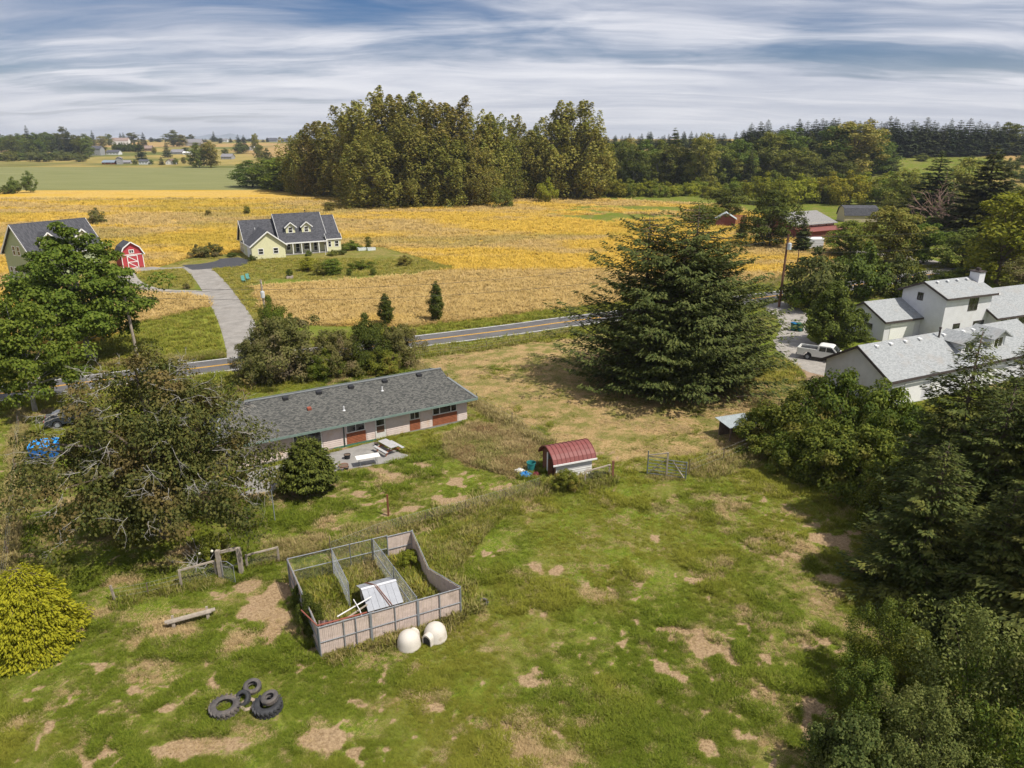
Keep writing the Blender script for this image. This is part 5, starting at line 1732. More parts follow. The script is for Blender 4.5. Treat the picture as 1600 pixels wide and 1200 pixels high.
def lattice(mb, a, b, h, z0=.05, sp=.13, wd=.006):
    """woven wire: crossing diagonal strips between two posts"""
    a, b = Vector((*a, 0)), Vector((*b, 0))
    L = (b - a).length
    d = (b - a) / L
    n = Vector((-d.y, d.x, 0)) * wd * .5
    k = -h
    while k < L:
        for s in (0, 1):
            u0, u1 = max(k, 0), min(k + h, L)
            if u1 - u0 < .05:
                continue
            zz = lambda u: (u - k) if s == 0 else h - (u - k)
            p, q = a + d * u0 + Vector((0, 0, z0 + zz(u0))), a + d * u1 + Vector((0, 0, z0 + zz(u1)))
            e = Vector((0, 0, wd * .7))
            mb.add([p - e, q - e, q + e, p + e], [(0, 1, 2, 3)])
            mb.add([p - n, q - n, q + n, p + n], [(0, 1, 2, 3)])
        k += sp
    return mb


def chain_panel(par, a, b, h=1.8, post=True, name='chain_link_panel'):
    o = lattice(MB(), a, b, h - .1).build(name, GALV, par)
    o['kind'] = 'stuff'
    mb = MB()
    for z in (h, h * .52, .06):
        mb.tube([(*a, z), (*b, z)], .025, 6)
    for p in (a, b):
        mb.tube([(*p, 0), (*p, h + .05)], .032, 6)
    mb.build('frame', GALV, o)
    return o


def slat_panel(par, a, b, h=1.75, rail_side=-1, posts=(), seed=0, ha=None, hb=None):
    """privacy-slatted kennel panel with steel frame"""
    rs = random.Random(seed)
    a, b = Vector((*a, 0)), Vector((*b, 0))
    L = (b - a).length
    d = (b - a) / L
    n = Vector((d.y, -d.x, 0)) * rail_side
    mb = MB()
    ha, hb = ha or h, hb or h
    k = int(L / .088)
    for i in range(k):
        u0, u1 = L * i / k + .004, L * (i + 1) / k - .004
        hh = (ha + (hb - ha) * (i + .5) / k) - rs.uniform(.01, .05)
        off = n * rs.uniform(-.012, .006)
        q = [a + d * u0 + off, a + d * u1 + off, a + d * u1 + off + Vector((0, 0, hh)), a + d * u0 + off + Vector((0, 0, hh))]
        mb.prism([p + Vector((0, 0, .02)) for p in q], -n * .012)
    o = mb.build('slat_panel', SLAT, par)
    o['kind'] = 'stuff'
    mf = MB()
    e = n * .04
    for f in (1.0, .5, .04):
        mf.tube([a + e + Vector((0, 0, ha * f)), b + e + Vector((0, 0, hb * f))], .026, 6)
    for u in (0, L) + tuple(posts):
        hh = ha + (hb - ha) * u / L
        mf.tube([a + d * u + e * 1.2, a + d * u + e * 1.2 + Vector((0, 0, hh + .04))], .034 if u in (0, L) else .028, 6)
    mf.build('frame', GALV, o)
    return o


# ------------------------------------------------------------ dog kennel
KO = (-9.35, 28.57)
KA = math.atan2(3.21, 6.62)
kn = thing('dog_kennel', 'old dog kennel pen of faded pink slats and chain link', 'kennel', (*KO, 0), KA)


def kl(wx, wy):
    dx, dy = wx - KO[0], wy - KO[1]
    return (dx * math.cos(KA) + dy * math.sin(KA), -dx * math.sin(KA) + dy * math.cos(KA))


KW = 7.36
slat_panel(kn, (0, 0), (2.52, 0), rail_side=1, posts=(1.2, 1.8), seed=1)
slat_panel(kn, (2.58, 0), (4.98, 0), rail_side=1, posts=(1.22,), seed=2)
slat_panel(kn, (5.04, 0), (KW, 0), rail_side=1, posts=(1.16,), seed=3)
KBL, KBR = kl(-12.55, 34.42), kl(-6.05, 37.53)
kmid = kl(-4.72, 34.25)
lm = (KBL[0] * .5, KBL[1] * .5)
slat_panel(kn, KBL, (lm[0], lm[1] + .03), rail_side=1, posts=(1.5,), seed=4)
slat_panel(kn, lm, (0, .06), rail_side=1, posts=(1.5,), seed=5)
slat_panel(kn, KBR, (kmid[0] + .02, kmid[1] + .02), rail_side=-1, posts=(1.4,), seed=6, hb=1.3)
slat_panel(kn, kmid, (KW, .06), rail_side=-1, posts=(1.4,), seed=7, ha=1.3)
lerp2 = lambda p, q, t: (p[0] + (q[0] - p[0]) * t, p[1] + (q[1] - p[1]) * t)
kb = [lerp2(KBL, KBR, t) for t in (0, .335, .48, .66, .79, 1)]
for p, q in zip(kb[:4], kb[1:5]):
    chain_panel(kn, p, q)
slat_panel(kn, kb[4], kb[5], posts=(), rail_side=1, seed=8)
d1a, d1b = kl(-10.35, 35.41), kl(-8.69, 32.16)
chain_panel(kn, d1a, d1b)
d2a, d2b = kl(-8.17, 36.46), kl(-4.9, 30.9)
dm2 = lerp2(d2a, d2b, .5)
chain_panel(kn, d2a, dm2)
chain_panel(kn, dm2, d2b)

# dog house with tin roof inside the pen
dh = thing('dog_house', 'white dog house with grey metal gable roof inside the kennel', 'dog house', (-7.42, 30.98, 0), KA)
MB().prism([(.1, .1, 0), (.1, 2.25, 0), (.1, 2.25, .95), (.1, 1.17, 1.38), (.1, .1, .95)], (1.6, 0, 0)).build('wall', M('dull_white_wood', (.48, .44, .41), .8, .1), dh)
mr = MB()
for s in (0, 1):
    for i in range(6):
        x0, x1 = -.05 + i * .317, -.05 + (i + 1) * .317 - .012
        ya, yb, za, zb = (-.1, 1.18, .92, 1.48) if s == 0 else (1.18, 2.45, 1.48, .92)
        mr.slab([(x0, ya, za), (x1, ya, za), (x1, yb, zb), (x0, yb, zb)], .02)
rf = mr.build('roof', M('sheet_metal', (.34, .35, .375), .5, .12, 2, .3, .15), dh)
MB().box(-.06, 1.1, 1.46, 1.86, 1.26, 1.5).build('ridge_cap', M('bright_metal', (.62, .62, .64), .5, .05), rf)
mb = MB()
for x0, x1 in ((.42, 1.0), (.5, 1.12)):
    mb.tube([(x0, 2.47, .95), (x0 + .25, 1.18, 1.52), (x1 + .1, -.12, .96)], .02, 5)
mb.build('strap', RUST, rf)
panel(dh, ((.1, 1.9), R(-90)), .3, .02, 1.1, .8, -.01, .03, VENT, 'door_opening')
# loose poles and the cloth at the kennel corner
fp = thing('loose_pole_frame', 'loose white poles leaning across the kennel to the dog house', 'pole', (-9.0, 29.6, 0), KA)
mb = MB()
mb.tube([(.35, .25, 1.3), (2.3, .95, 1.42)], .035, 6)
mb.build('long_pole', M('white_pole', (.66, .64, .62), .5), fp)
MB().bar((.3, .05, 1.0), (2.0, .7, 1.2), .09, .04).build('plank', WOOD, fp)
MB().tube([(1.55, -.75, .9), (1.5, .25, 1.32), (1.35, .85, 1.62)], .028, 6).build('cross_pole', MATS['white_pole'], fp)
cl = thing('hanging_cloth', 'brownish cloth hung over the kennel corner', 'cloth', (*KO, 0), KA)
V, F = [], []
for i in range(13):
    for j in range(7):
        u, v = i / 12, j / 6
        V.append((.12 + .9 * u, .2 + .35 * (1 - u) + .05 * math.sin(u * 22), 1.72 - v * (1.2 - .5 * u) + .0 * u))
for i in range(12):
    for j in range(6):
        F.append((i * 7 + j, i * 7 + j + 1, i * 7 + 8 + j, i * 7 + 7 + j))
MB().add(V, F).build('drape', M('mauve_cloth', (.27, .19, .175), .9, .15), cl)
MB().tube([(-.02, .05, 1.83), (1.0, .02, 1.83), (2.4, -.0, 1.83)], .04, 6).tube([(-.03, .05, 1.83), (-.5, 1.6, 1.83)], .035, 6).build('rolled_edge', M('rust_red_cloth', (.26, .085, .06), .9), cl)


# ------------------------------------------------------------ igloo dog houses
def igloo(x, y, rz, ent, label, tl):
    o = thing('igloo_dog_house', label, 'dog house', (x, y, 0), rz)
    prof = [(.60, 0), (.605, .06), (.59, .12), (.575, .3), (.53, .5), (.44, .67), (.28, .80), (.12, .855), (0, .865)]
    MB().lathe(prof, 22).build('dome', PLAST, o, True)
    mb = MB()
    ring = [(math.cos(a) * .27, .34 + math.sin(a) * .27) for a in [math.pi * k / 8 for k in range(9)]]
    ring = [(.27, 0)] + ring + [(-.27, 0)]
    n = len(ring)
    for xx, s in ((.36, 1.08), (.6 + tl, 1.0)):
        mb.v += [(xx, p[0] * s, p[1] * s) for p in ring]
    for xx, s in ((.6 + tl, .84), (.45, .82)):
        mb.v += [(xx, p[0] * s, p[1] * s if k not in (0, n - 1) else 0) for k, p in enumerate(ring)]
    for r_ in range(3):
        for i in range(n - 1):
            mb.f.append((r_ * n + i, r_ * n + i + 1, (r_ + 1) * n + i + 1, (r_ + 1) * n + i))
    mb.build('entrance_tunnel', PLAST, o)
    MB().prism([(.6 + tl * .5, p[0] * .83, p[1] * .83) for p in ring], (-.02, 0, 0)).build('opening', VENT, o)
    return o


igloo(-5.16, 29.42, R(70), 1, 'white plastic igloo dog house with its tunnel turned to the kennel fence', .06)
igloo(-3.9, 30.0, R(238), 1, 'white plastic igloo dog house with a dark open doorway', .12)


# ------------------------------------------------------------ tyres
def tyre(px, py, dia, wid, label, mat=RUBBER, tilt=(0, 0), z=0.0, lug=0, hole=.5, rz=0.):
    x, y = P(px, py)
    Rr = dia / 2
    o = thing('old_tyre', label, 'tyre', (x, y, z), rz)
    o.rotation_euler = (tilt[0], tilt[1], rz)
    ri = Rr * hole
    h = wid
    prof = [(ri, h * .12), (ri + .02, h * .02), (Rr * .86, 0), (Rr * .97, h * .12), (Rr, h * .3), (Rr, h * .7), (Rr * .97, h * .88), (Rr * .86, h), (ri + .02, h * .98), (ri, h * .88), (ri + (Rr - ri) * .35, h * .7), (ri + (Rr - ri) * .35, h * .3), (ri, h * .12)]
    MB().lathe(prof, 30).build('casing', mat, o, True)
    mb = MB()
    if lug:
        for i in range(lug):
            a = 6.2832 * i / lug
            for s in (0, 1):
                a2 = a + (.5 * 6.2832 / lug if s else 0)
                z0, z1 = (h * .03, h * .52) if s == 0 else (h * .48, h * .97)
                da = .22
                p0 = (math.cos(a2) * Rr, math.sin(a2) * Rr, z0 if s == 0 else z1)
                p1 = (math.cos(a2 + da) * Rr * 1.015, math.sin(a2 + da) * Rr * 1.015, (z0 + z1) / 2 + (.12 * h if s == 0 else -.12 * h))
                mb.bar(p0, p1, .085, .075)
        mb.build('tread', mat, o)
    else:
        for i in range(26):
            a = 6.2832 * i / 26
            mb.obox((math.cos(a) * Rr, math.sin(a) * Rr, h / 2), .02, .07, h * .72, a)
        mb.build('tread', mat, o)
    return o


tyre(352, 1110, 1.25, .34, 'large lugged tractor tyre lying flat in the grass', lug=20, hole=.56)
tyre(419, 1108, 1.22, .38, 'large dark tractor tyre under a smaller tyre', RUBBERD, lug=20, hole=.5, tilt=(.05, 0))
tyre(424, 1104, .74, .22, 'smaller tyre resting on the large dark tractor tyre', RUBBER, (.12, -.1), .40, hole=.48)
tyre(388, 1103, .70, .14, 'pale mud caked tyre lying flat between the big ones', RUBBERP, (.1, 0), hole=.55)
tyre(382, 1096, .74, .24, 'dark tyre tilted up on its neighbour', RUBBERD, (.62, -.35), .12, hole=.55)
tyre(395, 1078, .78, .26, 'dusty tyre propped at the back of the tyre pile', RUBBER, (.22, .12), .08, hole=.52)
tyre(755, 943, .56, .18, 'single grey tyre lying in the weeds beside the kennel', RUBBER, (.1, .1), hole=.5)
tyre(1155, 617, .72, .22, 'dark tyre lying by the wire fence of the dry field', RUBBERD, (.1, .1), hole=.5)
tyre(758, 709, .8, .2, 'half buried tyre in the brown weeds by the ranch house', RUBBERP, (.08, .08), -.05, hole=.55)

# ------------------------------------------------------------ plank bench
(b0x, b0y), (b1x, b1y) = P(257, 972, .46), P(336, 951, .46)
bang = math.atan2(b1y - b0y, b1x - b0x)
bL = math.hypot(b1x - b0x, b1y - b0y)
bn = thing('plank_bench', 'long weathered plank bench on two short posts', 'bench', (b0x, b0y, 0), bang)
MB().box(0, -.11, .40, bL, .11, .47).build('seat', WOOD, bn)
MB().box(.1, -.2, .40, bL - .2, -.13, .46).build('seat', WOOD, bn)
for u in (bL * .16, bL * .84):
    MB().box(u - .08, -.14, -.05, u + .08, .10, .398).build('leg', WOOD, bn)
    MB().box(u - .06, .115, .0, u + .06, .2, .62).build('stub_post', WOOD, bn)


# ------------------------------------------------------------ posts, rails, fences
def post(px, py, h, label, r=.07, mat=WOOD, name='fence_post', group=None, sq=True, lean=(0, 0)):
    x, y = P(px, py)
    mb = MB()
    if sq:
        mb.bar((0, 0, -.2), (lean[0], lean[1], h), r * 2)
    else:
        mb.tube([(0, 0, -.2), (lean[0], lean[1], h)], r, 6)
    o = mb.build(name, mat)
    o.location = (x, y, 0)
    tag(o, label, 'post', group)
    return o


def ph(px, py, top):
    return Zat(*P(px, py), top)


def rail_frame(p, q, hp, hq, label, mat=WOOD, mesh=True):
    a, b = P(*p), P(*q)
    o = thing('fence_rail_frame', label, 'fence', (a[0], a[1], 0))
    d = (b[0] - a[0], b[1] - a[1])
    MB().bar((0, 0, -.1), (0, 0, hp), .10).build('post', mat, o)
    MB().bar((*d, -.1), (*d, hq), .10).build('post', mat, o)
    MB().bar((-.05, 0, hp + .045), (d[0] + .05, d[1], hq + .045), .10, .085).build('rail', mat, o)
    if mesh:
        m = lattice(MB(), (0, 0), d, min(hp, hq) - .05, .02, .17, .006).build('wire_mesh', GALV, o)
        m['kind'] = 'stuff'
    return o


rail_frame((284, 917), (339, 902), ph(284, 917, 893), ph(339, 902, 877), 'weathered rail and wire fence panel beside the brush pile')
rail_frame((387, 888), (436, 877), ph(387, 888, 869), ph(436, 877, 856), 'weathered rail and wire fence panel beside the kennel')
for (px, py, t, w_, lb) in ((346, 903, 860, .11, 'thick weathered gate post beside the brush pile'), (378, 897, 856, .11, 'thick weathered gate post of the garden gateway')):
    post(px, py, ph(px, py, t), lb, w_, WOOD, 'gate_post')
gp0, gp1 = P(348, 903), P(377, 897)
gt = thing('gate_header', 'weathered beam across the top of the garden gateway', 'beam', (gp0[0], gp0[1], 0))
hg = ph(346, 903, 863)
MB().bar((0, 0, hg), (gp1[0] - gp0[0], gp1[1] - gp0[1], hg), .12, .12).build('beam', WOOD, gt)
MB().bar((.1, -.02, hg + .09), (gp1[0] - gp0[0] - .1, gp1[1] - gp0[1] - .02, hg + .09), .08, .05).build('cap_board', WOOD, gt)
gx0, gx1 = P(349, 905), P(368, 911)
wgt = thing('wire_gate', 'small open wire garden gate hanging from its post', 'gate', (gx0[0], gx0[1], 0))
dgx = (gx1[0] - gx0[0], gx1[1] - gx0[1])
MB().tube([(0, 0, .05), (0, 0, 1.2), (dgx[0] * .5, dgx[1] * .5, 1.3), (*dgx, 1.15), (*dgx, .05), (0, 0, .05)], .02, 5).build('frame', GALV, wgt)
m_ = lattice(MB(), (0, 0), dgx, 1.1, .06, .1, .006).build('wire_mesh', GALV, wgt)
m_['kind'] = 'stuff'
post(607, 806, ph(607, 806, 773), 'rust brown lone post in the bare ring of the yard', .055, M('rust_post', (.20, .075, .04), .85), 'yard_post')
post(430, 816, ph(430, 816, 767), 'thin tall metal pole near the evergreen bush', .03, GALV, 'metal_pole', sq=False)
post(181, 940, ph(181, 940, 915), 'leaning grey fence post on the lawn beside the golden cypress', .05, WOOD, lean=(-.12, 0))
for i, (px, py, t) in enumerate([(517, 868, 838), (591, 838, 822), (665, 816, 800), (728, 800, 783), (790, 782, 768), (843, 764, 752)]):
    post(px, py, ph(px, py, t), 'thin fence post of the wire fence behind the kennel', .03, WOODD, group='posts behind the kennel', sq=False)
# wire mesh of the yard fence
wf = thing('wire_fence', 'low woven wire fence between the yard and the paddock', 'fence', (0, 0, 0))
ln = [P(*p) for p in ((517, 868), (591, 838), (665, 816), (728, 800), (790, 782), (843, 764))]
for p, q in zip(ln[:-1], ln[1:]):
    m_ = lattice(MB(), p, q, .85, .03, .22, .008).build('wire_mesh', GALV, wf)
    m_['kind'] = 'stuff'
    MB().tube([(*p, .9), (*q, .9)], .004, 4).build('top_wire', GALV, wf)


def wire_run(pts, h, label, group, name='field_fence', step=4.0, pmat=WOODD, pr=.035, wires=(.35, .7, 1.0)):
    o = thing(name, label, 'fence', (pts[0][0], pts[0][1], 0))
    ox, oy = pts[0]
    for p, q in zip(pts[:-1], pts[1:]):
        L = math.hypot(q[0] - p[0], q[1] - p[1])
        k = max(1, int(L / step))
        for i in range(k):
            t = i / k
            x, y = p[0] + (q[0] - p[0]) * t - ox, p[1] + (q[1] - p[1]) * t - oy
            MB().tube([(x, y, -.2), (x + random.uniform(-.04, .04), y, h)], pr, 5).build('post', pmat, o)
        for z in wires:
            MB().tube([(p[0] - ox, p[1] - oy, z * h), (q[0] - ox, q[1] - oy, z * h)], .004, 4).build('wire', GALV, o)
    return o


random.seed(3)
wire_run([P(642, 568), P(700, 600), P(745, 632), P(800, 664), P(852, 695)], 1.15, 'wire fence between the ranch yard and the dry field', None, step=4.5)
wire_run([P(1076, 742), P(1130, 722), P(1182, 700)], 1.2, 'wire fence from the metal gate to the tin roofed shelter', None, step=3.5)
wire_run([P(1112, 600), P(1160, 620), P(1216, 641), P(1262, 660)], 1.1, 'wire fence along the dry field by the white garage', None, step=3.2)
wire_run([P(33, 640), P(28, 700), P(22, 780), P(14, 870), P(6, 930)], 1.1, 'wire fence down the edge of the left lawn', None, step=5)
wire_run([P(180, 940), P(232, 930), P(284, 917)], .8, 'low wire fence from the leaning post to the rail panel', None, step=3)
wire_run([P(648, 560), P(760, 545), P(890, 520)], 1.0, 'wire fence along the road side of the dry field', None, step=5)
# shed-side rail fence
rail_frame((914, 757), (952, 744), ph(914, 757, 738), ph(952, 744, 727), 'short grey rail fence beside the red roofed shed', mesh=True)
post(957, 748, ph(957, 748, 720), 'rusty brown post at the end of the short rail fence', .08, RUST)

# ------------------------------------------------------------ farm gate
g0, g1, g2 = P(1011, 741), P(1041, 745), P(1071, 749)
GTM = M('gate_steel', (.20, .22, .245), .5, .15, 3, .4, .4)
fg = thing('farm_gate', 'grey metal bar farm gate with diagonal braces across the paddock opening', 'gate', (g0[0], g0[1], 0))
v1 = (g1[0] - g0[0], g1[1] - g0[1])
v2 = (g2[0] - g0[0], g2[1] - g0[1])
hh0 = ph(1011, 741, 712)
hh1 = ph(1041, 745, 707)
hh2 = ph(1071, 749, 722)
for p, q, h in (((0, 0), v1, hh0), (v1, v2, hh2)):
    for i in range(6):
        z = .12 + (h - .15) * i / 5
        MB().tube([(*p, z), (*q, z)], .026, 6).build('bar', GTM, fg)
MB().bar((v1[0], v1[1], 0), (v1[0], v1[1], hh1), .12).build('post', WOOD, fg)
MB().tube([(0, 0, 0), (0, 0, hh0 + .4)], .05, 6).build('post', GTM, fg)
MB().tube([(*v2, 0), (*v2, hh2)], .05, 6).build('post', GTM, fg)
MB().bar((.15, -.05, .2), (v1[0] - .12, v1[1] - .05, hh0 - .1), .1, .04).build('brace', WOOD, fg)
MB().bar((v1[0] + .35, v1[1] - .06, hh2 - .02), (v2[0] - .15, v2[1] - .06, .15), .11, .04).build('brace', WOOD, fg)
MB().bar((.0, -.02, hh0 + .05), (v1[0], v1[1] - .02, hh1 - .03), .09, .06).build('rail', WOOD, fg)

# ------------------------------------------------------------ small barn-roofed shed
so = P(868, 750)
SA = R(22)
ss = thing('metal_roof_shed', 'small white shed with rounded red metal roof and open dark doorway', 'shed', (so[0], so[1], 0), SA)
SLn, SWd, se = 3.0, 2.35, 1.42
sk, st_ = 1.95, 2.25
W_SH = M('white_lap', (.66, .65, .62), .75, .08, 3, dirt=(.45, .40, .33), dscale=1.2)
MB().prism([(0, 0, 0), (0, SWd, 0), (0, SWd, se), (0, SWd - .35, sk - .1), (0, SWd / 2, st_ - .1), (0, .35, sk - .1), (0, 0, se)], (SLn, 0, 0)).build('wall', M('rust_brown_board', (.17, .075, .045), .85, .2), ss)
lap_panel(ss, ((0, 0), 0), 0, .05, SLn, se, W_SH, 'siding_panel', .17, .05)
REDM = M('red_metal_roof', (.20, .062, .055), .55, .15, 2, .3, 0)
prf = [(-.22, se - .12), (-.02, se + .25), (.3, sk - .02), (.7, st_ - .1), (SWd / 2, st_ + .02), (SWd - .7, st_ - .1), (SWd - .3, sk - .02), (SWd + .02, se + .25), (SWd + .22, se - .12)]
mr = MB()
for (ya, za), (yb, zb) in zip(prf[:-1], prf[1:]):
    mr.slab([(-.3, ya, za), (SLn + .3, ya, za), (SLn + .3, yb, zb), (-.3, yb, zb)], .04)
srf = mr.build('roof', REDM, ss)
for i in range(11):
    x = -.26 + i * (SLn + .52) / 10
    MB().tube([(x, y, z + .02) for y, z in prf], .028, 5).build('roof_rib', REDM, srf)
MB().bar((-.32, -.25, se - .14), (SLn + .32, -.25, se - .14), .05, .12).build('eave_trim', WTRIM, srf)
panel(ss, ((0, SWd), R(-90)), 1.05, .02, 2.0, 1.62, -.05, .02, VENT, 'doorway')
panel(ss, ((0, SWd), R(-90)), .86, .02, 1.04, 1.66, 0, .05, WTRIM, 'door_jamb')
MB().bar((-.06, .45, .05), (-.06, .5, 1.55), .03, .7).build('door', M('rust_brown_board', (.17, .075, .045)), ss)
bx_, by_ = P(830, 737)
bn_ = thing('teal_bin', 'teal plastic bin beside the red roofed shed', 'bin', (bx_, by_, 0))
MB().lathe([(.0, .02), (.27, .02), (.34, .72), (.37, .74), (.37, .8), (.33, .8), (.25, .1), (0, .1)], 14).build('body', M('teal_plastic', (.03, .20, .19), .5), bn_)


def heap(px, py, r, h, mat, label, name, cat, seed):
    x, y = P(px, py)
    rng = np.random.default_rng(seed)
    mb = MB()
    n, m = 14, 5
    vs = []
    for j in range(m):
        for i in range(n):
            a = 6.283 * i / n
            q = (1 - j / (m - 1))
            rr = r * q ** .6 * (1 + rng.normal() * .12) if j < m - 1 else 0.02
            vs.append((math.cos(a) * rr * 1.3, math.sin(a) * rr, h * (j / (m - 1)) ** .8 * (1 + rng.normal() * .15)))
    fs = [(j * n + i, j * n + (i + 1) % n, (j + 1) * n + (i + 1) % n, (j + 1) * n + i) for j in range(m - 1) for i in range(n)]
    o = mb.add(vs, fs).build(name, mat)
    o.location = (x, y, 0)
    return tag(o, label, cat)


heap(821, 743, .5, .32, M('blue_tarp', (.03, .22, .55), .5, .15, 5), 'crumpled blue tarp on the grass beside the shed', 'blue_tarp', 'tarp', 1)
heap(812, 738, .42, .34, M('white_sack', (.62, .60, .57), .6, .15, 5), 'white plastic sacks heaped behind the blue tarp', 'white_sack', 'sack', 2)
heap(838, 743, .34, .3, M('dark_red_bag', (.16, .03, .035), .7, .2, 5), 'dark red bag heap at the shed doorway', 'red_bag', 'bag', 3)
put('garden_shrub', BRUSH[1], 886, 765, 735, 'leafy green bush in front of the white shed wall', 'shrub', wpx=44, r0=3.2, crown_mat=L_BRAM)
put('garden_shrub', BRUSH[2], 930, 754, 738, 'weedy bush behind the short rail fence', 'shrub', wpx=26, r0=3.2, crown_mat=L_WILD)

# ------------------------------------------------------------ tin-roofed shelter in the field
sx_, sy_ = P(1140, 690)
st = thing('field_shelter', 'small field shelter with pale corrugated roof beside the bramble bushes', 'shelter', (sx_, sy_, 0), R(20))
hs = 1.3
for i, (x, y) in enumerate(((0, 0), (2.3, 0), (0, 1.5), (2.3, 1.5))):
    MB().bar((x, y, -.1), (x, y, hs + (.12 if y else 0)), .1).build('post', WOODD, st)
TIN = M('pale_tin', (.42, .46, .46), .45, .12, 2, .4, .2)
V, F = [], []
for i in range(41):
    x = -.35 + i * .075
    for y in (-.35, 1.8):
        V.append((x, y, hs + .08 + (y + .4) * .09 + .018 * (1 if i % 2 else -1)))
for i in range(40):
    F.append((i * 2, i * 2 + 2, i * 2 + 3, i * 2 + 1))
MB().add(V, F).build('roof', TIN, st)
MB().box(.08, 1.45, 0, 2.25, 1.5, hs - .1).build('back_wall', WOODD, st)
MB().box(2.28, .05, 0, 2.33, 1.44, hs - .1).build('side_wall', WOODD, st)

# ------------------------------------------------------------ patio furniture
tag(sheet(ppoly([(375, 775), (388, 738), (545, 701), (588, 690), (603, 700), (640, 712), (604, 724), (530, 735), (500, 742), (450, 762), (410, 772)]), .03, .06, .6).build('patio', CONC), kind='structure')
ftp = [P(*p, .74) for p in ((551, 713), (587.5, 707), (592, 711), (557.5, 719))]
fta = math.atan2(ftp[1][1] - ftp[0][1], ftp[1][0] - ftp[0][0])
ft = thing('folding_table', 'white folding table on the patio', 'table', (ftp[3][0], ftp[3][1], .0), fta)
fL = 1.83
MB().box(0, 0, .71, fL, .76, .75).build('table_top', M('white_table_top', (.74, .72, .68), .5, .05), ft)
for x in (.25, fL - .25):
    for y in (.1, .66):
        MB().tube([(x, y, 0), (x, y, .71)], .018, 6).build('leg', GALV, ft)
    MB().tube([(x, .1, .3), (x, .66, .3)], .014, 5).build('stretcher', GALV, ft)
pta = P(601, 708)
ptt = thing('picnic_table', 'grey weathered picnic table with attached benches near the door', 'table', (pta[0], pta[1], 0), R(-48))
GREYW = M('grey_plank', (.40, .39, .38), .85, .15, 3)
for i in range(5):
    MB().box(-.95, .02 + i * .155, .72, .95, .02 + i * .155 + .145, .76).build('plank', GREYW, ptt)
for y in (-.5, 1.05):
    MB().box(-.95, y, .42, .95, y + .26, .46).build('seat', GREYW, ptt)
for x in (-.65, .65):
    for a, b in (((x, -.35, 0), (x, .25, .72)), ((x, 1.15, 0), (x, .55, .72))):
        MB().bar(a, b, .09, .04).build('leg', REDP, ptt)
    MB().bar((x, -.45, .40), (x, 1.25, .40), .04, .09).build('crossbar', REDP, ptt)


def pot(px, py, r, h, mat, label):
    x, y = P(px, py)
    o = thing('plant_pot', label, 'pot', (x, y, .0))
    MB().lathe([(0, .01), (r * .75, .01), (r, h), (r * 1.08, h), (r * 1.08, h * .88), (r, h * .86)], 12).build('body', mat, o)
    MB().lathe([(0, h * .9), (r * .95, h * .9)], 12).build('soil', WOODD, o)
    return o


pot(543, 717, .26, .4, VENT, 'black pot on the patio beside the evergreen bush')
pot(537, 731, .36, .25, M('terracotta', (.28, .12, .07), .85), 'brown round planter on the patio edge')
pot(541, 733, .22, .2, RUBBERD, 'small dark pot beside the brown planter')
pot(533, 735, .2, .2, M('grey_pot', (.2, .2, .2), .8), 'small grey pot at the patio edge')
pot(588, 697, .16, .3, VENT, 'narrow dark pot beside the storm door')


# ------------------------------------------------------------ vehicles
def car_body(prof_lo, prof_hi, W):
    pass


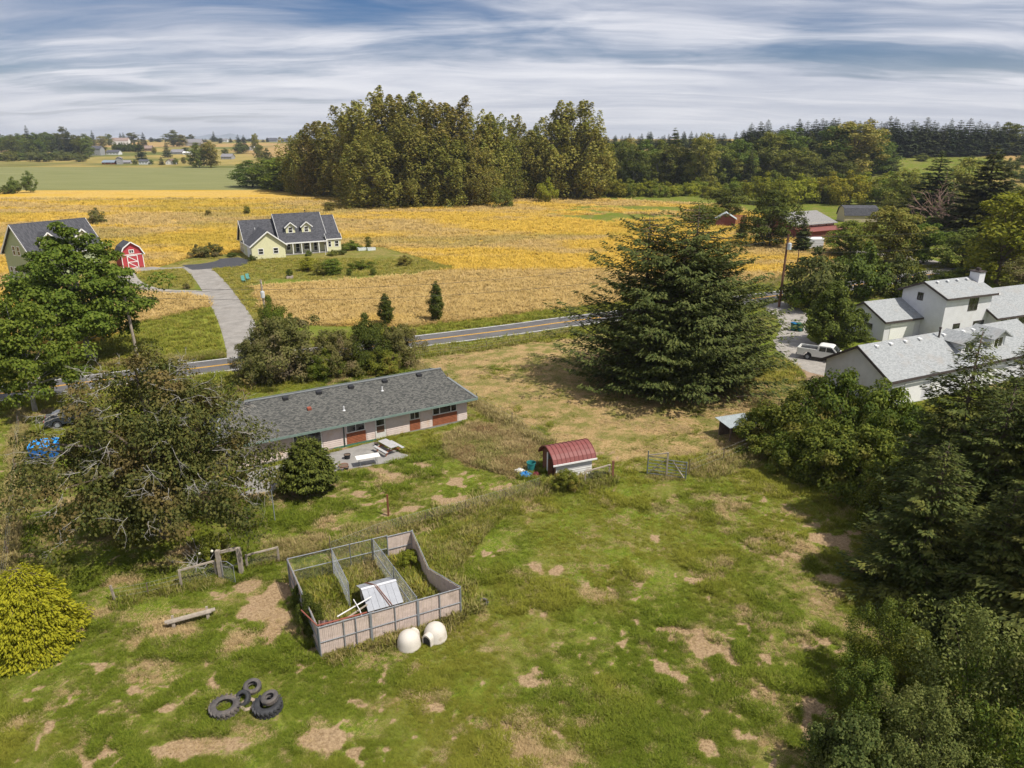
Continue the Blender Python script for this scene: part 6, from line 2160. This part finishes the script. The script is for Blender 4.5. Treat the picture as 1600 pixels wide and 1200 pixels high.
def pickup(loc, rz, label):
    o = thing('pickup_truck', label, 'truck', loc, rz)
    PW = M('white_car_paint', (.72, .71, .66), .3, .04, 2, .5)
    L, W = 5.7, 1.9
    y0, y1 = -W / 2, W / 2
    # lower body sides as one shaped profile with wheel arches
    def arch(cx, r, z0):
        return [(cx + r * math.cos(a), z0 + r * math.sin(a)) for a in [math.pi - math.pi * k / 8 for k in range(9)]]
    lo = [(0, .55)] + arch(1.15, .46, .5) + arch(4.55, .46, .5) + [(5.7, .5), (5.75, .8), (5.68, 1.08), (4.35, 1.16), (2.05, 1.16), (0, 1.14)]
    MB().prism([(x, y0, z) for x, z in lo], (0, W, 0)).build('body', PW, o)
    # open bed
    MB().box(.12, y0 + .12, 1.145, 1.95, y1 - .12, 1.165).build('bed_floor', VENT, o)
    for a, b in ((y0, y0 + .11), (y1 - .11, y1)):
        MB().box(.0, a, 1.15, 2.05, b, 1.34).build('bed_side', PW, o)
    MB().box(-.04, y0 + .02, .62, .06, y1 - .02, 1.34).build('tailgate', PW, o)
    cab = [(2.08, 1.16), (4.35, 1.16), (3.7, 1.76), (3.45, 1.83), (2.35, 1.83), (2.15, 1.76)]
    ins = .1
    vs = [(x, y0 + (.02 if z < 1.3 else ins), z) for x, z in cab] + [(x, y1 - (.02 if z < 1.3 else ins), z) for x, z in cab]
    n = len(cab)
    MB().add(vs, [tuple(range(n)), tuple(range(n, 2 * n))[::-1]] + [(i, n + i, n + (i + 1) % n, (i + 1) % n) for i in range(n)]).build('cab', PW, o)
    for s, yy in ((-1, y0), (1, y1)):
        for x0, x1, t0, t1 in ((2.3, 3.0, 2.36, 3.0), (3.08, 4.1, 3.08, 3.6)):
            q = [(x0, yy - s * .005 + s * -.03, 1.22), (x1, yy - s * .005 - s * .03, 1.22), (t1, yy - s * .09, 1.72), (t0, yy - s * .09, 1.72)]
            MB().prism([(p[0], p[1] + s * .035, p[2]) for p in q], (0, -s * .03, 0)).build('side_window', GLASS, o)
    MB().prism([(4.30, y0 + .12, 1.22), (4.30, y1 - .12, 1.22), (3.76, y1 - .18, 1.73), (3.76, y0 + .18, 1.73)], (.035, 0, .035)).build('windscreen', GLASS, o)
    MB().prism([(2.06, y0 + .15, 1.3), (2.06, y1 - .15, 1.3), (2.14, y1 - .2, 1.72), (2.14, y0 + .2, 1.72)], (-.02, 0, 0)).build('rear_window', GLASS, o)
    for x in (1.15, 4.55):
        for yy in (y0 + .02, y1 - .24):
            wl = MB().lathe([(0, 0), (.22, 0), (.36, .02), (.38, .06), (.38, .18), (.36, .22), (0, .22)], 18, (x, yy, .38), axis='Y').build('wheel', RUBBERD, o)
            MB().lathe([(0, -.012), (.2, -.012), (.2, .232), (0, .232)], 12, (x, yy, .38), axis='Y').build('rim', GALV, wl)
    MB().box(5.70, y0 + .05, .45, 5.86, y1 - .05, .65).build('bumper', GALV, o)
    MB().box(-.14, y0 + .05, .5, -.04, y1 - .05, .66).build('bumper', GALV, o)
    for yy in (y0 + .05, y1 - .35):
        MB().box(5.68, yy, .78, 5.77, yy + .3, .96).build('headlight', M('lamp_glass', (.6, .6, .6), .2), o)
        MB().box(-.06, yy if yy < 0 else yy + .18, .8, -.03, (yy if yy < 0 else yy + .18) + .12, 1.2).build('tail_light', M('red_lens', (.35, .02, .02), .3), o)
    for s, yy in ((-1, y0), (1, y1)):
        MB().box(3.85, yy + (s * .0 if s > 0 else -.2), 1.24, 3.95, yy + (.2 if s > 0 else 0), 1.42).build('mirror', VENT, o)
    return o


px_, py_ = P(1247, 557)
pickup((px_, py_, .03), R(-33), 'white crew cab pickup truck parked beside the white garage')


def sedan(loc, rz, label, paint):
    o = thing('parked_car', label, 'car', loc, rz)
    L, W = 4.6, 1.8
    y0, y1 = -W / 2, W / 2

    def arch(cx, r, z0):
        return [(cx + r * math.cos(a), z0 + r * math.sin(a)) for a in [math.pi - math.pi * k / 8 for k in range(9)]]
    lo = [(0, .4)] + arch(.9, .38, .38) + arch(3.7, .38, .38) + [(4.6, .4), (4.62, .68), (4.4, .82), (3.3, .95), (.9, .98), (.05, .92), (-.03, .7)]
    MB().prism([(x, y0, z) for x, z in lo], (0, W, 0)).build('body', paint, o)
    cab = [(.5, .97), (3.35, .95), (2.55, 1.42), (1.3, 1.45)]
    n = 4
    vs = [(x, y0 + (.03 if z < 1.2 else .2), z) for x, z in cab] + [(x, y1 - (.03 if z < 1.2 else .2), z) for x, z in cab]
    MB().add(vs, [tuple(range(n)), tuple(range(n, 2 * n))[::-1]] + [(i, n + i, n + (i + 1) % n, (i + 1) % n) for i in range(n)]).build('cabin', GLASS, o)
    MB().prism([(1.32, y0 + .2, 1.455), (2.53, y0 + .2, 1.425), (2.53, y1 - .2, 1.425), (1.32, y1 - .2, 1.455)], (0, 0, .03)).build('roof', paint, o)
    for x in (.9, 3.7):
        for yy in (y0 + .02, y1 - .22):
            wl = MB().lathe([(0, 0), (.3, .01), (.32, .05), (.32, .16), (.3, .2), (0, .2)], 16, (x, yy, .32), axis='Y').build('wheel', RUBBERD, o)
            MB().lathe([(0, -.01), (.19, -.01), (.19, .21), (0, .21)], 10, (x, yy, .32), axis='Y').build('rim', GALV, wl)
    for yy in (y0 + .1, y1 - .45):
        MB().box(-.05, yy, .68, .01, yy + .35, .82).build('tail_light', M('red_lens', (.35, .02, .02), .3), o)
    return o


cx_, cy_ = P(73, 668)
sedan((cx_, cy_, .02), R(28), 'dark blue grey car parked under the cherry tree', M('dark_car_paint', (.03, .035, .045), .25, .1, 2, .6))
bx2, by2 = P(47, 722)
bc = thing('blue_container', 'bright blue lidded container half hidden by the cherry tree', 'container', (bx2, by2, 0), R(12))
BLUE = M('blue_plastic', (.02, .16, .50), .5, .1, 2, .4)
mb = MB()
vs = [(0.08, .08, .1), (1.75, .08, .1), (1.75, 1.2, .1), (.08, 1.2, .1), (0, 0, 1.1), (1.83, 0, 1.1), (1.83, 1.3, 1.3), (0, 1.3, 1.3)]
mb.add(vs, [(3, 2, 1, 0), (4, 5, 6, 7), (0, 1, 5, 4), (1, 2, 6, 5), (2, 3, 7, 6), (3, 0, 4, 7)]).build('body', BLUE, bc)
MB().prism([(-.05, -.06, 1.11), (1.88, -.06, 1.11), (1.88, 1.34, 1.32), (-.05, 1.34, 1.32)], (0, 0, .07)).build('lid', M('bright_blue_lid', (.02, .28, .72), .45, .06), bc)
for i in range(5):
    MB().box(.2 + i * .35, .01, .25, .27 + i * .35, .06, 1.0).build('rib', BLUE, bc)
for i, (px, py, cm, lb) in enumerate(((1240, 517, (.02, .13, .28), 'blue lidded wheelie bin by the gravel drive'), (1249, 518, (.02, .11, .07), 'dark green wheelie bin by the gravel drive'))):
    x, y = P(px, py)
    o = thing('wheelie_bin', lb, 'bin', (x, y, .02), R(25))
    vs = [(-.24, -.26, .05), (.24, -.26, .05), (.24, .26, .05), (-.24, .26, .05), (-.31, -.34, 1.0), (.31, -.34, 1.0), (.31, .36, 1.0), (-.31, .36, 1.0)]
    MB().add(vs, [(3, 2, 1, 0), (4, 5, 6, 7), (0, 1, 5, 4), (1, 2, 6, 5), (2, 3, 7, 6), (3, 0, 4, 7)]).build('body', M('bin_green', (.02, .10, .09), .5), o)
    MB().prism([(-.34, -.38, 1.0), (.34, -.38, 1.0), (.34, .40, 1.06), (-.34, .40, 1.06)], (0, 0, .06)).build('lid', M('bin_lid_%d' % i, cm, .5), o)
    for xx in (-.26, .2):
        MB().lathe([(0, 0), (.1, 0), (.1, .06), (0, .06)], 10, (xx, .3, .1), axis='X').build('wheel', RUBBERD, o)


# ------------------------------------------------------------ utility poles and wires
def upole(px, py, top, label, lean=0.0, arm=True, can=0, mat=WOOD, r=.15):
    x, y = P(px, py)
    h = Zat(x, y, top)
    o = thing('utility_pole', label, 'pole', (x, y, 0), R(25))
    MB().tube([(0, 0, -.3), (lean * .5, 0, h * .5), (lean, 0, h)], [r * 1.15, r, r * .8], 9).build('shaft', mat, o)
    if arm:
        MB().bar((lean, -1.0, h - .5), (lean, 1.0, h - .5), .1, .12).build('crossarm', WOOD, o)
        for yy in (-.9, -.3, .9):
            MB().lathe([(.03, 0), (.07, .06), (.03, .12), (.06, .16), (0, .2)], 8, (lean, yy, h - .44)).build('insulator', PLAST, o)
    if can:
        t = MB().lathe([(0, 0), (.27, 0), (.29, .05), (.29, .85), (.26, .95), (0, 1.0)], 14, (lean, -.45, h - can)).build('transformer', M('transformer_grey', (.52, .55, .57), .5, .06), o)
        MB().tube([(lean, -.45, h - can + .98), (lean, -.45, h - can + 1.2)], .05, 6).build('bushing', PLAST, t)
    return Vector((x, y, h))


pA = upole(216, 562, 448, 'grey utility pole leaning beside the big green maple', -.3, False)
pB = upole(414, 486, 437, 'grey utility pole with white transformer beside the drive', -.1, True, 2.6)
pC = upole(1217, 480, 366, 'tall brown utility pole with transformer beside the dark pine', .12, False, 2.2, M('brown_pole', (.15, .075, .05), .9, .2), .17)
pD = upole(1244, 426, 390, 'thin brown pole behind the dark pine', 0, False, 0, MATS['brown_pole'], .1)
WIRE = M('black_wire', (.04, .04, .04), .6)


def wire(a, b, sag, label, r=.018):
    q = []
    for i in range(25):
        t = i / 24
        p = a.lerp(b, t)
        p.z -= sag * 4 * t * (1 - t)
        q.append(p)
    o = MB().tube([p - a for p in q], r, 4).build('overhead_wire', WIRE)
    o.location = a
    return tag(o, label, 'wire')


dn = Vector((0, 0, -1))
wire(pA + dn * .15, pC + dn * .4, 2.6, 'upper overhead wire spanning from the leaning pole to the brown pole')
wire(pA + dn * 1.2, pC + dn * 2.6, 2.6, 'lower overhead wire spanning from the leaning pole to the brown pole')
wire(pA + dn * .15, Vector((-110, 48, 8.5)), 1.2, 'upper overhead wire running from the leaning pole past the roadside tree')
wire(pA + dn * 1.2, Vector((-110, 48, 6.8)), 1.2, 'lower overhead wire running from the leaning pole past the roadside tree')
wire(pC + dn * .4, Vector((130, 150, 11)), 1.5, 'upper overhead wire running on from the brown pole to the wood')
wire(pC + dn * 2.6, Vector((130, 150, 8)), 1.8, 'lower overhead wire running on from the brown pole to the wood')
wire(pC + dn * .4, Vector((20, 190, 9)), 2.0, 'overhead wire from the brown pole over the golden field')
wire(pB + dn * .5, pA + dn * .15, .8, 'service wire between the two grey poles')

# ------------------------------------------------------------ garden bits of the yellow house
for px, lb in ((565, 'white raised garden box nearer the yellow house'), (580, 'white raised garden box nearer the golden field')):
    x, y = P(px, 391)
    o = thing('raised_bed', lb, 'garden box', (x, y, 0), R(28))
    MB().box(-.9, -.6, 0, .9, -.5, .6).box(-.9, .5, 0, .9, .6, .6).box(-.9, -.5, 0, -.8, .5, .6).box(.8, -.5, 0, .9, .5, .6).build('frame', M('pale_panel', (.60, .64, .62), .7), o)
    MB().box(-.79, -.49, 0, .79, .49, .5).build('soil', WOODD, o)
x, y = P(453, 435)
o = thing('planter_box', 'small brick coloured planter with yellow flowers on the lawn', 'planter', (x, y, 0), R(20))
MB().box(-.6, -.5, 0, .6, .5, .5).build('box', M('pinkish_block', (.42, .34, .30), .85), o)
link('flowers', BRUSH[0][0], o, None).scale = (.2, .18, .3)
o.children[-1].location = (0, 0, .4)
for px, py, lb in ((381, 441, 'teal garden chair at the lawn edge nearer the drive'), (388, 438, 'teal garden chair at the lawn edge nearer the trees')):
    x, y = P(px, py)
    o = thing('garden_chair', lb, 'chair', (x, y, 0), R(40))
    TL_ = M('teal_paint', (.10, .28, .25), .6)
    MB().box(-.3, -.3, .36, .3, .3, .42).build('seat', TL_, o)
    MB().obox((0, .32, .78), .6, .05, .8, 0, -.25).build('backrest', TL_, o)
    for a in (-.26, .22):
        for b in (-.28, .24):
            MB().box(a, b, 0, a + .05, b + .05, .36).build('leg', TL_, o)

# brush pile and rose bush by the gateway
mbt = MB()
for i in range(22):
    p = Vector((rs.uniform(-1.2, 1.2), rs.uniform(-.5, .5), rs.uniform(.05, .4)))
    twig(p, Vector((rs.uniform(-1, 1), rs.uniform(-.6, .6), rs.uniform(.0, .5))).normalized(), rs.uniform(.8, 1.8), .02, 1)
x, y = P(318, 893)
o = thing('brush_pile', 'pile of bare cut branches beside the garden gateway', 'branches', (x, y, 0), R(20))
mbt.build('branches', MATS['dead_wood'], o)
rb = put('rose_bush', BRUSH[2], 338, 888, 836, 'straggly rose bush with white blooms beside the gateway', 'shrub', wpx=46, r0=3.2, crown_mat=L_BRAM)
for k, (fx, fy, fz) in enumerate(((1.0, -1.2, 3.4), (.6, -2.0, 2.6), (-2.2, -1.8, 2.2), (1.6, -1.4, 3.0))):
    MB().lathe([(0, -.12), (.2, -.1), (.3, .05), (.2, .18), (0, .22)], 8, (fx, fy, fz)).build('bloom', M('rose_white', (.75, .70, .58), .6), rb)
put('weed_bush', BRUSH[0], 487, 990, 930, 'dark green weeds against the shaded kennel side', 'shrub', wpx=40, r0=3.2, crown_mat=L_DARK)
put('weed_bush', BRUSH[1], 470, 950, 915, 'smaller weeds along the shaded kennel side', 'shrub', wpx=26, r0=3.2, crown_mat=L_DARK)
put('weed_bush', BRUSH[2], 640, 893, 862, 'bright green weeds growing inside the far corner of the kennel', 'shrub', wpx=40, r0=3.2, crown_mat=L_YEL)

# ------------------------------------------------------------ grass: tufts scattered over the ground (uncountable)
def grassmat():
    m = bpy.data.materials.new('grass_blades')
    m.use_nodes = True
    t = NT(m.node_tree)
    dry = t.n('ShaderNodeAttribute', _attribute_name='dry', _attribute_type='INSTANCER').outputs['Fac']
    hue = t.n('ShaderNodeAttribute', _attribute_name='hue', _attribute_type='INSTANCER').outputs['Fac']
    rnd = t.n('ShaderNodeNewGeometry').outputs['Random Per Island']
    g = t.mix(rnd, (.066, .108, .010), (.195, .240, .026))
    g = t.mix(t.math('MULTIPLY', hue, .7), g, (.280, .265, .040))
    d = t.mix(rnd, (.38, .265, .125), (.62, .46, .25))
    d = t.mix(t.math('MULTIPLY', hue, .95), d, (.72, .47, .045))
    brn = t.n('ShaderNodeAttribute', _attribute_name='brn', _attribute_type='INSTANCER').outputs['Fac']
    d = t.mix(brn, d, t.mix(rnd, (.17, .095, .045), (.34, .21, .11)))
    c = t.mix(dry, g, d)
    nn = t.n('ShaderNodeNewGeometry').outputs['Normal']
    nv = t.n('ShaderNodeVectorMath', _operation='NORMALIZE')
    t.link(t.vmath('ADD', t.vmath('MULTIPLY', nn, (.55, .55, .55)), (0, 0, .9)), nv.inputs[0])
    bs = t.n('ShaderNodeBsdfPrincipled', Base__Color=c, Roughness=.85, Normal=nv.outputs[0])
    bs.inputs['Specular IOR Level'].default_value = .08
    tr = t.n('ShaderNodeBsdfTranslucent', Color=c)
    mx = t.n('ShaderNodeMixShader', i0=.3)
    t.link(bs.outputs[0], mx.inputs[1])
    t.link(tr.outputs[0], mx.inputs[2])
    o = t.n('ShaderNodeOutputMaterial')
    t.link(mx.outputs[0], o.inputs[0])
    return m


GRASSM = grassmat()
TUFTS = bpy.data.collections.new('grass_tufts')
for k in range(6):
    rng = np.random.default_rng(200 + k)
    nb = 22
    V, F = [], []
    for i in range(nb):
        a, rr = rng.random() * 6.28, .16 * rng.random() ** .6
        bx0, by0 = math.cos(a) * rr, math.sin(a) * rr
        h = rng.uniform(.09, .22)
        la = a + rng.normal() * .9
        ln_ = rng.uniform(.04, .16)
        wd = rng.uniform(.006, .013)
        px_, py_ = -math.sin(la) * wd, math.cos(la) * wd
        b = len(V)
        V += [(bx0 - px_, by0 - py_, -.02), (bx0 + px_, by0 + py_, -.02), (bx0 + math.cos(la) * ln_ * .4 + px_ * .8, by0 + math.sin(la) * ln_ * .4 + py_ * .8, h * .65),
              (bx0 + math.cos(la) * ln_ * .4 - px_ * .8, by0 + math.sin(la) * ln_ * .4 - py_ * .8, h * .65), (bx0 + math.cos(la) * ln_, by0 + math.sin(la) * ln_, h)]
        F += [(b, b + 1, b + 2, b + 3), (b + 3, b + 2, b + 4)]
    me = bpy.data.meshes.new('grass_tuft')
    me.from_pydata([tuple(map(float, v)) for v in V], [], F)
    me.materials.append(GRASSM)
    TUFTS.objects.link(bpy.data.objects.new('grass_tuft', me))


def tuft_group():
    ng = bpy.data.node_groups.new('tuft_scatter', 'GeometryNodeTree')
    ng.interface.new_socket('Geometry', in_out='INPUT', socket_type='NodeSocketGeometry')
    ng.interface.new_socket('Geometry', in_out='OUTPUT', socket_type='NodeSocketGeometry')
    N = ng.nodes
    gi, go_ = N.new('NodeGroupInput'), N.new('NodeGroupOutput')
    ci = N.new('GeometryNodeCollectionInfo')
    ci.inputs['Collection'].default_value = TUFTS
    ci.inputs['Separate Children'].default_value = True
    ci.inputs['Reset Children'].default_value = True
    ip = N.new('GeometryNodeInstanceOnPoints')
    ip.inputs['Pick Instance'].default_value = True
    at = {}
    for nm, ty in (('idx', 'INT'), ('rot', 'FLOAT_VECTOR'), ('scl', 'FLOAT_VECTOR')):
        a = N.new('GeometryNodeInputNamedAttribute')
        a.data_type = ty
        a.inputs['Name'].default_value = nm
        at[nm] = a.outputs[0]
    L = ng.links.new
    L(gi.outputs[0], ip.inputs['Points'])
    L(ci.outputs[0], ip.inputs['Instance'])
    L(at['idx'], ip.inputs['Instance Index'])
    e2r = N.new('FunctionNodeEulerToRotation')
    L(at['rot'], e2r.inputs[0])
    L(e2r.outputs[0], ip.inputs['Rotation'])
    L(at['scl'], ip.inputs['Scale'])
    L(ip.outputs[0], go_.inputs[0])
    return ng


TG = tuft_group()


def scatter(name, X, Y, scl, dry, hue, label, rng, wide=1.0, brn=None):
    n = len(X)
    Z = hz(X, Y)
    me = bpy.data.meshes.new(name)
    me.vertices.add(n)
    me.vertices.foreach_set('co', np.stack([X, Y, Z], 1).astype(np.float32).ravel())
    a = me.attributes.new('idx', 'INT', 'POINT')
    a.data.foreach_set('value', rng.integers(0, 6, n).astype(np.int32))
    a = me.attributes.new('rot', 'FLOAT_VECTOR', 'POINT')
    a.data.foreach_set('vector', np.stack([rng.normal(size=n) * .12, rng.normal(size=n) * .12, rng.random(n) * 6.28], 1).astype(np.float32).ravel())
    a = me.attributes.new('scl', 'FLOAT_VECTOR', 'POINT')
    a.data.foreach_set('vector', np.stack([scl * wide, scl * wide, scl], 1).astype(np.float32).ravel())
    for nm, v in (('dry', dry), ('hue', hue), ('brn', np.zeros(n) if brn is None else brn)):
        a = me.attributes.new(nm, 'FLOAT', 'POINT')
        a.data.foreach_set('value', np.clip(v, 0, 1).astype(np.float32))
    o = link(name, me)
    md = o.modifiers.new('scatter', 'NODES')
    md.node_group = TG
    tag(o, label, 'grass', kind='stuff')
    return o


def clear_of(x, y):
    """True where nothing solid stands"""
    ok = line_dist(x, y, ROAD_C) > 3.0

    def rect(o, ang, x0, y0, x1, y1):
        dx, dy = x - o[0], y - o[1]
        lx, ly = dx * math.cos(ang) + dy * math.sin(ang), -dx * math.sin(ang) + dy * math.cos(ang)
        return (lx > x0) & (lx < x1) & (ly > y0) & (ly < y1)
    ok &= ~rect((ranch.location.x, ranch.location.y), RA, -.1, -.1, RL + .1, RD + .1)
    ok &= ~rect(WB, WA, -.2, -.2, WLn, WW + .2)
    ok &= ~rect(HQ, HA, -.2, -5, 25, 7)
    ok &= ~rect(so, SA, -.1, -.1, SLn + .1, SWd + .1)
    ok &= ~rect((-7.42, 30.98), KA, 0, 0, 1.8, 2.4)
    ok &= ~rect(yo, YA, -.3, -.3, 20.3, 14.5)
    ok &= ~rect(go, ga_, -.3, -.3, GW + .3, GLN + .3)
    for pl_ in (ppoly([(375, 775), (388, 738), (545, 701), (588, 690), (603, 700), (640, 712), (604, 724), (530, 735), (500, 742), (450, 762), (410, 772)]),
                ppoly([(1188, 478), (1225, 470), (1262, 490), (1262, 530), (1292, 545), (1330, 560), (1300, 592), (1262, 582), (1225, 560), (1208, 535), (1222, 512), (1215, 495)]),
                ppoly([(281, 413), (300, 422), (330, 420), (372, 417), (395, 408), (372, 402), (340, 405), (300, 408)]), ppoly([(1255, 575), (1290, 580), (1283, 622), (1262, 645), (1240, 640), (1262, 605)])):
        ok &= ~in_poly(x, y, pl_)
    ok &= line_dist(x, y, [P(388, 575), P(385, 545), P(368, 500), P(350, 470), P(333, 445), P(318, 428), P(300, 416), P(262, 418), P(205, 422)]) > 2.5
    ok &= line_dist(x, y, [P(330, 462), P(300, 457), P(265, 456), P(230, 452), P(205, 440), P(195, 425)]) > 1.6
    return ok


rng = np.random.default_rng(77)
# paddock and yard
n = 520000
y = 19 + 66 * rng.random(n) ** 1.25
x = (rng.random(n) * 2 - 1) * (.82 * y + 4)
keep = rng.random(n) < np.clip((24 / y) ** .9, 0, 1)
x, y = x[keep], y[keep]
k = clear_of(x, y)
x, y = x[k], y[k]
zo = zones(x, y)
pa = patches(x, y)
clump = fbm(x, y, 1.6, 4)
big = fbm(x + 31, y + 7, 7.0, 4)
mid = fbm(x - 50, y + 90, 3.0, 4)
fine = fbm(x + 11, y - 23, .8, 3)
dry = smooth(.535, .62, mid * .36 + clump * .36 + fine * .28 + (rng.random(len(x)) - .5) * .08) * .95 + .9 * smooth(.57, .70, fine * .6 + .4 * fbm(x + 77, y + 5, .45, 2)) * rng.random(len(x)) + .3 * smooth(.48, .62, big) * rng.random(len(x)) ** 2
dry = np.maximum(dry, np.clip(pa * 1.3, 0, 1))
dry = np.maximum(dry, zo['dry'] * smooth(.30, .52, fbm(x, y, 2.4, 4) + (rng.random(len(x)) - .5) * .3))
dry = np.maximum(dry, zo['brown'] * .95)
dry = np.where((dry > .3) | (zo['dry'] > .3), dry, dry * .5)
hue = np.clip(smooth(.40, .64, big) * .75 + rng.random(len(x)) * .3, 0, 1) * (1 - np.clip(dry * 2.2, 0, 1))
sc = (.38 + .46 * rng.random(len(x)) ** 1.5) * (.6 + .9 * smooth(.42, .68, fbm(x + 200, y, 2.2, 3))) * (1 - .3 * dry) * (1 - .55 * np.clip(pa * 1.4, 0, 1)) * (1 - .35 * zo['dry']) * (1 + .6 * zo['brown'])
keep = rng.random(len(x)) > np.clip(pa * .85, 0, .8) + .25 * zo['dry']
keep &= (y < 80)
scatter('paddock_grass', x[keep], y[keep], (sc * (1 + .012 * (y - 25)))[keep], dry[keep], hue[keep], 'short rough green grass with straw patches across the paddock and yard', rng, 1.6, zo['brown'][keep])

# tall grass along fences, the kennel and other edges
TX, TY, TS, TD, TH = [], [], [], [], []


def strip(pts, width, per_m, s0, s1, d0, d1, hu=.5):
    for (ax, ay), (bx, by) in zip(pts[:-1], pts[1:]):
        L = math.hypot(bx - ax, by - ay)
        k = int(L * per_m)
        t = rng.random(k)
        nx, ny = -(by - ay) / L, (bx - ax) / L
        off = rng.normal(size=k) * width
        xx, yy = ax + (bx - ax) * t + nx * off, ay + (by - ay) * t + ny * off
        TX.append(xx)
        TY.append(yy)
        TS.append(.62 * rng.uniform(s0, s1, k) * (.6 + .8 * fbm(xx, yy, 1.5, 3)))
        TD.append(rng.uniform(d0, d1, k))
        TH.append(rng.random(k) * hu)


def blob(pxs, num, s0, s1, d0, d1, hu=.5):
    pl_ = ppoly(pxs)
    xs_, ys_ = [p[0] for p in pl_], [p[1] for p in pl_]
    xx = rng.uniform(min(xs_), max(xs_), num * 3)
    yy = rng.uniform(min(ys_), max(ys_), num * 3)
    k = in_poly(xx, yy, pl_)
    xx, yy = xx[k][:num], yy[k][:num]
    TX.append(xx)
    TY.append(yy)
    TS.append(.62 * rng.uniform(s0, s1, len(xx)) * (.5 + fbm(xx, yy, 1.3, 3)))
    TD.append(np.clip(rng.uniform(d0, d1, len(xx)) + (fbm(xx, yy, 2.0, 3) - .5), 0, 1))
    TH.append(rng.random(len(xx)) * hu)


strip([P(642, 568), P(745, 632), P(800, 664), P(852, 695)], .35, 45, 2.2, 4.2, .6, 1.0, .1)
strip([P(517, 868), P(591, 838), P(665, 816), P(728, 800), P(843, 764), P(960, 748)], .55, 40, 1.8, 4.0, .2, .95)
strip([P(1076, 742), P(1130, 722), P(1182, 700)], .8, 45, 1.6, 3.6, .3, 1.0)
strip([P(1112, 600), P(1216, 641), P(1262, 660)], .4, 35, 2, 4, .6, 1.0)
strip([P(33, 640), P(22, 780), P(6, 930)], .3, 40, 1.6, 3.2, .5, 1.0)
strip([P(504, 1030), P(722, 965)], .35, 40, 1.6, 3.2, .3, .9)
strip([P(722, 965), P(668, 880), P(645, 860), P(520, 866)], .8, 60, 2, 4.5, .1, .8)
strip([P(1011, 741), P(1071, 749)], .5, 30, 1.2, 2.5, .3, .9)
strip([P(648, 553), P(760, 543), P(890, 518)], .8, 30, 1.6, 3, .3, 1.0)
strip([P(848, 752), P(915, 760), P(955, 748)], .4, 40, 2, 4, .1, .7)
strip([P(180, 940), P(284, 917), P(340, 903)], .4, 40, 1.6, 3.2, .1, .7)
blob([(455, 900), (640, 855), (700, 955), (510, 1005)], 2600, 1.6, 4.2, .15, .75, .8)
blob([(600, 860), (640, 850), (700, 955), (660, 965)], 900, 2.0, 4.5, .0, .35, .9)
blob([(690, 682), (745, 660), (800, 672), (845, 700), (835, 735), (800, 745), (740, 728), (700, 712)], 2400, 1.4, 3.2, .55, 1.1, .0)
blob([(390, 890), (440, 875), (520, 860), (500, 840), (420, 850)], 900, 1.4, 3.0, .5, 1.0, .2)
blob([(530, 850), (640, 845), (600, 820), (540, 822)], 700, 1.2, 2.6, .4, 1.0, .2)
blob([(650, 850), (760, 800), (800, 790), (720, 880), (700, 930)], 1500, 1.4, 3.2, .1, .7, .8)
blob([(140, 575), (370, 558), (372, 548), (230, 560)], 1200, 2, 4, .2, .9, .6)
blob([(1215, 460), (1320, 420), (1290, 400), (1190, 440)], 800, 2, 4, .4, 1, .6)
x, y = np.concatenate(TX), np.concatenate(TY)
s, d, h_ = np.concatenate(TS), np.concatenate(TD), np.concatenate(TH)
d = np.clip(d - .18, 0, 1)
h_ = h_ * (d < .35)
k = clear_of(x, y)
scatter('tall_weeds', x[k], y[k], s[k], d[k], h_[k], 'tall dry and green weeds along the fences and around the kennel', rng, 1.1, .55 * rng.random(k.sum()))

# golden field
n = 170000
y = 84 + 230 * rng.random(n) ** 1.4
x = (rng.random(n) * 2 - 1) * (.80 * y + 6)
zo = zones(x, y)
k = (zo['gold'] > .5) & (rng.random(n) < np.clip(110 / y, .15, 1)) & clear_of(x, y)
x, y = x[k], y[k]
sw = fbm(x * .4, y, 16, 4)
scatter('field_grass', x, y, (1.0 + 1.3 * rng.random(len(x))) * (1 + .004 * (y - 90)), .88 + .12 * rng.random(len(x)) - .25 * smooth(.56, .66, fbm(x * .5 + 60, y, 20, 4)), smooth(.46, .62, sw) * .55 + .18 + .15 * rng.random(len(x)), 'tall golden dry grass of the big field', rng, 2.6)
# verge and left lawn
n = 60000
y = 62 + 90 * rng.random(n)
x = (rng.random(n) * 2 - 1) * (.80 * y + 6)
zo = zones(x, y)
k = (zo['verge'] + .6 * zo['olive'] > .35) & clear_of(x, y)
x, y = x[k], y[k]
scatter('verge_grass', x, y, 1.0 + 1.2 * rng.random(len(x)), .30 * rng.random(len(x)) ** 2 + .3 * zones(x, y)['olive'] * rng.random(len(x)), (.3 + .6 * rng.random(len(x))) * .8, 'fresh grass on the road verge and lawns', rng, 1.6)

# ------------------------------------------------------------ summer haze: one closed box of thin air round the whole scene
hzm = bpy.data.materials.new('haze')
hzm.use_nodes = True
ht = NT(hzm.node_tree)
pv_ = ht.n('ShaderNodeVolumePrincipled', Color=(.80, .88, 1.0, 1), Density=HAZE, Anisotropy=.2)
ho = ht.n('ShaderNodeOutputMaterial')
ht.link(pv_.outputs[0], ho.inputs['Volume'])
hb = MB().box(-45000, -200, -1.5, 45000, 9500, 125).build('haze', hzm)
tag(hb, 'thin pale blue summer haze over the distance', 'haze', kind='stuff')
